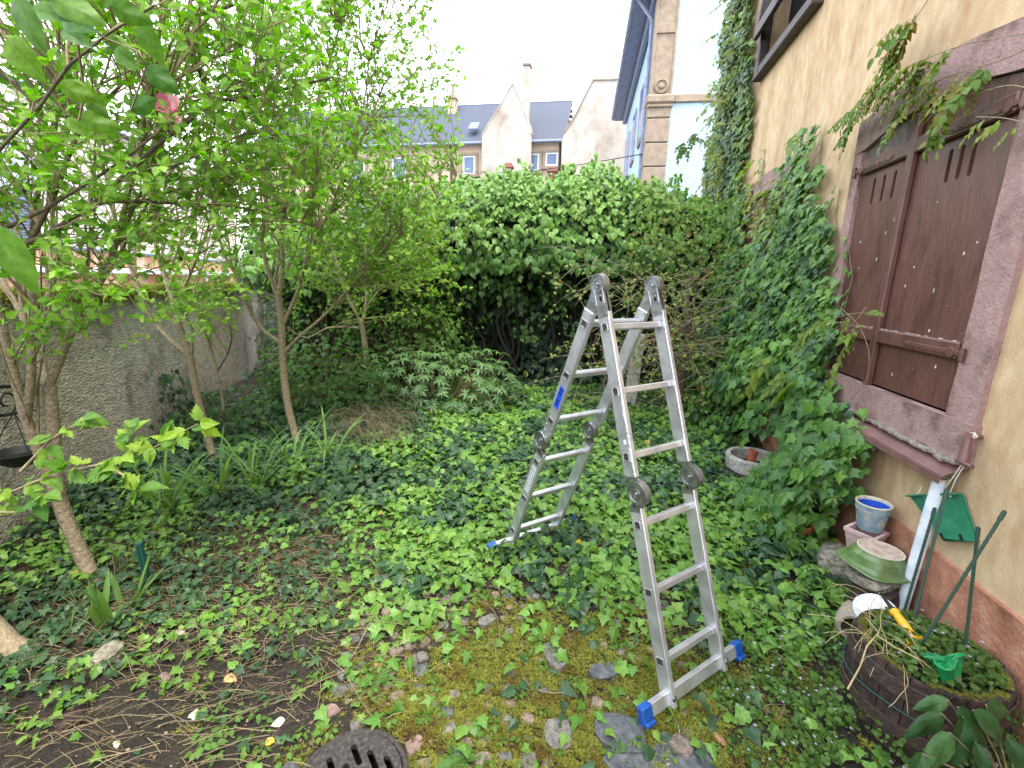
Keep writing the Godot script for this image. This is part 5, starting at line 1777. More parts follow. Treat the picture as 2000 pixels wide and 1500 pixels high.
func pl(x: float, pts: Array) -> float:   # piecewise linear
	if x <= pts[0][0]:
		return pts[0][1]
	for i in pts.size() - 1:
		if x < pts[i + 1][0]:
			return lerpf(pts[i][1], pts[i + 1][1], (x - pts[i][0]) / (pts[i + 1][0] - pts[i][0]))
	return pts[-1][1]

func ivy_at(x: float, z: float) -> float:
	var zb := pl(x, [[-2.4, -1.05], [-1.75, -1.35], [-1.5, -1.66], [-1.15, -1.80], [-0.37, -1.98], [0.06, -2.16], [0.5, -1.98], [0.9, -1.95], [1.3, -1.9], [1.8, -1.75]])
	var k := smoothstep(zb + 0.22, zb - 0.45, z + gn2.get_noise_2d(x * 3.0, z * 3.0) * 0.35)
	var dry := smoothstep(0.75, 0.25, Vector2((x + 1.35) * 0.8, (z + 2.45) * 1.2).length())
	k *= 1.0 - 0.5 * dry
	k *= 0.68 + 0.6 * smoothstep(-0.35, 0.25, gn2.get_noise_2d(x * 2.2 + 50.0, z * 2.2))
	k = maxf(k, 0.07 * smoothstep(-1.0, -1.5, z))
	if Vector2(x - 2.1527, z - 0.06 - -3.8248).length() < 0.27:
		k = 0.0
	if Vector2(x + 0.522, z + 1.24).length() < 0.22:
		k = 0.0
	if Vector2(x - 1.663, z + 1.533).length() < 0.25:
		k = 0.0
	return k

func ground_plants() -> void:
	rng.seed = 707
	var ring := Vector3(2.153, 0.335, -3.825)
	var xs := []
	var cs := []
	for i in 52000:
		var x := R(-3.1, 2.9)
		var z := R(-6.9, -1.1)
		if x > (1.60 - z * 0.179) / 0.984:
			continue
		var lx := (x + 3.0) * 0.9759 + (z + 2.446) * -0.2184
		if lx < 0.02 or R(0, 1) > ivy_at(x, z):
			continue
		var h := R(0.012, 0.085) * (0.6 + 0.6 * smoothstep(-1.8, -2.8, z))
		if Vector2(x - ring.x, (z - ring.z - 0.3) * 0.7).length() < 0.36:
			h = 0.008
		var nn := (Vector3(0, 1, 0.18) + rv() * 0.62).normalized()
		var young := clampf(0.72 + gn2.get_noise_2d(x * 1.3 + 90.0, z * 1.3) * 1.1 + R(-0.35, 0.35) - 0.25 * smoothstep(-2.6, -3.6, z) - 0.35 * smoothstep(-0.7, -1.4, x), 0.0, 1.0)
		var s := R(0.036, 0.074) * lerpf(1.0, 0.68, smoothstep(-0.5, -1.1, x) * smoothstep(-3.1, -2.5, z))
		xs.append(leaf_xf(on(Vector3(x, 0, z), h), nn, rv() + Vector3(0, -0.3, 0.5), s))
		var c := tint(OLD_A, OLD_B, R(0, 1), 0.15) if young < 0.45 else tint(YOUNG_A, YOUNG_B, R(0, 1), 0.18)
		if R(0, 1) < 0.0015:
			c = Color(0.5, 0.40, 0.05)
		cs.append(c)
	var iv := Node3D.new()
	put(iv, "ground_ivy")
	tag(iv, "carpet of glossy green ivy covering the garden floor round the ladder", "ivy", "", "stuff")
	spread("ivy_leaf", LM.ivy, M.ivy, xs, cs, iv)
	# creeping stems
	var sb := MB.new()
	for i in 420:
		var x := R(-2.3, 1.6)
		var z := R(-3.4, -1.5)
		if R(0, 1) > ivy_at(x, z) + 0.1:
			continue
		var p := []
		var a := R(0, TAU)
		var q := Vector3(x, 0, z)
		for k in 6:
			p.append(on(q, R(0.004, 0.03)))
			a += R(-0.5, 0.5)
			q += Vector3(cos(a), 0, sin(a)) * 0.05
		sb.tube(p, [R(0.0012, 0.0022)], 4, false)
	piece("ivy_stem", sb, M.twig, iv).set_meta("kind", "stuff")
	# toadflax: small round leaves and pale flowers about the barrel
	xs = []
	cs = []
	var fx := []
	var fc := []
	for i in 11000:
		var x := R(0.9, 2.1)
		var z := R(-2.15, -1.05)
		var k := smoothstep(0.75, 0.3, Vector2(x - 1.35, (z + 1.45) * 1.0).length()) * clampf(0.45 + 1.5 * gn2.get_noise_2d(x * 4.0, z * 4.0), 0.05, 1.0)
		var dC := Vector2(x - 1.663, z + 1.533).length()
		if R(0, 1) > k or dC < 0.24:
			continue
		var h := R(0.004, 0.05) + 0.10 * smoothstep(0.45, 0.25, dC) * R(0, 1)
		xs.append(leaf_xf(on(Vector3(x, 0, z), h), Vector3(0, 1, 0.2) + rv() * 0.7, rv(), R(0.010, 0.030)))
		cs.append(tint(Color(0.08, 0.18, 0.03), Color(0.20, 0.34, 0.08), R(0, 1)))
		if R(0, 1) < 0.05:
			fx.append(Transform3D(Basis(Vector3.UP, R(0, TAU)).scaled(Vector3.ONE * R(0.004, 0.007)), on(Vector3(x, 0, z), h + 0.02)))
			fc.append(Color(0.62, 0.52, 0.75))
	var tf := Node3D.new()
	put(tf, "toadflax")
	tag(tf, "small round leaved creeper with tiny pale lilac flowers at the barrel's foot", "creeper", "", "stuff")
	spread("round_leaf", LM.round, M.leaf, xs, cs, tf)
	scatter("lilac_flower", LM.flower, M.pink, fx, fc, tf)
	# the same growing in the barrel
	xs = []
	cs = []
	fx = []
	fc = []
	for i in 1500:
		var a := R(0, TAU)
		var r := sqrt(R(0, 1)) * 0.235
		var p := Vector3(1.663 + cos(a) * r, 0, -1.533 + sin(a) * r)
		p.y = R(0.32, 0.385) + 0.03 * cos(r * 8.0) - (0.05 if r > 0.2 else 0.0)
		if r > 0.19 and cos(a + 2.2) > 0.1 and R(0, 1) < 0.75:
			continue
		xs.append(leaf_xf(p, Vector3(0, 1, 0.2) + rv() * 0.7, rv(), R(0.012, 0.028)))
		cs.append(tint(Color(0.09, 0.19, 0.035), Color(0.22, 0.34, 0.09), R(0, 1)))
		if R(0, 1) < 0.02:
			fx.append(Transform3D(Basis(Vector3.UP, R(0, TAU)).scaled(Vector3.ONE * 0.006), p + Vector3.UP * 0.03))
			fc.append(Color(0.62, 0.52, 0.75))
	for i in 700:   # trailing over the near side
		var a := R(0.3, 1.9)
		var y := R(0.02, 0.33)
		var p := Vector3(1.663 + cos(a) * R(0.25, 0.29), y, -1.533 + sin(a) * R(0.25, 0.29))
		if R(0, 1) > 0.25 + 0.7 * smoothstep(0.26, 0.05, y):
			continue
		xs.append(leaf_xf(p, Vector3(cos(a), 0.6, sin(a)) + rv() * 0.5, Vector3.DOWN + rv() * 0.5, R(0.010, 0.024)))
		cs.append(tint(Color(0.06, 0.14, 0.03), Color(0.15, 0.26, 0.06), R(0, 1)))
		if R(0, 1) < 0.04:
			fx.append(Transform3D(Basis(Vector3.RIGHT, 1.0).scaled(Vector3.ONE * 0.006), p + Vector3(0, 0.01, 0.02)))
			fc.append(Color(0.66, 0.58, 0.80))
	var bt := Node3D.new()
	put(bt, "barrel_greenery")
	tag(bt, "small leaved trailing greenery growing in and over the barrel planter", "creeper", "", "stuff")
	spread("round_leaf", LM.round, M.leaf, xs, cs, bt)
	scatter("lilac_flower", LM.flower, M.pink, fx, fc, bt)
	var sg := MB.new()
	for i in 26:
		var a0 := R(2.4, 4.6)
		var p0 := Vector3(1.663 + cos(a0) * R(0.12, 0.22), 0.34, -1.533 + sin(a0) * R(0.12, 0.22))
		var p := [p0]
		var d := Vector3(R(-1, 0.6), R(0.2, 1.0), R(-0.4, 0.8)).normalized()
		for k in 7:
			p.append(p[-1] + d * R(0.02, 0.045))
			d = (d + Vector3(R(-0.3, 0.3), -0.28, R(-0.3, 0.3))).normalized()
		sg.tube(p, [R(0.0007, 0.0014)], 5)
	sg.tube([Vector3(1.276, 0.274, -1.42), Vector3(1.331, 0.348, -1.45), Vector3(1.356, 0.417, -1.47), Vector3(1.416, 0.453, -1.5), Vector3(1.4, 0.479, -1.55)], [0.0035, 0.003, 0.0028, 0.002, 0.0015], 6)
	sg.tube([Vector3(1.394, 0.459, -1.48), Vector3(1.437, 0.437, -1.45), Vector3(1.523, 0.406, -1.42), Vector3(1.569, 0.371, -1.4)], [0.003, 0.003, 0.0025, 0.002], 6)
	tag(piece("dry_stem", sg, M.pale_stem), "pale dry stems sprawling over the barrel planter's near edge", "stems", "", "stuff")
	# small weeds among the cobbles
	xs = []
	cs = []
	for i in 360:
		var x := R(-1.3, 1.4)
		var z := R(-2.3, -1.12)
		if Vector2(x + 0.522, z + 1.24).length() < 0.22 or R(0, 1) > 0.55 + gn2.get_noise_2d(x * 5.0 + 11.0, z * 5.0):
			continue
		var n := 3 + rng.randi() % 8
		for k in n:
			var a := TAU * k / n + R(-0.4, 0.4)
			var d := Vector3(cos(a), R(0.2, 0.9), sin(a))
			xs.append(leaf_xf(on(Vector3(x, 0, z), R(0.006, 0.03)) + d * R(0.004, 0.02), Vector3(0, 1, 0) + d * 0.3, d, R(0.012, 0.028)))
			cs.append(tint(Color(0.12, 0.26, 0.03), Color(0.22, 0.38, 0.08), R(0, 1)))
	for q in [[-1.1147, -1.3985, 0.03], [-1.0751, -1.4618, 0.026], [-1.0961, -1.3408, 0.03], [-0.9716, -1.4754, 0.022], [-0.6693, -1.6899, 0.026], [-0.6712, -1.4101, 0.02], [-0.7891, -1.3299, 0.02], [-0.5703, -1.5903, 0.022]]:
		for k in 9:
			var a := TAU * k / 9.0 + R(-0.4, 0.4)
			var d := Vector3(cos(a), R(0.1, 0.7), sin(a))
			xs.append(leaf_xf(on(Vector3(q[0], 0, q[1]), R(0.01, 0.05)) + d * R(0.01, 0.04), Vector3(0, 1, 0.1) + d * 0.2, d, q[2] * R(0.8, 1.3)))
			cs.append(tint(Color(0.16, 0.34, 0.06), Color(0.24, 0.42, 0.10), R(0, 1)))
	var wd := Node3D.new()
	put(wd, "path_weeds")
	tag(wd, "little bright green weeds sprouting between the mossy cobbles", "weeds", "", "stuff")
	spread("weed_leaf", LM.oval, M.leaf, xs, cs, wd)
	# leaf rosettes
	var k_ := 0
	for q in [[Vector3(-0.554, 0, -1.699), 0.10, "flat rosette of long toothed leaves on the cobbled path"], [Vector3(-0.172, 0, -1.336), 0.085, "upright tuft of broad green leaves beside the drain grate"], [Vector3(0.376, 0.041, -2.06), 0.07, "leafy green seedling among the ivy's last leaves on the moss"]]:
		var r := thing("leaf_rosette", q[2], "weed", Transform3D(Basis(), on(q[0])))
		for k in 9:
			var a := TAU * k / 9.0 + R(-0.3, 0.3)
			var d := Vector3(cos(a), R(0.15, 0.5) + (0.5 if k_ == 1 else 0.0), sin(a))
			var o := piece("leaf", LM.lance[k % 2], M.leaf.duplicate(), r, leaf_xf(Vector3(0, 0.008, 0), Vector3.UP * 1.2 - d * 0.2, d, q[1] * R(0.8, 1.2), 1.3))
			o.material_override.vertex_color_use_as_albedo = false
			o.material_override.albedo_color = tint(Color(0.10, 0.24, 0.05), Color(0.18, 0.34, 0.08), R(0, 1)).linear_to_srgb()
		k_ += 1
	# fallen leaves
	var fl := [[Vector3(-1.218, 0, -1.66), Color(0.55, 0.34, 0.16), "curled tan fallen leaf on dark soil by the ivy's edge"], [Vector3(-1.212, 0, -1.491), Color(0.62, 0.62, 0.45), "pale greenish white fallen leaf beside the bright weeds"], [Vector3(-0.869, 0, -1.478), Color(0.60, 0.58, 0.42), "cream fallen leaf lying near the drain grate's far edge"], [Vector3(-0.896, 0, -1.408), Color(0.62, 0.44, 0.06), "yellow fallen leaf on the soil among the bright weeds"], [Vector3(-1.158, 0.01, -1.783), Color(0.62, 0.48, 0.05), "small bright yellow ivy leaf at the edge of the bare soil"], [Vector3(-0.576, 0.005, -1.743), Color(0.36, 0.20, 0.10), "brown curled leaf on the mossy path above the leaf rosette"], [Vector3(-1.432, 0, -1.37), Color(0.55, 0.58, 0.36), "long pale green fallen leaf among stalks at the soil's near corner"], [Vector3(0.859, 0, -1.42), Color(0.30, 0.16, 0.09), "crumpled reddish brown leaf on moss before the barrel planter"], [Vector3(0.877, 0, -1.62), Color(0.40, 0.22, 0.12), "little brown leaf under the ladder's lowest cross bar"], [Vector3(-0.617, 0.036, -2.012), Color(0.50, 0.58, 0.20), "pale yellow green fallen leaf on dark moss by the ivy"]]
	for q in fl:
		var m: StandardMaterial3D = M.litter.duplicate()
		m.vertex_color_use_as_albedo = false
		m.albedo_color = q[1].linear_to_srgb()
		tag(piece("fallen_leaf", LM.oval[1], m, null, leaf_xf(on(q[0], 0.012), Vector3(R(-0.4, 0.4), 1, R(0, 0.5)), rv(), R(0.045, 0.065), 0.9)), q[2], "leaf", "fallen leaves on the path")
	# dry stalks
	var db := MB.new()
	var stalk := func(p: Vector3, d: Vector3, len: float, w: float, droop: float) -> void:
		db.col = tint(Color(0.11, 0.085, 0.05), Color(0.36, 0.30, 0.18), R(0, 1) * R(0.3, 1))
		var q := p
		var pts := []
		for k in 8:
			pts.append(q)
			q += d * len / 7.0
			d = (d + Vector3(R(-0.26, 0.26), -droop, R(-0.26, 0.26))).normalized()
			var g := gh(q.x, q.z) + 0.012
			if q.y < g:
				q.y = g + R(0, 0.02)
				d.y = maxf(d.y, 0.0)
		db.tube(pts, [w], 3, false)
	var hc := Vector3(-1.301, 0.192, -4.328)
	for i in 360:
		var a := R(-2.6, 0.5)
		stalk.call(on(hc + Vector3(R(-0.34, 0.26), 0, R(-0.25, 0.45)), R(0.02, 0.24)), Vector3(cos(a) * 0.8, R(0.1, 0.9), R(-0.1, 0.9)).normalized(), R(0.18, 0.5), R(0.0009, 0.0020), 0.36)
	for i in 430:
		var x := R(-2.3, -0.5)
		var z := R(-3.0, -1.25)
		var k := smoothstep(0.9, 0.3, Vector2((x + 1.5) * 0.8, (z + 2.2) * 1.0).length())
		if R(0, 1) > k + 0.1:
			continue
		var a := R(-0.6, 0.6) + (PI if R(0, 1) < 0.5 else 0.0)
		stalk.call(on(Vector3(x, 0, z), R(0.01, 0.10)), Vector3(cos(a), R(-0.1, 0.35), sin(a)).normalized(), R(0.10, 0.40), R(0.0006, 0.0014), 0.18)
	for i in 30:
		var x := R(-1.9, -0.9)
		stalk.call(on(Vector3(x, 0, R(-1.45, -1.15)), R(0.01, 0.06)), Vector3(R(0.3, 1), R(0.0, 0.4), R(-0.6, 0.2)).normalized(), R(0.2, 0.5), R(0.0009, 0.002), 0.12)
	# short bits of straw matted into the bed
	var bit := MB.new()
	bit.tube([Vector3(0, 0, -0.5), Vector3(0.03, 0.05, 0), Vector3(0, 0, 0.5)], [0.014], 3, false)
	xs = []
	cs = []
	for i in 9000:
		var x := R(-2.4, -0.2)
		var z := R(-3.3, -1.15)
		var k := smoothstep(1.25, 0.4, Vector2((x + 1.4) * 0.8, (z + 2.3) * 1.0).length()) + 0.10
		k *= clampf(0.55 + gn2.get_noise_2d(x * 3.0 + 5.0, z * 3.0) * 1.4, 0.1, 1.0)
		if R(0, 1) > k:
			continue
		var s := R(0.03, 0.11)
		xs.append(Transform3D((Basis(Vector3.UP, R(-0.9, 0.9) + PI / 2) * Basis(Vector3.RIGHT, R(-0.35, 0.35))).scaled(Vector3(s, s, s)), on(Vector3(x, 0, z), R(0.004, 0.035))))
		cs.append(tint(Color(0.12, 0.085, 0.045), Color(0.42, 0.33, 0.18), R(0, 1) * R(0.2, 1)))
	var so := scatter("straw_litter", bit.mesh(), M.straw, xs, cs)
	tag(so, "short bits of brown straw matted over the planted bed", "straw", "", "stuff")
	xs = []
	cs = []
	for i in 420:
		var x := R(-2.3, -0.8)
		var z := R(-3.3, -1.75)
		xs.append(leaf_xf(on(Vector3(x, 0, z), 0.0), Vector3(R(-1, 1), 0.3, 1), Vector3(R(-0.8, 0.8), 1.0, R(-0.5, 0.5)), R(0.04, 0.12), 0.16))
		cs.append(tint(Color(0.07, 0.15, 0.03), Color(0.17, 0.26, 0.06), R(0, 1)))
	var gs := scatter("grass_blade", LM.lance[1], M.blade, xs, cs)
	tag(gs, "thin green grass blades scattered through the planted bed", "grass", "", "stuff")
	tag(piece("dry_stalk", db, M.straw), "tangled dry straw coloured stalks lying over the bed and soil", "stalks", "", "stuff")
	var tw := MB.new()
	tw.tube([Vector3(-0.659, 0.063, -2.072), Vector3(-0.69, 0.035, -1.826), Vector3(-0.714, 0.012, -1.703), Vector3(-0.799, 0.01, -1.65), Vector3(-0.94, 0.01, -1.535)], [0.003, 0.0028, 0.0026, 0.002, 0.0012], 5)
	tw.tube([Vector3(-0.811, 0.02, -1.764), Vector3(-0.714, 0.014, -1.701), Vector3(-0.609, 0.012, -1.578), Vector3(-0.478, 0.012, -1.436)], [0.0015, 0.0025, 0.002, 0.0014], 5)
	tag(piece("dry_twig", tw, M.bark), "long thin forked dry twig lying across the mossy path", "twig")
	# flecks of litter on the soil
	xs = []
	cs = []
	for i in 2200:
		var x := R(-1.9, 1.3)
		var z := R(-2.6, -1.1)
		if Vector2(x + 0.522, z + 1.24).length() < 0.2:
			continue
		xs.append(leaf_xf(on(Vector3(x, 0, z), 0.006), Vector3(0, 1, 0) + rv() * 0.4, rv(), R(0.005, 0.018)))
		cs.append(tint(Color(0.10, 0.06, 0.04), Color(0.40, 0.30, 0.2), R(0, 1) * R(0, 1)))
	var lt := scatter("leaf_litter", LM.oval[0], M.litter, xs, cs)
	tag(lt, "crumbs of brown leaf litter strewn over soil and moss", "litter", "", "stuff")

# ================================================================ ivy hedge at the back
func hedge() -> void:
	rng.seed = 808
	var prof := [Vector2(-7.0, 1.42), Vector2(-6.55, 1.58), Vector2(-6.15, 1.90), Vector2(-5.98, 2.30), Vector2(-6.12, 2.72), Vector2(-6.45, 3.02), Vector2(-6.95, 3.16), Vector2(-7.5, 3.1)]
	var at := func(x: float, t: float, inset: float) -> Array:
		var f := t * (prof.size() - 1)
		var i := mini(int(f), prof.size() - 2)
		var p: Vector2 = prof[i].lerp(prof[i + 1], f - i)
		var tg: Vector2 = (prof[i + 1] - prof[i]).normalized()
		var nn := Vector2(tg.y, -tg.x)
		var k := gn2.get_noise_2d(x * 1.1, t * 3.0) * 0.28 + gn2.get_noise_2d(x * 3.2 + 20.0, t * 7.0) * 0.20
		p += nn * (k - inset)
		var low := smoothstep(-1.0, -2.6, x) * 0.55 - 0.10 * sin(x * 1.5 + 0.6)
		var y := p.y - 0.17 * smoothstep(1.6, 2.4, p.y) - low * clampf((p.y - 1.3) / 1.2, 0.0, 1.0)
		return [Vector3(x, y, p.x), Vector3(0, nn.y, nn.x)]
	var o := thing("ivy_hedge", "tall overhanging ivy hedge with a dark hollow under it, closing the garden", "hedge")
	var core := MB.new()
	var nx := 48
	var nt := 14
	for i in nx:
		for j in nt:
			var x0 := lerpf(-3.6, 3.05, i / float(nx))
			var x1 := lerpf(-3.6, 3.05, (i + 1) / float(nx))
			var a: Vector3 = at.call(x0, j / float(nt), 0.16)[0]
			var b: Vector3 = at.call(x1, j / float(nt), 0.16)[0]
			var c: Vector3 = at.call(x1, (j + 1) / float(nt), 0.16)[0]
			var d: Vector3 = at.call(x0, (j + 1) / float(nt), 0.16)[0]
			core.quad(a, b, c, d)
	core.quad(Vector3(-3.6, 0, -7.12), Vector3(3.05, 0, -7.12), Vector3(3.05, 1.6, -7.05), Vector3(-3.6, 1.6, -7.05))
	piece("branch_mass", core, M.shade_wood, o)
	var st := MB.new()
	for i in 70:
		var x := R(-2.6, 2.7)
		var z := R(-7.0, -6.5)
		var p := []
		var q := Vector3(x, 0.1, z)
		for k in 8:
			p.append(q)
			q += Vector3(R(-0.12, 0.12), R(0.15, 0.28), R(-0.05, 0.09))
		st.tube(p, [R(0.006, 0.02)], 5)
	piece("stem", st, M.shade_wood, o).set_meta("kind", "stuff")
	var xs := []
	var cs := []
	for i in 15000:
		var x := R(-3.5, 3.0)
		var t := R(0.0, 1.0)
		if t < 0.30 and R(0, 1) < 0.75:
			continue
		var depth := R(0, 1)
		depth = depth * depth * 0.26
		var g: Array = at.call(x, t, depth - 0.08)
		if gn2.get_noise_2d(x * 4.0, t * 14.0) < -0.28 and R(0, 1) < 0.75:
			continue
		var nn: Vector3 = (g[1] + Vector3(0, 0.45, 0.35) + rv() * 0.55).normalized()
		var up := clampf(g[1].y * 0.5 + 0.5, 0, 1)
		xs.append(leaf_xf(g[0] + rv() * 0.03, nn, Vector3(R(-0.5, 0.5), -1, R(-0.2, 0.5)), R(0.06, 0.105)))
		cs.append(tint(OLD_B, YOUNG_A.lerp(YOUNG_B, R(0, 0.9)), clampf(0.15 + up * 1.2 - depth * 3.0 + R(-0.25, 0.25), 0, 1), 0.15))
	for i in 420:   # loose shoots standing out of the top
		var x := R(-1.2, 2.4)
		var g: Array = at.call(x, R(0.55, 0.85), -0.05)
		for k in 5:
			xs.append(leaf_xf(g[0] + Vector3(R(-0.04, 0.04), k * 0.035, R(-0.03, 0.03)), Vector3(0, 0.5, 1) + rv() * 0.7, Vector3(R(-0.6, 0.6), -0.7, 0.3), R(0.04, 0.075)))
			cs.append(tint(YOUNG_A, YOUNG_B, R(0.2, 1)))
	spread("canopy_leaf", LM.heart, M.leaf_gloss, xs, cs, o)
	xs = []
	cs = []
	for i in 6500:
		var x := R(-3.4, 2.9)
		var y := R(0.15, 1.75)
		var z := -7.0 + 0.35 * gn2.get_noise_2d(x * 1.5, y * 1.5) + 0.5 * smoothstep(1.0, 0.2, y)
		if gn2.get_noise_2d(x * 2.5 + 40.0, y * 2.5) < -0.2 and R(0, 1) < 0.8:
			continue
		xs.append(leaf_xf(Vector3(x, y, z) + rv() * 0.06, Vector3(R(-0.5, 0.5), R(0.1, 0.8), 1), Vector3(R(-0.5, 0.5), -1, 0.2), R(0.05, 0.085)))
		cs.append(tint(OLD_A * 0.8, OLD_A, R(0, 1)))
	for c in 36:   # trails that hang from the canopy's lower edge
		var x0 := R(-1.9, 2.6)
		var g: Array = at.call(x0, R(0.12, 0.34), -0.02)
		var n := 3 + rng.randi() % 8
		for k in n:
			var p: Vector3 = g[0] + Vector3(R(-0.07, 0.07), -k * 0.042, R(-0.06, 0.06))
			xs.append(leaf_xf(p, Vector3(R(-0.6, 0.6), R(0.1, 0.8), 1), Vector3(R(-0.4, 0.4), -1, 0.3), R(0.05, 0.085)))
			cs.append(tint(OLD_B, YOUNG_A.lerp(YOUNG_B, 0.4), R(0.1, 1)))
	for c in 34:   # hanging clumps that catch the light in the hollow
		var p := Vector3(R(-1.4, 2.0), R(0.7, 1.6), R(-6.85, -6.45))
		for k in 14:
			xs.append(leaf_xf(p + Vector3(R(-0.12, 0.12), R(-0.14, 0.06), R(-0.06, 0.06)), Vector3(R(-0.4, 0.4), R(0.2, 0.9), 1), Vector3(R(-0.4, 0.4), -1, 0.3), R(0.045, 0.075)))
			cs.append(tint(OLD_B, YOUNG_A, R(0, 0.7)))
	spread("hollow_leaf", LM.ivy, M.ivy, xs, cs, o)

# ================================================================ ivy on the house wall
func inside(p: Vector2, poly: PackedVector2Array) -> bool:
	return Geometry2D.is_point_in_polygon(p, poly)

func y_drop(i: int) -> bool:
	return i % 5 == 0

func wall_ivy() -> void:
	rng.seed = 909
	var hf := house_frame()
	var o := thing("wall_ivy", "dense ivy climbing the yellow wall between and over the shuttered windows", "ivy", hf)
	var poly := PackedVector2Array([Vector2(-8.6, 0), Vector2(-8.6, 2.6), Vector2(-8.1, 3.3), Vector2(-7.85, 4.2), Vector2(-7.85, 6.0), Vector2(-6.9, 6.0), Vector2(-6.75, 5.2), Vector2(-6.6, 4.4), Vector2(-6.25, 3.7), Vector2(-6.35, 3.1), Vector2(-6.2, 2.85), Vector2(-5.95, 2.7), Vector2(-5.95, 2.2), Vector2(-5.45, 2.1), Vector2(-5.15, 2.4), Vector2(-4.9, 2.7), Vector2(-4.62, 3.0), Vector2(-4.38, 3.0), Vector2(-4.25, 2.6), Vector2(-4.1, 2.35), Vector2(-3.88, 2.2), Vector2(-3.74, 1.9), Vector2(-3.52, 1.64), Vector2(-3.42, 1.4), Vector2(-3.5, 1.14), Vector2(-3.05, 1.0), Vector2(-2.78, 0.93), Vector2(-2.72, 0.72), Vector2(-2.9, 0.45), Vector2(-2.85, -0.1)])
	var thick := func(x: float, y: float) -> float:
		var base := 0.36 * smoothstep(1.4, 0.2, y) + 0.11
		base += 0.10 * smoothstep(-6.0, -7.5, x) + 0.24 * smoothstep(-3.7, -4.8, x) * smoothstep(2.6, 1.2, y)
		return base * (0.75 + 0.6 * gn2.get_noise_2d(x * 1.6, y * 1.6) + 0.25 * gn2.get_noise_2d(x * 5.0, y * 5.0))
	var xs := []
	var cs := []
	for i in 62000:
		var x := R(-8.9, -2.6)
		if x < -6.5 and y_drop(i):
			continue
		var y := R(-0.05, 6.0)
		var j := Vector2(gn2.get_noise_2d(x * 6.0, y * 6.0), gn2.get_noise_2d(x * 6.0 + 9.0, y * 6.0)) * (0.16 + 0.16 * smoothstep(1.7, 2.4, y))
		if not inside(Vector2(x, y) + j, poly):
			continue
		if gn2.get_noise_2d(x * 7.0 + 3.0, y * 7.0) < lerpf(-0.33, -0.05, smoothstep(1.6, 2.5, y) * smoothstep(-6.0, -5.2, x)) and R(0, 1) < 0.85:
			continue
		var th: float = thick.call(x, y)
		var wp := hf * Vector3(x, y, th)
		if y < 0.8 and Vector2(wp.x - 2.1527, wp.z - 0.1 - -3.8248).length() < 0.40:
			continue
		var dz := 0.015 + th * (1.0 - pow(R(0, 1), 2.0) * 0.75)
		if x > -6.0 and x < -5.2 and y > 2.2 and y < 2.7 and R(0, 1) < 0.5:
			continue
		var nn := Vector3(R(-0.3, 0.9), R(0.1, 1.0), 0.85)
		var s := R(0.042, 0.080)
		if y < 1.3 and x > -4.6:
			s = R(0.055, 0.095)
		xs.append(leaf_xf(Vector3(x, y, dz), nn, Vector3(R(-0.6, 0.6), -1, R(0.0, 0.4)), s))
		var young := clampf(0.66 + 0.8 * gn2.get_noise_2d(x * 1.8 + 70.0, y * 1.8) + R(-0.4, 0.4) + 0.25 * smoothstep(1.6, 2.6, y) * smoothstep(-6.0, -5.0, x), 0, 1)
		cs.append(tint(OLD_A, OLD_B, R(0.2, 1), 0.15) if young < 0.38 else tint(OLD_B, YOUNG_A.lerp(YOUNG_B, R(0, 0.9)).lerp(Color(0.26, 0.25, 0.05), 0.55 * smoothstep(2.6, 3.4, y) * R(0, 1)), young, 0.15))
	# thin leading shoots up the plaster
	var sb := MB.new()
	for q in [[Vector3(-4.257, 2.603, 0.01), Vector3(-4.29, 2.759, 0.01), Vector3(-4.319, 2.907, 0.01)], [Vector3(-4.213, 2.368, 0.01), Vector3(-4.583, 2.712, 0.01), Vector3(-4.759, 2.898, 0.01)], [Vector3(-3.674, 1.879, 0.01), Vector3(-3.865, 2.244, 0.01), Vector3(-3.869, 2.418, 0.01)], [Vector3(-3.879, 2.032, 0.01), Vector3(-4.033, 2.23, 0.01), Vector3(-3.981, 2.35, 0.01)], [Vector3(-5.674, 2.878, 0.01), Vector3(-5.752, 3.176, 0.01)], [Vector3(-3.524, 1.464, 0.01), Vector3(-3.479, 1.807, 0.01), Vector3(-3.63, 2.047, 0.01)]]:
		sb.tube(q, [0.003], 5)
		for k in 9:
			var f: float = k / 8.0 * (q.size() - 1)
			var i := mini(int(f), q.size() - 2)
			var p: Vector3 = q[i].lerp(q[i + 1], f - i)
			xs.append(leaf_xf(p + Vector3(R(-0.04, 0.04), R(-0.03, 0.03), R(0.01, 0.04)), Vector3(R(-0.4, 0.4), R(0.1, 0.6), 1), Vector3(R(-0.8, 0.8), -1, 0.2), R(0.03, 0.06)))
			cs.append(tint(YOUNG_A, YOUNG_B, R(0, 1)))
	for i in 160:
		var x := R(-8.6, -3.0)
		var y := R(0.1, 2.0)
		var p := []
		for k in 6:
			p.append(Vector3(x, y, 0.02 + 0.05 * R(0, 1)))
			x += R(-0.08, 0.08)
			y += R(0.05, 0.2)
		if inside(Vector2(p[5].x, p[5].y), poly):
			sb.tube(p, [R(0.003, 0.008)], 5)
	piece("stem", sb, M.twig, o).set_meta("kind", "stuff")
	spread("ivy_leaf", LM.ivy, M.ivy, xs, cs, o)
	# the big leaves below the window sill, one by one
	var mats := []
	for k in 8:
		var m: StandardMaterial3D = M.ivy.duplicate()
		m.vertex_color_use_as_albedo = false
		m.albedo_color = tint(OLD_B, YOUNG_A, 0.15 + k / 7.0 * 0.85, 0.05).linear_to_srgb()
		mats.append(m)
	var n := 0
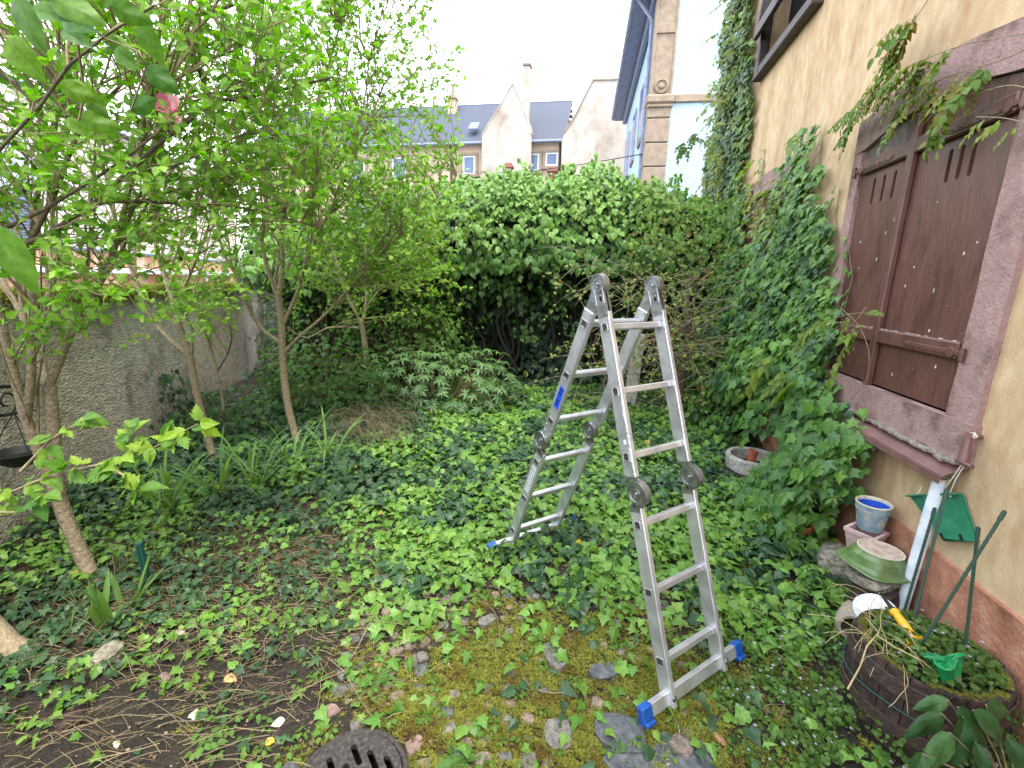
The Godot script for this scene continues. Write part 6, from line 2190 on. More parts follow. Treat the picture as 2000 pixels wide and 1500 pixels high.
	for i in 700:
		var x := R(-4.0, -2.75)
		var y := R(0.20, 1.12)
		if not inside(Vector2(x, y), poly) or n >= 240 or (x < -3.5 and y < 0.6):
			continue
		n += 1
		var p := Vector3(x, y, 0.05 + (thick.call(x, y) as float) * R(0.85, 1.15) + 0.02)
		piece("large_leaf", LM.ivy[i % 4], mats[rng.randi() % 8], o, leaf_xf(p, Vector3(R(-0.2, 0.9), R(0.3, 1.0), 0.9), Vector3(R(-0.7, 0.7), -1, R(0, 0.4)), R(0.07, 0.115)))

	# dark ivy on the roughcast wall
	var lf := left_frame()
	var lo := thing("roughcast_ivy", "dark ivy creeping up the roughcast garden wall behind the trunks", "ivy", lf)
	var lp := PackedVector2Array([Vector2(1.668, 0.851), Vector2(1.953, 0.847), Vector2(2.152, 0.662), Vector2(2.255, 0.447), Vector2(2.869, 0.385), Vector2(3.984, 0.083), Vector2(4.778, 0.431), Vector2(5.115, 1.53), Vector2(6.484, 1.582), Vector2(6.047, 0.217), Vector2(8.6, 0.522), Vector2(16.118, 0.356), Vector2(16.446, -2.83), Vector2(4.707, -1.532), Vector2(2.303, -0.653), Vector2(1.622, -0.014), Vector2(1.334, 0.103), Vector2(1.578, 0.305), Vector2(1.75, 0.451)])
	xs = []
	cs = []
	for i in 5200:
		var p := Vector2(R(0.8, 9.0), R(-0.1, 1.75))
		if not inside(p + Vector2(gn2.get_noise_2d(p.x * 6.0, p.y * 6.0), gn2.get_noise_2d(p.x * 6.0, p.y * 6.0 + 9.0)) * 0.1, lp):
			continue
		xs.append(leaf_xf(Vector3(p.x, p.y, R(0.015, 0.16)), Vector3(R(-0.5, 0.5), R(0.1, 0.8), 1), Vector3(R(-0.6, 0.6), -1, R(0, 0.4)), R(0.045, 0.08)))
		cs.append(tint(OLD_A, OLD_B, R(0, 1), 0.15))
	spread("ivy_leaf", LM.ivy, M.ivy, xs, cs, lo)

# ================================================================ shrubs, tangle, strap leaves
func shrubs() -> void:
	rng.seed = 1010
	# low shrub with whorls of narrow leaves
	var o := thing("whorled_shrub", "low spreading shrub of narrow pale green leaves in whorls before the hedge", "shrub")
	var C := Vector3(-0.95, 0.12, -5.55)
	var xs := []
	var cs := []
	var sb := MB.new()
	for i in 520:
		var a := R(0, TAU)
		var e := acos(R(0.0, 1.0))
		var d := Vector3(sin(e) * cos(a), cos(e), sin(e) * sin(a))
		var k := 1.0 + gn2.get_noise_3d(d.x * 2.0, d.y * 2.0, d.z * 2.0) * 0.25
		var p := C + d * Vector3(1.25, 0.86, 0.75) * k * R(0.82, 1.04)
		if d.z < -0.5:
			continue
		if i % 3 == 0:
			sb.tube([C + Vector3(d.x * 0.4, 0.05, d.z * 0.3), C.lerp(p, 0.6) + Vector3.DOWN * 0.08, p], [0.006, 0.005, 0.003], 4)
		var up := (d + Vector3.UP * 0.8 + rv() * 0.25).normalized()
		var n := 7
		var side := up.cross(Vector3(0.3, 0.1, 1)).normalized()
		for q in n:
			var b := TAU * q / n + R(-0.2, 0.2)
			var dir := (side * cos(b) + up.cross(side) * sin(b)) * 0.9 + up * R(-0.15, 0.45)
			xs.append(leaf_xf(p, (up + dir * -0.1).normalized(), dir, R(0.06, 0.10)))
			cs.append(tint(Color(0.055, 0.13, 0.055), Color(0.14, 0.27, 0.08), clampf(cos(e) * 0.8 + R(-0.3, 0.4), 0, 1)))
	piece("stem", sb, M.twig, o).set_meta("kind", "stuff")
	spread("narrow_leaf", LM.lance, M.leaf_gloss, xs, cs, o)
	# bushy greenery between trees and hedge
	for q in [[Vector3(-2.15, 0.1, -5.0), Vector3(0.95, 1.05, 0.65), 2800, "mixed leafy bush under the trees beside the whorled shrub", 0.45], [Vector3(-1.45, 0.5, -6.15), Vector3(1.05, 1.25, 0.55), 3000, "fresh green bush filling the gap between trees and hedge, behind the whorled shrub", 0.6], [Vector3(-1.75, 0.12, -4.75), Vector3(0.62, 0.5, 0.45), 1100, "low ivy covered bank between the straight trunk and the dry stalk heap", 0.25], [Vector3(-2.55, 0.1, -4.1), Vector3(0.55, 0.68, 0.55), 1300, "dark ivy clad mound against the roughcast wall between the trunks", 0.1], [Vector3(-2.6, 0.6, -6.3), Vector3(0.95, 1.5, 0.6), 1900, "loose light green bush reaching over the wall's far end", 0.8], [Vector3(-1.15, 0.9, -6.0), Vector3(0.5, 0.75, 0.35), 700, "small yellow green bush standing before the hedge's dark hollow", 0.9]]:
		var b := thing("leafy_bush", q[3], "bush")
		xs = []
		cs = []
		var tb := MB.new()
		for i in q[2]:
			var d := rv().normalized()
			var k := 1.0 + gn2.get_noise_3d(d.x * 2.5 + q[0].x, d.y * 2.5, d.z * 2.5) * 0.35
			var p: Vector3 = q[0] + d * q[1] * k * R(0.6, 1.03)
			if p.y < gh(p.x, p.z) + 0.02:
				continue
			xs.append(leaf_xf(p, (d + Vector3(0, 0.7, 0.3) + rv() * 0.6).normalized(), Vector3(R(-0.5, 0.5), -0.6, R(-0.3, 0.6)), R(0.04, 0.075)))
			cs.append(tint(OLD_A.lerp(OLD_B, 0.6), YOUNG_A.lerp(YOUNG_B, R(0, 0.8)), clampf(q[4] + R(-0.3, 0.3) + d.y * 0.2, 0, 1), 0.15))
			if i % 14 == 0:
				tb.tube([q[0] + Vector3(d.x * 0.1, -0.1, d.z * 0.1), q[0].lerp(p, 0.5) + Vector3.UP * 0.04, p], [0.006, 0.004, 0.002], 4)
		piece("stem", tb, M.twig, b).set_meta("kind", "stuff")
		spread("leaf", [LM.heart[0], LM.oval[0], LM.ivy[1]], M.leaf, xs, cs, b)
	# the tangled climber beside the house
	var t := thing("tangled_climber", "tangle of bare arching stems with sparse yellow green leaves beside the hedge", "climber")
	var ts := MB.new()
	var old := MB.new()
	old.tube([Vector3(1.928, 0.308, -5.15), Vector3(1.918, 0.684, -5.1), Vector3(1.93, 1.043, -5.05), Vector3(1.922, 1.27, -5.05), Vector3(1.878, 1.488, -5.1), Vector3(1.946, 1.819, -5.2)], [0.055, 0.05, 0.045, 0.042, 0.035, 0.02], 9)
	piece("old_stem", old, M.bark_dark, t)
	xs = []
	cs = []
	for i in 230:
		var p := Vector3(R(0.9, 2.35), R(0.3, 1.9), R(-5.7, -4.75))
		if R(0, 1) < 0.35:
			p = Vector3(1.85 + R(-0.25, 0.25), 1.15 + R(-0.3, 0.2), -5.0 + R(-0.2, 0.2))
		var d := Vector3(R(-1, 1), R(-0.1, 1.0), R(-0.3, 0.8)).normalized()
		var pts := []
		var n := 8
		var len := R(0.5, 1.25)
		for k in n:
			pts.append(p)
			p += d * len / n
			d = (d + Vector3(R(-0.25, 0.25), -0.14 + R(-0.15, 0.12), R(-0.2, 0.2))).normalized()
			if p.y < 2.5 and k > 1 and R(0, 1) < 0.40:
				for m in 1 + rng.randi() % 3:
					xs.append(leaf_xf(p + rv() * 0.03, Vector3(R(-0.6, 0.6), R(0.2, 1), R(0.2, 1)), Vector3(R(-1, 1), R(-0.8, 0.2), R(-0.3, 0.6)), R(0.028, 0.05)))
					var c := tint(Color(0.16, 0.27, 0.05), Color(0.42, 0.48, 0.12), R(0, 1))
					if R(0, 1) < 0.05:
						c = tint(Color(0.30, 0.10, 0.03), Color(0.42, 0.2, 0.05), R(0, 1))
					cs.append(c)
		ts.tube(pts, [0.0035, 0.0032, 0.003, 0.0028, 0.0024, 0.002, 0.0015, 0.001], 5)
	piece("arching_stem", ts, M.bark, t).set_meta("kind", "stuff")
	# its leafy top, hanging over from the hedge
	for i in 1500:
		var p := Vector3(R(1.3, 2.5), R(1.5, 2.75), R(-5.9, -5.0))
		if gn2.get_noise_3d(p.x * 2.0, p.y * 2.0, p.z * 2.0) < 0.0:
			continue
		xs.append(leaf_xf(p, Vector3(R(-0.6, 0.6), R(0.2, 1), R(0.3, 1)), Vector3(R(-1, 1), R(-1, 0.1), 0.2), R(0.03, 0.055)))
		var c := tint(Color(0.10, 0.20, 0.04), Color(0.34, 0.42, 0.10), R(0, 1))
		if R(0, 1) < 0.05:
			c = tint(Color(0.34, 0.11, 0.03), Color(0.46, 0.2, 0.05), R(0, 1))
		cs.append(c)
	spread("leaf", LM.oval, M.leaf, xs, cs, t)
	# strap leaved clumps
	var blade := func(p: Vector3, dir: Vector3, len: float, w: float, droop: float) -> MB:
		var b := MB.new()
		var d := dir.normalized()
		var side := Vector3(-d.z, 0, d.x).normalized()
		var q := p
		var n := 9
		var prev := []
		for k in n + 1:
			var t_ := k / float(n)
			var ww := w * (0.7 + 0.6 * sin(t_ * 2.2)) * (1.0 - pow(t_, 4.0)) + 0.0004
			var fold := d.cross(side).normalized() * ww * 0.35
			var row := [q - side * ww + fold, q, q + side * ww + fold]
			if k:
				b.quad(prev[0], prev[1], row[1], row[0])
				b.quad(prev[1], prev[2], row[2], row[1])
			prev = row
			q += d * len / n
			d = (d + Vector3(0, -droop * (0.3 + t_), 0)).normalized()
		return b
	var bm := []
	for k in 5:
		var m: StandardMaterial3D = M.blade.duplicate()
		m.vertex_color_use_as_albedo = false
		m.albedo_color = tint(Color(0.05, 0.135, 0.035), Color(0.12, 0.23, 0.055), k / 4.0, 0.05).linear_to_srgb()
		bm.append(m)
	var clumps := [[Vector3(-2.289, 0.111, -2.802), 20, 0.46, "tall clump of strap leaves nearest the leaning grey trunk"], [Vector3(-2.066, 0.124, -2.971), 20, 0.46, "dense clump of arching strap leaves before the middle trunk"], [Vector3(-1.875, 0.135, -3.12), 16, 0.44, "arching strap leaf clump in the middle of the bed's row"], [Vector3(-1.744, 0.156, -3.45), 16, 0.44, "strap leaf clump at the foot of the slim straight trunk"], [Vector3(-1.515, 0.162, -3.555), 14, 0.42, "outermost strap leaf clump beside the heap of dry stalks"], [Vector3(-1.943, 0.025, -1.909), 6, 0.22, "small plant of five stiff upright leaves in the dry stalks"], [Vector3(-1.899, 0.035, -2.004), 5, 0.18, "smaller upright leaved plant just behind the stiff leaved one"]]
	for q in clumps:
		var c := thing("strap_leaf_plant", q[3], "plant", Transform3D(Basis(), on(q[0])), "strap leaved plants in the bed")
		for i in q[1]:
			var a := R(0, TAU)
			var lean := R(0.15, 0.9)
			var b: MB = blade.call(Vector3(R(-0.04, 0.04), -0.02, R(-0.04, 0.04)), Vector3(cos(a) * lean, 1.0, sin(a) * lean), q[2] * R(0.9, 1.5), 0.0075 if q[2] > 0.3 else 0.012, R(0.16, 0.40) if q[2] > 0.3 else 0.06)
			piece("blade", b, bm[rng.randi() % 5], c)
	# broad dark leaves by the barrel
	var la := thing("broad_leaf_plant", "plant with broad dark glossy leaves in front of the barrel planter", "plant")
	var lst := MB.new()
	var root := Vector3(1.747, 0, -1.356) + Vector3(-0.02, 0.02, 0.16)
	var lm := []
	for k in 4:
		var m: StandardMaterial3D = M.leaf_gloss.duplicate()
		m.vertex_color_use_as_albedo = false
		m.albedo_color = tint(Color(0.024, 0.070, 0.020), Color(0.050, 0.125, 0.035), k / 3.0, 0.05).linear_to_srgb()
		lm.append(m)
	for q in [[Vector3(1.392, 0.416, -1.2), Vector3(1.318, 0.352, -1.17)], [Vector3(1.464, 0.402, -1.2), Vector3(1.429, 0.293, -1.14)], [Vector3(1.489, 0.433, -1.2), Vector3(1.56, 0.372, -1.16)], [Vector3(1.549, 0.432, -1.22), Vector3(1.634, 0.407, -1.2)], [Vector3(1.462, 0.42, -1.22), Vector3(1.515, 0.347, -1.18)], [Vector3(1.377, 0.398, -1.15), Vector3(1.31, 0.322, -1.1)], [Vector3(1.465, 0.362, -1.15), Vector3(1.468, 0.307, -1.1)], [Vector3(1.555, 0.384, -1.15), Vector3(1.583, 0.304, -1.12)], [Vector3(1.274, 0.353, -1.12), Vector3(1.239, 0.288, -1.08)], [Vector3(1.457, 0.417, -1.25), Vector3(1.385, 0.396, -1.23)]]:
		var v: Vector3 = q[1] - q[0]
		lst.tube([root, (root + q[0]) / 2 + Vector3(0, 0.03, 0), q[0]], [0.004, 0.003, 0.002], 5)
		piece("leaf", LM.oval[rng.randi() % 2], lm[rng.randi() % 4], la, leaf_xf(q[0], Vector3(R(-0.4, 0.1), R(0.4, 0.9), 1.0), v, v.length() * 1.35, 0.62))
	piece("stem", lst, M.twig, la)

# ================================================================ trees
func curve(a: Vector3, b: Vector3, start: Vector3, n: int, wob: float) -> Array:
	var p := []
	var l := a.distance_to(b)
	var c1 := a + (start.normalized() * 0.5 + (b - a).normalized()).normalized() * l * 0.3
	var c2 := b - ((b - a).normalized() * 0.9 + Vector3.UP * 0.3).normalized() * l * 0.3
	for k in n + 1:
		var t := k / float(n)
		var q := a.bezier_interpolate(c1, c2, b, t)
		if k > 0 and k < n:
			q += rv() * wob
		p.append(q)
	return p

func along(p: Array, t: float) -> Vector3:
	var f := t * (p.size() - 1)
	var i := mini(int(f), p.size() - 2)
	return p[i].lerp(p[i + 1], f - i)

func smooth_path(p: Array, n: int) -> Array:
	var c := Curve3D.new()
	for i in p.size():
		var a: Vector3 = p[maxi(i - 1, 0)]
		var b: Vector3 = p[mini(i + 1, p.size() - 1)]
		c.add_point(p[i], -(b - a) / 6.0, (b - a) / 6.0)
	var out := []
	var l := c.get_baked_length()
	for k in n + 1:
		out.append(c.sample_baked(l * k / n, true))
	return out

func taper(n: int, r0: float, r1: float, lumpy := 0.06) -> Array:
	var r := []
	for k in n + 1:
		r.append(lerpf(r0, r1, k / float(n)) * (1.0 + R(-lumpy, lumpy)))
	r[0] *= 1.15
	return r

# limbs: [points, r0, r1]; the first is the trunk. crowns: [centre, radii, number of twigs]
func tree(o: Node3D, limbs: Array, crowns: Array, seed_: int, leaf: Vector2, cols: Array, per: int, bark: Material, gap := 0.0, keep = null) -> void:
	rng.seed = seed_
	var paths := []
	for i in limbs.size():
		var n := 10
		var p := smooth_path(limbs[i][0], n)
		var b := MB.new()
		b.tube(p, taper(n, limbs[i][1], limbs[i][2]), 9)
		for k in (5 if i == 0 else 3):   # knots
			var t := R(0.1, 0.9)
			var q := along(p, t)
			var rr: float = lerpf(limbs[i][1], limbs[i][2], t)
			var d := Vector3(R(-1, 1), R(-0.2, 0.6), R(-0.2, 1)).normalized()
			b.tube([q, q + d * rr * 1.35], [rr * 0.5, rr * 0.22], 6)
		piece("trunk" if i == 0 else "limb", b, M.bark if i == 0 else bark, o)
		paths.append(p)
	var xs := []
	var cs := []
	var tw := MB.new()
	var pods := []
	if crowns[0][2] >= 100:   # long pale whips that fan up from the forks
		for pi in range(1, paths.size()):
			for k in 5:
				var p: Array = paths[pi]
				var q := along(p, R(0.15, 0.65))
				var d: Vector3 = ((p[8] - p[3]).normalized() + Vector3(R(-0.5, 0.5), R(0.2, 0.7), R(-0.4, 0.4))).normalized()
				var e := q + d * R(0.8, 1.5)
				tw.tube(curve(q, e, d + rv() * 0.2, 7, 0.012), taper(7, R(0.005, 0.008), 0.0018, 0.03), 6, false)
	for c in crowns:
		for i in c[2]:
			var d := rv()
			while d.length() > 1.0:
				d = rv()
			d = d.normalized() * pow(d.length(), 0.6)
			var target: Vector3 = c[0] + d * c[1]
			if gap > 0.0 and gn2.get_noise_3d(target.x * 1.6, target.y * 1.6, target.z * 1.6) < gap - 0.45:
				continue
			# the limb point that suits: below the target and near it
			var best := 1e9
			var src := Vector3.ZERO
			var sd := Vector3.UP
			for pi in range(0 if paths.size() == 1 else 1, paths.size()):
				var p: Array = paths[pi]
				for k in range(2, p.size()):
					var q: Vector3 = p[k]
					var h := target - q
					var s := h.length() + maxf(0.0, 0.35 - h.y) * 1.2 + R(0, 0.25)
					if s < best:
						best = s
						src = q
						sd = (q - (p[k - 1] as Vector3)).normalized()
			var l := src.distance_to(target)
			var n := 7
			var path := curve(src, target, sd + Vector3.UP * 0.5 + rv() * 0.4, n, l * 0.018)
			var r0 := clampf(0.0022 + l * 0.0036, 0.0022, 0.010)
			tw.tube(path, taper(n, r0, 0.0014, 0.03), 5, false)
			var branches := [[path, clampf(1.0 - 0.75 / maxf(l, 0.3), 0.12, 0.6)]]
			for m in 2 + rng.randi() % 3:
				var t := R(0.35, 0.92)
				var q := along(path, t)
				var dir: Vector3 = ((path[n] - path[n - 2]).normalized() * 0.7 + rv() * 0.8 + Vector3.UP * 0.25).normalized()
				var e := q + dir * R(0.18, 0.42)
				var sp := curve(q, e, dir + rv() * 0.3, 4, 0.006)
				tw.tube(sp, taper(4, 0.0022, 0.0010, 0.03), 4, false)
				branches.append([sp, 0.15])
			for bq in branches:
				var bp: Array = bq[0]
				var bl: float = (bp[0] as Vector3).distance_to(bp[-1]) * (1.0 - bq[1])
				var nl := int(bl * per)
				for m in nl:
					var t: float = lerpf(bq[1], 1.0, (m + R(0.0, 0.8)) / nl)
					var q := along(bp, t)
					var out := rv()
					out = (out + ((bp[-1] as Vector3) - (bp[-2] as Vector3)).normalized() * 0.6 + Vector3.UP * 0.2).normalized()
					var pos := q + out * R(0.006, 0.022)
					if keep != null and not keep.call(pos):
						continue
					var sz := R(leaf.x, leaf.y)
					xs.append(leaf_xf(pos, Vector3(0, 0.7, 0.25) + rv() * 0.8, out + Vector3.DOWN * R(0, 0.35), sz))
					var c2 := tint(cols[0], cols[1], R(0, 1), 0.15)
					cs.append(c2)
				# tip rosette
				var tip: Vector3 = bp[-1]
				if keep == null or keep.call(tip):
					for m in 3:
						xs.append(leaf_xf(tip, Vector3(0, 0.4, 0.3) + rv() * 0.8, ((bp[-1] as Vector3) - (bp[-2] as Vector3)).normalized() + rv() * 0.7, R(leaf.x, leaf.y) * 0.85))
						cs.append(tint(cols[1], cols[1] * 1.15, R(0, 1), 0.1))
			if R(0, 1) < 0.12:
				pods.append(Transform3D(Basis(Vector3.RIGHT, R(0, 3)).scaled(Vector3(0.008, 0.012, 0.008)), along(path, R(0.6, 0.95)) + Vector3(0, -0.012, 0)))
	piece("twig", tw, M.twig, o).set_meta("kind", "stuff")
	spread("leaf", LM.hib, M.leaf, xs, cs, o)
	if pods.size():
		var pc := []
		for q in pods:
			pc.append(Color.WHITE)
		var pm := MB.new()
		pm.lathe([Vector2(0, -1), Vector2(0.8, -0.6), Vector2(1, 0.1), Vector2(0.7, 0.8), Vector2(0.2, 1.0)], 8)
		scatter("seed_pod", pm.mesh(), M.rust, pods, pc, o)

func trees() -> void:
	var lc := [Color(0.240, 0.450, 0.055), Color(0.390, 0.620, 0.105)]
	var g := "slender trees along the roughcast wall"
	# tree A, nearest the wall's near end: two stems from one foot
	var za := -2.1856
	var a := thing("slender_tree", "pale trunked tree that forks low, closest along the roughcast wall", "tree", Transform3D(), g)
	tree(a, [
		[[Vector3(-2.189, 0.001, -2.15), Vector3(-2.268, 0.148, -2.186), Vector3(-2.308, 0.332, -2.186), Vector3(-2.345, 0.524, -2.186), Vector3(-2.338, 0.71, -2.186), Vector3(-2.306, 0.905, -2.186), Vector3(-2.28, 1.165, -2.186)], 0.0374, 0.0288],
		[[Vector3(-2.329, 0.592, -2.166), Vector3(-2.358, 0.764, -2.156), Vector3(-2.362, 0.921, -2.136), Vector3(-2.38, 1.051, -2.136), Vector3(-2.385, 1.217, -2.136), Vector3(-2.334, 1.456, -2.086), Vector3(-2.342, 1.683, -2.086)], 0.0259, 0.0144],
		[[Vector3(-2.361, 1.024, -2.126), Vector3(-2.26, 1.194, -2.086), Vector3(-2.206, 1.344, -2.066), Vector3(-2.129, 1.556, -2.036), Vector3(-2.079, 1.818, -2.036), Vector3(-1.925, 2.116, -1.986), Vector3(-1.795, 2.361, -1.986)], 0.0187, 0.0072],
		[[Vector3(-2.284, 1.158, -2.186), Vector3(-2.354, 1.236, -2.236), Vector3(-2.422, 1.33, -2.286), Vector3(-2.452, 1.509, -2.286), Vector3(-2.556, 1.63, -2.336), Vector3(-2.664, 1.853, -2.386)], 0.0187, 0.0086],
		[[Vector3(-2.28, 1.165, -2.186), Vector3(-2.199, 1.3, -2.186), Vector3(-2.14, 1.402, -2.186), Vector3(-2.082, 1.489, -2.186), Vector3(-2.002, 1.599, -2.186), Vector3(-1.815, 1.719, -2.086), Vector3(-1.68, 1.911, -2.036), Vector3(-1.547, 2.125, -1.986), Vector3(-1.435, 2.351, -1.986)], 0.0187, 0.0065],
		[[Vector3(-2.396, 1.212, -2.286), Vector3(-2.485, 1.368, -2.386), Vector3(-2.485, 1.525, -2.436), Vector3(-2.376, 1.738, -2.436), Vector3(-2.391, 2.045, -2.486), Vector3(-2.193, 2.409, -2.486)], 0.0144, 0.0058],
	], [[Vector3(-1.9, 2.85, za + 0.1), Vector3(1.15, 1.15, 0.8), 120], [Vector3(-1.959, 1.583, -2.036), Vector3(0.22, 0.10, 0.2), 7]], 2001, Vector2(0.031, 0.052), lc, 30, M.bark, 0.26)
	# tree B
	var zb := -3.5494
	var b := thing("slender_tree", "slim tree forking at breast height, second trunk along the roughcast wall", "tree", Transform3D(), g)
	tree(b, [
		[[Vector3(-2.381, 0.106, -3.46), Vector3(-2.471, 0.341, -3.549), Vector3(-2.497, 0.538, -3.549), Vector3(-2.517, 0.71, -3.549), Vector3(-2.534, 0.899, -3.549), Vector3(-2.537, 1.096, -3.549)], 0.0302, 0.0259],
		[[Vector3(-2.538, 1.084, -3.549), Vector3(-2.62, 1.163, -3.549), Vector3(-2.705, 1.221, -3.549), Vector3(-2.771, 1.315, -3.549), Vector3(-2.816, 1.408, -3.549), Vector3(-2.853, 1.532, -3.549), Vector3(-2.874, 1.646, -3.549), Vector3(-2.947, 1.942, -3.549), Vector3(-2.969, 2.264, -3.549), Vector3(-3.016, 2.739, -3.549)], 0.0202, 0.0072],
		[[Vector3(-2.54, 1.104, -3.549), Vector3(-2.578, 1.245, -3.549), Vector3(-2.604, 1.402, -3.549), Vector3(-2.627, 1.576, -3.549), Vector3(-2.733, 1.746, -3.649), Vector3(-2.768, 1.992, -3.649), Vector3(-2.733, 2.487, -3.749), Vector3(-2.581, 3.016, -3.749)], 0.0230, 0.0072],
		[[Vector3(-2.528, 1.105, -3.549), Vector3(-2.492, 1.227, -3.549), Vector3(-2.495, 1.326, -3.549), Vector3(-2.541, 1.404, -3.549), Vector3(-2.567, 1.5, -3.549), Vector3(-2.319, 1.842, -3.449), Vector3(-2.146, 2.198, -3.449), Vector3(-1.962, 2.639, -3.349)], 0.0144, 0.0058],
		[[Vector3(-2.716, 1.669, -3.649), Vector3(-2.582, 1.922, -3.649), Vector3(-2.426, 2.222, -3.649), Vector3(-2.296, 2.649, -3.649)], 0.0101, 0.0050],
	], [[Vector3(-2.25, 2.95, zb), Vector3(1.15, 1.35, 0.85), 130], [Vector3(-2.174, 1.488, -3.249), Vector3(0.3, 0.2, 0.2), 10]], 2002, Vector2(0.031, 0.052), lc, 28, M.bark, 0.26)
	# tree C, the main one
	var zc := -3.8983
	var c := thing("slender_tree", "straight tan trunked tree spreading in a broad fan, nearest the ladder", "tree", Transform3D(), g)
	tree(c, [
		[[Vector3(-1.847, 0.122, -3.768), Vector3(-1.932, 0.323, -3.898), Vector3(-1.964, 0.49, -3.898), Vector3(-1.982, 0.654, -3.898), Vector3(-1.99, 0.884, -3.898), Vector3(-1.98, 1.153, -3.898), Vector3(-1.97, 1.372, -3.898), Vector3(-1.98, 1.563, -3.898)], 0.0346, 0.0259],
		[[Vector3(-1.981, 1.144, -3.898), Vector3(-2.068, 1.204, -3.898), Vector3(-2.161, 1.28, -3.898), Vector3(-2.223, 1.4, -3.898), Vector3(-2.261, 1.535, -3.898), Vector3(-2.312, 1.701, -3.898), Vector3(-2.421, 1.944, -3.898), Vector3(-2.405, 2.261, -3.898), Vector3(-2.292, 2.716, -3.898)], 0.0173, 0.0065],
		[[Vector3(-1.972, 1.35, -3.898), Vector3(-1.992, 1.563, -3.898), Vector3(-2.057, 1.79, -3.898), Vector3(-2.08, 1.992, -3.898), Vector3(-2.024, 2.231, -3.898), Vector3(-1.988, 2.538, -3.898), Vector3(-1.951, 3.013, -3.898), Vector3(-1.828, 3.43, -3.898)], 0.0187, 0.0065],
		[[Vector3(-1.977, 1.542, -3.898), Vector3(-1.921, 1.793, -3.898), Vector3(-1.909, 2.036, -3.898), Vector3(-1.864, 2.274, -3.898), Vector3(-1.761, 2.581, -3.898), Vector3(-1.549, 3.022, -3.898), Vector3(-1.363, 3.507, -3.898)], 0.0202, 0.0065],
		[[Vector3(-1.973, 1.285, -3.898), Vector3(-1.881, 1.46, -3.898), Vector3(-1.794, 1.631, -3.898), Vector3(-1.712, 1.88, -3.898), Vector3(-1.483, 2.191, -3.798), Vector3(-1.261, 2.606, -3.798), Vector3(-1.048, 3.034, -3.798)], 0.0158, 0.0058],
		[[Vector3(-1.979, 1.065, -3.898), Vector3(-1.873, 1.178, -3.898), Vector3(-1.733, 1.291, -3.898), Vector3(-1.526, 1.468, -3.898), Vector3(-1.264, 1.726, -3.798), Vector3(-0.965, 2.011, -3.798), Vector3(-0.658, 2.272, -3.698), Vector3(-0.463, 2.476, -3.698)], 0.0130, 0.0043],
		[[Vector3(-1.973, 1.542, -3.898), Vector3(-2.052, 1.708, -3.998), Vector3(-2.036, 1.967, -4.098), Vector3(-2.273, 2.456, -4.098), Vector3(-2.391, 3.106, -4.198)], 0.0130, 0.0058],
		[[Vector3(-1.891, 1.753, -3.898), Vector3(-1.783, 2.089, -3.998), Vector3(-1.546, 2.454, -3.998), Vector3(-1.275, 2.879, -3.998), Vector3(-1.172, 3.351, -3.998)], 0.0115, 0.0050],
	], [[Vector3(-1.55, 3.2, zc), Vector3(1.15, 1.6, 0.95), 240], [Vector3(-0.96, 2.166, -3.798), Vector3(0.62, 0.50, 0.5), 60], [Vector3(-1.123, 3.067, -3.798), Vector3(0.46, 0.85, 0.5), 70]], 2003, Vector2(0.031, 0.053), lc, 27, M.bark, 0.26)
	# thin sapling between, and the one at the back
	var s := thing("sapling", "thin bare sapling with reddish twigs between the two slim trunks", "sapling")
	var zs := -3.7
	tree(s, [
		[[Vector3(-2.457, 0.59, -3.75), Vector3(-2.459, 0.725, -3.75), Vector3(-2.471, 0.924, -3.75), Vector3(-2.492, 1.075, -3.75), Vector3(-2.503, 1.223, -3.75)], 0.0101, 0.0058],
		[[Vector3(-2.471, 0.924, -3.75), Vector3(-2.364, 1.078, -3.75), Vector3(-2.287, 1.234, -3.7), Vector3(-2.316, 1.419, -3.7)], 0.0058, 0.0029],
		[[Vector3(-2.493, 1.066, -3.75), Vector3(-2.526, 1.244, -3.75), Vector3(-2.564, 1.448, -3.8)], 0.0050, 0.0022],
	], [[Vector3(-2.405, 1.455, -3.75), Vector3(0.3, 0.22, 0.2), 12]], 2004, Vector2(0.03, 0.05), lc, 14, M.bark_dark)
	var zd := -5.7
	var d := thing("slender_tree", "small tree half hidden by bushes at the far end of the roughcast wall", "tree", Transform3D(), g)
	tree(d, [
		[[Vector3(-1.83, 0.12, -5.7), Vector3(-1.841, 0.472, -5.7), Vector3(-1.85, 0.853, -5.7), Vector3(-1.887, 1.159, -5.7)], 0.0396, 0.0324],
		[[Vector3(-1.887, 1.159, -5.7), Vector3(-1.979, 1.358, -5.7), Vector3(-2.091, 1.602, -5.7), Vector3(-2.187, 2.079, -5.7), Vector3(-2.212, 2.654, -5.7)], 0.0216, 0.0072],
		[[Vector3(-1.887, 1.159, -5.7), Vector3(-1.812, 1.424, -5.7), Vector3(-1.817, 1.851, -5.7), Vector3(-1.681, 2.44, -5.7), Vector3(-1.481, 3.003, -5.7)], 0.0216, 0.0072],
		[[Vector3(-1.814, 1.362, -5.7), Vector3(-1.497, 1.737, -5.6), Vector3(-1.104, 2.091, -5.5), Vector3(-0.807, 2.323, -5.5)], 0.0130, 0.0050],
		[[Vector3(-1.928, 1.107, -5.7), Vector3(-2.27, 1.109, -5.6), Vector3(-2.53, 0.976, -5.6), Vector3(-2.722, 1.107, -5.5)], 0.0130, 0.0050],
	], [[Vector3(-1.9, 2.55, zd), Vector3(1.2, 1.1, 0.7), 90], [Vector3(-1.23, 1.743, -5.5), Vector3(0.55, 0.5, 0.4), 20]], 2005, Vector2(0.045, 0.07), lc, 22, M.bark, 0.1)
	# the nearest tree: foot in view, crown arching overhead on dark limbs
	var e := thing("overhanging_tree", "nearest tree whose dark branches arch in high over the bed", "tree")
	var ek := func(p: Vector3) -> bool:
		return Vector2(p.x, p.z).length() > 1.15
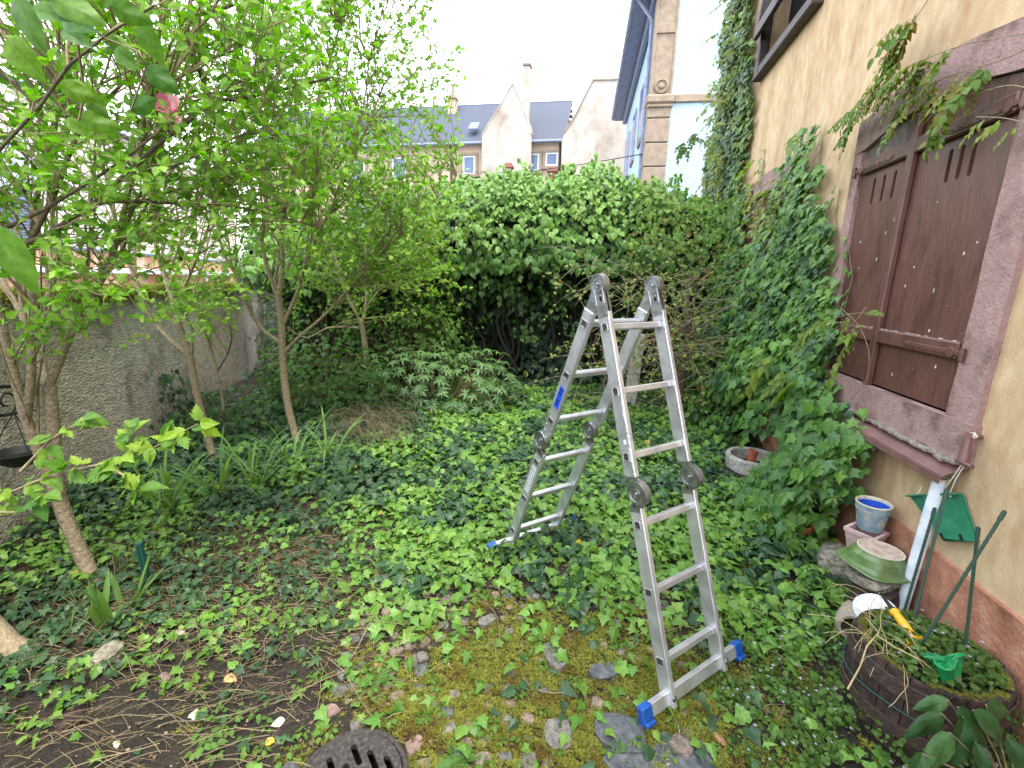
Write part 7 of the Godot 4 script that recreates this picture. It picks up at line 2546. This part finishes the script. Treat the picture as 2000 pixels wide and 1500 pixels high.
	tree(e, [
		[[Vector3(-2.052, -0.027, -1.721), Vector3(-2.124, 0.033, -1.722), Vector3(-2.275, 0.085, -1.737), Vector3(-2.45, 0.45, -1.75), Vector3(-2.5, 1, -1.7), Vector3(-2.4, 1.5, -1.7), Vector3(-2.2, 1.85, -1.7)], 0.055, 0.042],
		[[Vector3(-2.2, 1.85, -1.7), Vector3(-1.809, 1.773, -1.75), Vector3(-1.725, 1.882, -1.8), Vector3(-1.603, 1.976, -1.85), Vector3(-1.517, 2.088, -1.9), Vector3(-1.437, 2.194, -1.95), Vector3(-1.338, 2.294, -2), Vector3(-1.274, 2.42, -2.1), Vector3(-1.194, 2.505, -2.15), Vector3(-1.114, 2.575, -2.2), Vector3(-0.994, 2.614, -2.2)], 0.013, 0.0045],
		[[Vector3(-2.35, 1.6, -1.7), Vector3(-1.692, 2.082, -1.6), Vector3(-1.505, 2.176, -1.55), Vector3(-1.371, 2.248, -1.5), Vector3(-1.288, 2.33, -1.5), Vector3(-1.181, 2.392, -1.5), Vector3(-1.045, 2.461, -1.5)], 0.008, 0.003],
		[[Vector3(-2.3, 1.7, -1.7), Vector3(-1.794, 1.869, -1.7), Vector3(-1.653, 1.964, -1.75), Vector3(-1.539, 2.03, -1.75), Vector3(-1.466, 2.1, -1.8), Vector3(-1.351, 2.214, -1.85)], 0.010, 0.004],
		[[Vector3(-1.632, 1.969, -1.85), Vector3(-1.523, 1.991, -1.9), Vector3(-1.419, 1.994, -1.95), Vector3(-1.318, 2.004, -2), Vector3(-1.211, 2.002, -2.05), Vector3(-1.076, 1.982, -2.1), Vector3(-0.889, 1.934, -2.15)], 0.007, 0.003],
		[[Vector3(-1.55, 2.069, -1.9), Vector3(-1.413, 2.111, -1.95), Vector3(-1.262, 2.202, -2), Vector3(-1.095, 2.29, -2.05), Vector3(-0.974, 2.28, -2.1), Vector3(-0.792, 2.26, -2.1)], 0.006, 0.003],
		[[Vector3(-1.914, 1.73, -1.8), Vector3(-1.831, 1.905, -1.85), Vector3(-1.781, 2.054, -1.9), Vector3(-1.732, 2.228, -1.95), Vector3(-1.683, 2.332, -2), Vector3(-1.59, 2.416, -2), Vector3(-1.518, 2.5, -2.05)], 0.011, 0.005],
		[[Vector3(-1.274, 2.42, -2.1), Vector3(-1.157, 2.452, -2.15), Vector3(-1.003, 2.509, -2.2), Vector3(-0.802, 2.556, -2.2)], 0.008, 0.004],
		[[Vector3(-1.283, 2.431, -2.1), Vector3(-1.309, 2.525, -2.1), Vector3(-1.341, 2.634, -2.1), Vector3(-1.326, 2.751, -2.1), Vector3(-1.289, 2.847, -2.1)], 0.009, 0.005],
		[[Vector3(-1.328, 2.733, -2.1), Vector3(-1.242, 2.735, -2.1), Vector3(-1.147, 2.767, -2.1)], 0.008, 0.005],
	], [[Vector3(-1.506, 2.356, -1.95), Vector3(0.75, 0.55, 0.35), 58], [Vector3(-1.142, 2.319, -2.1), Vector3(0.5, 0.45, 0.3), 34], [Vector3(-1.733, 2.068, -1.75), Vector3(0.35, 0.45, 0.25), 26]], 2006, Vector2(0.030, 0.050), [Color(0.180, 0.370, 0.050), Color(0.340, 0.560, 0.090)], 30, M.bark_dark, 0.15, ek)

func near_leaves() -> void:
	rng.seed = 1212
	var mats := []
	for k in 6:
		var m: StandardMaterial3D = M.leaf.duplicate()
		m.vertex_color_use_as_albedo = false
		m.albedo_color = tint(Color(0.11, 0.28, 0.05), Color(0.34, 0.52, 0.06), k / 5.0, 0.05).linear_to_srgb()
		mats.append(m)
	# low shoot with big lobed leaves, in front of the wall
	var o := thing("low_branch", "low leafy shoot with big bright lobed leaves in front of the bed", "branch")
	var st := MB.new()
	var paths := [[Vector3(-1.488, 1.077, -1.15), Vector3(-1.33, 1.139, -1.12), Vector3(-1.232, 1.183, -1.1), Vector3(-1.16, 1.21, -1.1), Vector3(-1.049, 1.237, -1.1), Vector3(-0.939, 1.27, -1.1), Vector3(-0.868, 1.308, -1.1), Vector3(-0.791, 1.351, -1.1)], [Vector3(-1.289, 1.201, -1.12), Vector3(-1.198, 1.286, -1.12), Vector3(-1.152, 1.318, -1.12), Vector3(-1.101, 1.344, -1.12)], [Vector3(-1.049, 1.237, -1.1), Vector3(-0.959, 1.222, -1.06), Vector3(-0.916, 1.192, -1.04)], [Vector3(-1.449, 1.062, -1.15), Vector3(-1.304, 1.093, -1.1), Vector3(-1.19, 1.158, -1.08)], [Vector3(-0.988, 1.253, -1.1), Vector3(-0.967, 1.302, -1.1), Vector3(-0.945, 1.33, -1.1)]]
	for p in paths:
		st.tube(p, taper(p.size() - 1, 0.0035, 0.0014, 0.03), 6)
		var n := 20 if p.size() > 6 else 6
		for k in n:
			var t := lerpf(0.12, 1.0, k / float(n - 1))
			var q := along(p, t)
			for m in (3 if k > n / 2 else 2):
				var dir := Vector3(R(-0.6, 1), R(-0.5, 0.8), R(-0.1, 0.5)).normalized()
				piece("leaf", LM.hib[rng.randi() % 3], mats[rng.randi() % 6], o, leaf_xf(q + dir * 0.01, Vector3(R(-0.9, 0.9), R(0.1, 1.0), R(0.0, 0.9)), dir + Vector3.DOWN * R(0, 0.5), R(0.030, 0.060), 1.05))
	piece("stem", st, M.twig, o)
	# big rounded leaves hanging close overhead
	var v := thing("hanging_vine", "large smooth oval leaves of a vine hanging close overhead", "vine")
	var vm := []
	for k in 4:
		var m: StandardMaterial3D = M.leaf_gloss.duplicate()
		m.vertex_color_use_as_albedo = false
		m.backlight = Color(0.7, 0.85, 0.2)
		m.albedo_color = tint(Color(0.06, 0.17, 0.025), Color(0.17, 0.31, 0.04), k / 3.0, 0.05).linear_to_srgb()
		vm.append(m)
	var lv := [[Vector3(-0.594, 2.037, -0.62), Vector3(-0.594, 1.978, -0.6)], [Vector3(-0.74, 2.045, -0.75), Vector3(-0.716, 2, -0.78)], [Vector3(-0.746, 2.105, -0.8), Vector3(-0.727, 2.083, -0.85)], [Vector3(-0.715, 2.126, -0.8), Vector3(-0.646, 2.101, -0.8)], [Vector3(-0.657, 2.142, -0.9), Vector3(-0.637, 2.101, -0.95)], [Vector3(-0.727, 2.111, -1), Vector3(-0.677, 2.074, -1)], [Vector3(-0.799, 2.157, -1), Vector3(-0.767, 2.141, -1)], [Vector3(-0.894, 2.076, -1.05), Vector3(-0.863, 2.035, -1.05)], [Vector3(-0.599, 1.77, -0.55), Vector3(-0.593, 1.705, -0.6)], [Vector3(-0.903, 2.076, -1), Vector3(-0.847, 2.054, -1)], [Vector3(-0.663, 2.139, -0.85), Vector3(-0.64, 2.138, -0.9)], [Vector3(-0.836, 2.146, -0.95), Vector3(-0.789, 2.126, -0.95)], [Vector3(-0.717, 2.014, -0.7), Vector3(-0.732, 1.996, -0.75)], [Vector3(-0.782, 2.14, -1), Vector3(-0.743, 2.106, -1)], [Vector3(-0.846, 2.064, -1.1), Vector3(-0.792, 2.091, -1.1)], [Vector3(-0.944, 2.031, -1.05), Vector3(-0.913, 1.998, -1.05)]]
	for q in lv:
		var d: Vector3 = q[1] - q[0]
		piece("leaf", LM.oval[rng.randi() % 2], vm[rng.randi() % 4], v, leaf_xf(q[0], Vector3(R(-0.3, 0.3), R(-0.3, 0.5), 1.0), d, d.length(), R(0.75, 0.95)))
	for k in 9:
		var q := Vector3(R(-1.05, -0.62), R(2.02, 2.42), R(-1.15, -0.85))
		var d := Vector3(R(-0.6, 1), R(-1, 0.1), R(-0.3, 0.3)).normalized()
		piece("leaf", LM.oval[rng.randi() % 2], vm[rng.randi() % 4], v, leaf_xf(q, Vector3(R(-0.6, 0.6), R(-0.4, 0.6), 1.0), d, R(0.05, 0.08), R(0.75, 0.95)))
	var vs := MB.new()
	vs.tube([Vector3(-0.715, 2.085, -0.7), Vector3(-0.622, 2.052, -0.65), Vector3(-0.715, 2.126, -0.8), Vector3(-0.769, 2.155, -0.9), Vector3(-0.854, 2.152, -1), Vector3(-0.898, 2.08, -1.05), Vector3(-0.97, 2.026, -1.1)], [0.0022], 5)
	vs.tube([Vector3(-0.769, 2.155, -0.9), Vector3(-0.799, 2.157, -1), Vector3(-0.738, 2.137, -1), Vector3(-0.727, 2.111, -1), Vector3(-0.846, 2.064, -1.1)], [0.0018], 5)
	piece("stem", vs, M.twig, v)
	# pink rose
	var rc := Vector3(-1.304, 2.322, -1.9)
	var ro := thing("pink_rose", "single ruffled pink flower glowing among the green leaves overhead", "flower")
	var pm := []
	for k in 2:
		var m: StandardMaterial3D = M.pink.duplicate()
		m.vertex_color_use_as_albedo = false
		m.albedo_color = [Color(0.85, 0.22, 0.38), Color(0.90, 0.42, 0.55)][k].linear_to_srgb()
		pm.append(m)
	for k in 15:
		var a := TAU * k / 15.0 * 2.6
		var d := Vector3(cos(a), sin(a) * 0.9 - 0.1, 0.35 + R(-0.2, 0.5)).normalized()
		piece("petal", LM.round[k % 2], pm[k % 2], ro, leaf_xf(rc + d * 0.012 * (k % 3) + Vector3(0, -0.012 * (k % 4) + 0.015, 0), (Vector3(0, 0.2, 1) - d * 0.5 + rv() * 0.2), d, R(0.034, 0.05)))
	var rs := MB.new()
	rs.tube([rc + Vector3(0, 0, -0.03), rc + Vector3(0.03, 0.06, -0.06), rc + Vector3(0.07, 0.07, -0.08)], [0.002], 5)
	piece("stem", rs, M.twig, ro)

# ================================================================ pinnate sprigs on the house
func compound(xs: Array, cs: Array, b: MB, at: Vector3, dir: Vector3, nrm: Vector3, len: float, pairs: int, ca: Color, cb: Color) -> void:
	var p := at
	var d := dir.normalized()
	var pts := [p]
	var lsz := len / pairs * 1.25
	for k in pairs * 2:
		p += d * len / (pairs * 2)
		d = (d + Vector3.DOWN * 0.06).normalized()
		pts.append(p)
	b.tube(pts, [0.0009], 4, false)
	var side := d.cross(nrm).normalized()
	for k in pairs:
		var t := 0.18 + 0.78 * k / pairs
		var q := along(pts, t)
		for s in [-1, 1]:
			xs.append(leaf_xf(q, nrm + rv() * 0.45, side * s + d * R(0.35, 0.8) + Vector3.DOWN * R(0.1, 0.5), lsz * R(0.8, 1.15), 0.85))
			cs.append(tint(ca, cb, R(0, 1), 0.12))
	xs.append(leaf_xf(pts[-1], nrm + rv() * 0.3, d + Vector3.DOWN * 0.2, lsz * 1.1, 0.85))
	cs.append(tint(ca, cb, R(0, 1), 0.12))

func sprigs() -> void:
	rng.seed = 1313
	var bronze := Color(0.38, 0.27, 0.07)
	var lime := Color(0.40, 0.46, 0.12)
	var green := Color(0.15, 0.29, 0.05)
	var nh := Vector3(-0.984, 0, -0.179)
	var o := thing("wisteria_sprig", "trailing wisteria with bronze tipped pinnate leaves hanging over the near window's lintel", "vine")
	var b := MB.new()
	var xs := []
	var cs := []
	var vines := [[Vector3(1.934, 2.682, -1.968), Vector3(1.94, 2.728, -2.114), Vector3(1.946, 2.775, -2.258), Vector3(1.962, 2.807, -2.404), Vector3(1.996, 2.842, -2.587), Vector3(2.026, 2.864, -2.753), Vector3(2.091, 2.878, -2.999), Vector3(2.185, 2.821, -3.345)], [Vector3(2.035, 3.192, -2.634), Vector3(2.049, 3.144, -2.71), Vector3(2.047, 3.099, -2.758), Vector3(2.043, 3.031, -2.79), Vector3(2.045, 2.904, -2.804)], [Vector3(1.929, 2.651, -1.939), Vector3(1.924, 2.631, -2.026), Vector3(1.949, 2.653, -2.165), Vector3(1.982, 2.693, -2.346), Vector3(2.033, 2.718, -2.569), Vector3(2.073, 2.694, -2.733)], [Vector3(1.921, 2.451, -1.899), Vector3(1.935, 2.523, -2.028), Vector3(1.948, 2.549, -2.16), Vector3(1.975, 2.561, -2.305), Vector3(1.996, 2.571, -2.42), Vector3(2.029, 2.537, -2.548)], [Vector3(1.887, 2.332, -1.823), Vector3(1.891, 2.35, -1.898), Vector3(1.909, 2.397, -2.002), Vector3(1.951, 2.456, -2.171)]]
	for v in vines:
		b.tube(smooth_path(v, 16), [0.0022], 5)
	for i in 74:
		var v: Array = vines[[0, 0, 0, 2, 1][i % 5]]
		var q := along(v, R(0.35, 1.0))
		var d: Vector3 = Vector3(0.179, 0, -0.984) * R(0.2, 1.0) + Vector3.DOWN * R(0.0, 0.9) + nh * R(-0.1, 0.5)
		var bz := R(0, 1) < 0.5
		compound(xs, cs, b, q + rv() * 0.03, d, nh + Vector3.UP * 0.6 + rv() * 0.4, R(0.13, 0.22), 5 + rng.randi() % 2, bronze if bz else green, lime if bz else Color(0.27, 0.40, 0.09))
	for q in [Vector3(2.042, 3.15, -2.731), Vector3(2.045, 3.115, -2.743), Vector3(2.054, 3.045, -2.793), Vector3(2.044, 2.986, -2.796)]:
		compound(xs, cs, b, q, Vector3(0.179, 0, -0.984) * R(0.6, 1.2) + Vector3.DOWN * R(0.3, 0.8), nh, R(0.17, 0.24), 5, bronze, Color(0.34, 0.27, 0.08))
	for q in [Vector3(1.909, 2.393, -2), Vector3(1.894, 2.344, -1.918), Vector3(1.925, 2.427, -2.084)]:
		compound(xs, cs, b, q, Vector3(0.179, 0, -0.984) * R(0.8, 1.2) + Vector3.DOWN * R(0.1, 0.4), nh + Vector3.UP * 0.4, R(0.10, 0.14), 5, lime, Color(0.36, 0.44, 0.10))
	for q in [Vector3(1.995, 2.584, -2.414)]:
		for k in 3:
			compound(xs, cs, b, q + rv() * 0.02, Vector3(0.179, 0, -0.984) * R(-0.2, 0.5) + Vector3.DOWN, nh, R(0.16, 0.22), 6, green, lime)
	piece("stem", b, M.twig, o).set_meta("kind", "stuff")
	spread("leaflet", LM.oval, M.leaf, xs, cs, o)
	# sprig over the lower corner of the near window
	var o2 := thing("wisteria_sprig", "light yellow green pinnate sprig leaning on the near window's lower corner", "vine")
	b = MB.new()
	xs = []
	cs = []
	var v2 := [[Vector3(1.976, 1.477, -2.979), Vector3(1.972, 1.546, -2.846), Vector3(1.964, 1.588, -2.693), Vector3(1.959, 1.597, -2.551)], [Vector3(1.993, 1.615, -2.848), Vector3(1.972, 1.512, -2.623), Vector3(1.975, 1.38, -2.527), Vector3(2.01, 1.23, -2.554), Vector3(2.046, 1.074, -2.693)], [Vector3(1.942, 1.505, -2.682), Vector3(1.928, 1.555, -2.606), Vector3(1.943, 1.629, -2.576)]]
	for v in v2:
		b.tube(smooth_path(v, 10), [0.0020], 5)
	for q in [[Vector3(1.927, 1.513, -2.602), Vector3(1.957, 1.241, -2.767)], [Vector3(1.962, 1.478, -2.958), Vector3(2.004, 1.378, -3.249)], [Vector3(1.95, 1.546, -2.836), Vector3(1.98, 1.463, -3.116)], [Vector3(1.942, 1.588, -2.683), Vector3(1.953, 1.438, -2.745)], [Vector3(1.941, 1.596, -2.564), Vector3(1.941, 1.619, -2.455)], [Vector3(1.965, 1.616, -2.809), Vector3(1.981, 1.557, -3.008)], [Vector3(1.942, 1.212, -3.352), Vector3(2.044, 0.986, -3.915)], [Vector3(1.886, 1.139, -3.045), Vector3(1.975, 0.999, -3.535)], [Vector3(1.864, 1.14, -2.922), Vector3(1.933, 0.96, -3.301)], [Vector3(1.991, 1.21, -3.623), Vector3(2.038, 1.06, -3.878)], [Vector3(1.965, 1.353, -2.696), Vector3(1.956, 1.509, -2.649)]]:
		var d: Vector3 = q[1] - q[0]
		compound(xs, cs, b, q[0], d + Vector3.UP * 0.02, nh + Vector3.UP * 0.7 + rv() * 0.3, d.length() * R(1.0, 1.2), 6, Color(0.17, 0.27, 0.05), Color(0.30, 0.38, 0.07))
	piece("stem", b, M.twig, o2).set_meta("kind", "stuff")
	spread("leaflet", LM.oval, M.leaf, xs, cs, o2)
	# over the farther window and up the ivy column
	var o3 := thing("wisteria_sprig", "bronze green pinnate vine draped over the far window and the ivy column", "vine")
	b = MB.new()
	xs = []
	cs = []
	for i in 30:
		var q := Vector3(-4.465, 2.49, 0.3) + Vector3(R(-0.55, 0.75), R(-0.35, 0.3), R(-0.1, 0.2))
		var hf := house_frame()
		compound(xs, cs, b, hf * q, hf.basis * Vector3(R(-0.8, 0.8), R(-1, 0.1), R(0, 0.5)), nh + Vector3.UP * 0.7 + rv() * 0.3, R(0.14, 0.24), 5, bronze if i % 2 else green, lime)
	for i in 60:
		var hf := house_frame()
		var y := R(3.0, 5.8)
		var q := Vector3(R(-7.4, -6.7) + 0.3 * smoothstep(4.5, 3.2, y), y, R(0.12, 0.36))
		compound(xs, cs, b, hf * q, hf.basis * Vector3(R(-0.8, 0.8), R(-1, 0.2), R(0, 0.9)), nh * 0.8 + Vector3(0, 0.7, 0.5) + rv() * 0.3, R(0.16, 0.28), 5, bronze if i % 3 == 0 else green, lime)
	var tp := [Vector3(2.019, 3.198, -4.668), Vector3(2.511, 3.721, -6.4), Vector3(2.325, 3.646, -6.4), Vector3(2.204, 3.566, -6.4), Vector3(2.117, 3.462, -6.4)]
	b.tube(tp, [0.003, 0.0025, 0.002, 0.0015, 0.001], 5)
	for k in 7:
		compound(xs, cs, b, along(tp, R(0.5, 1.0)), Vector3(R(-1, 0.3), R(-1, 0.3), 0.2), Vector3(0, 0.5, 1) + rv() * 0.3, R(0.16, 0.24), 5, Color(0.12, 0.2, 0.06), Color(0.22, 0.30, 0.09))
	piece("stem", b, M.twig, o3).set_meta("kind", "stuff")
	spread("leaflet", LM.oval, M.leaf, xs, cs, o3)
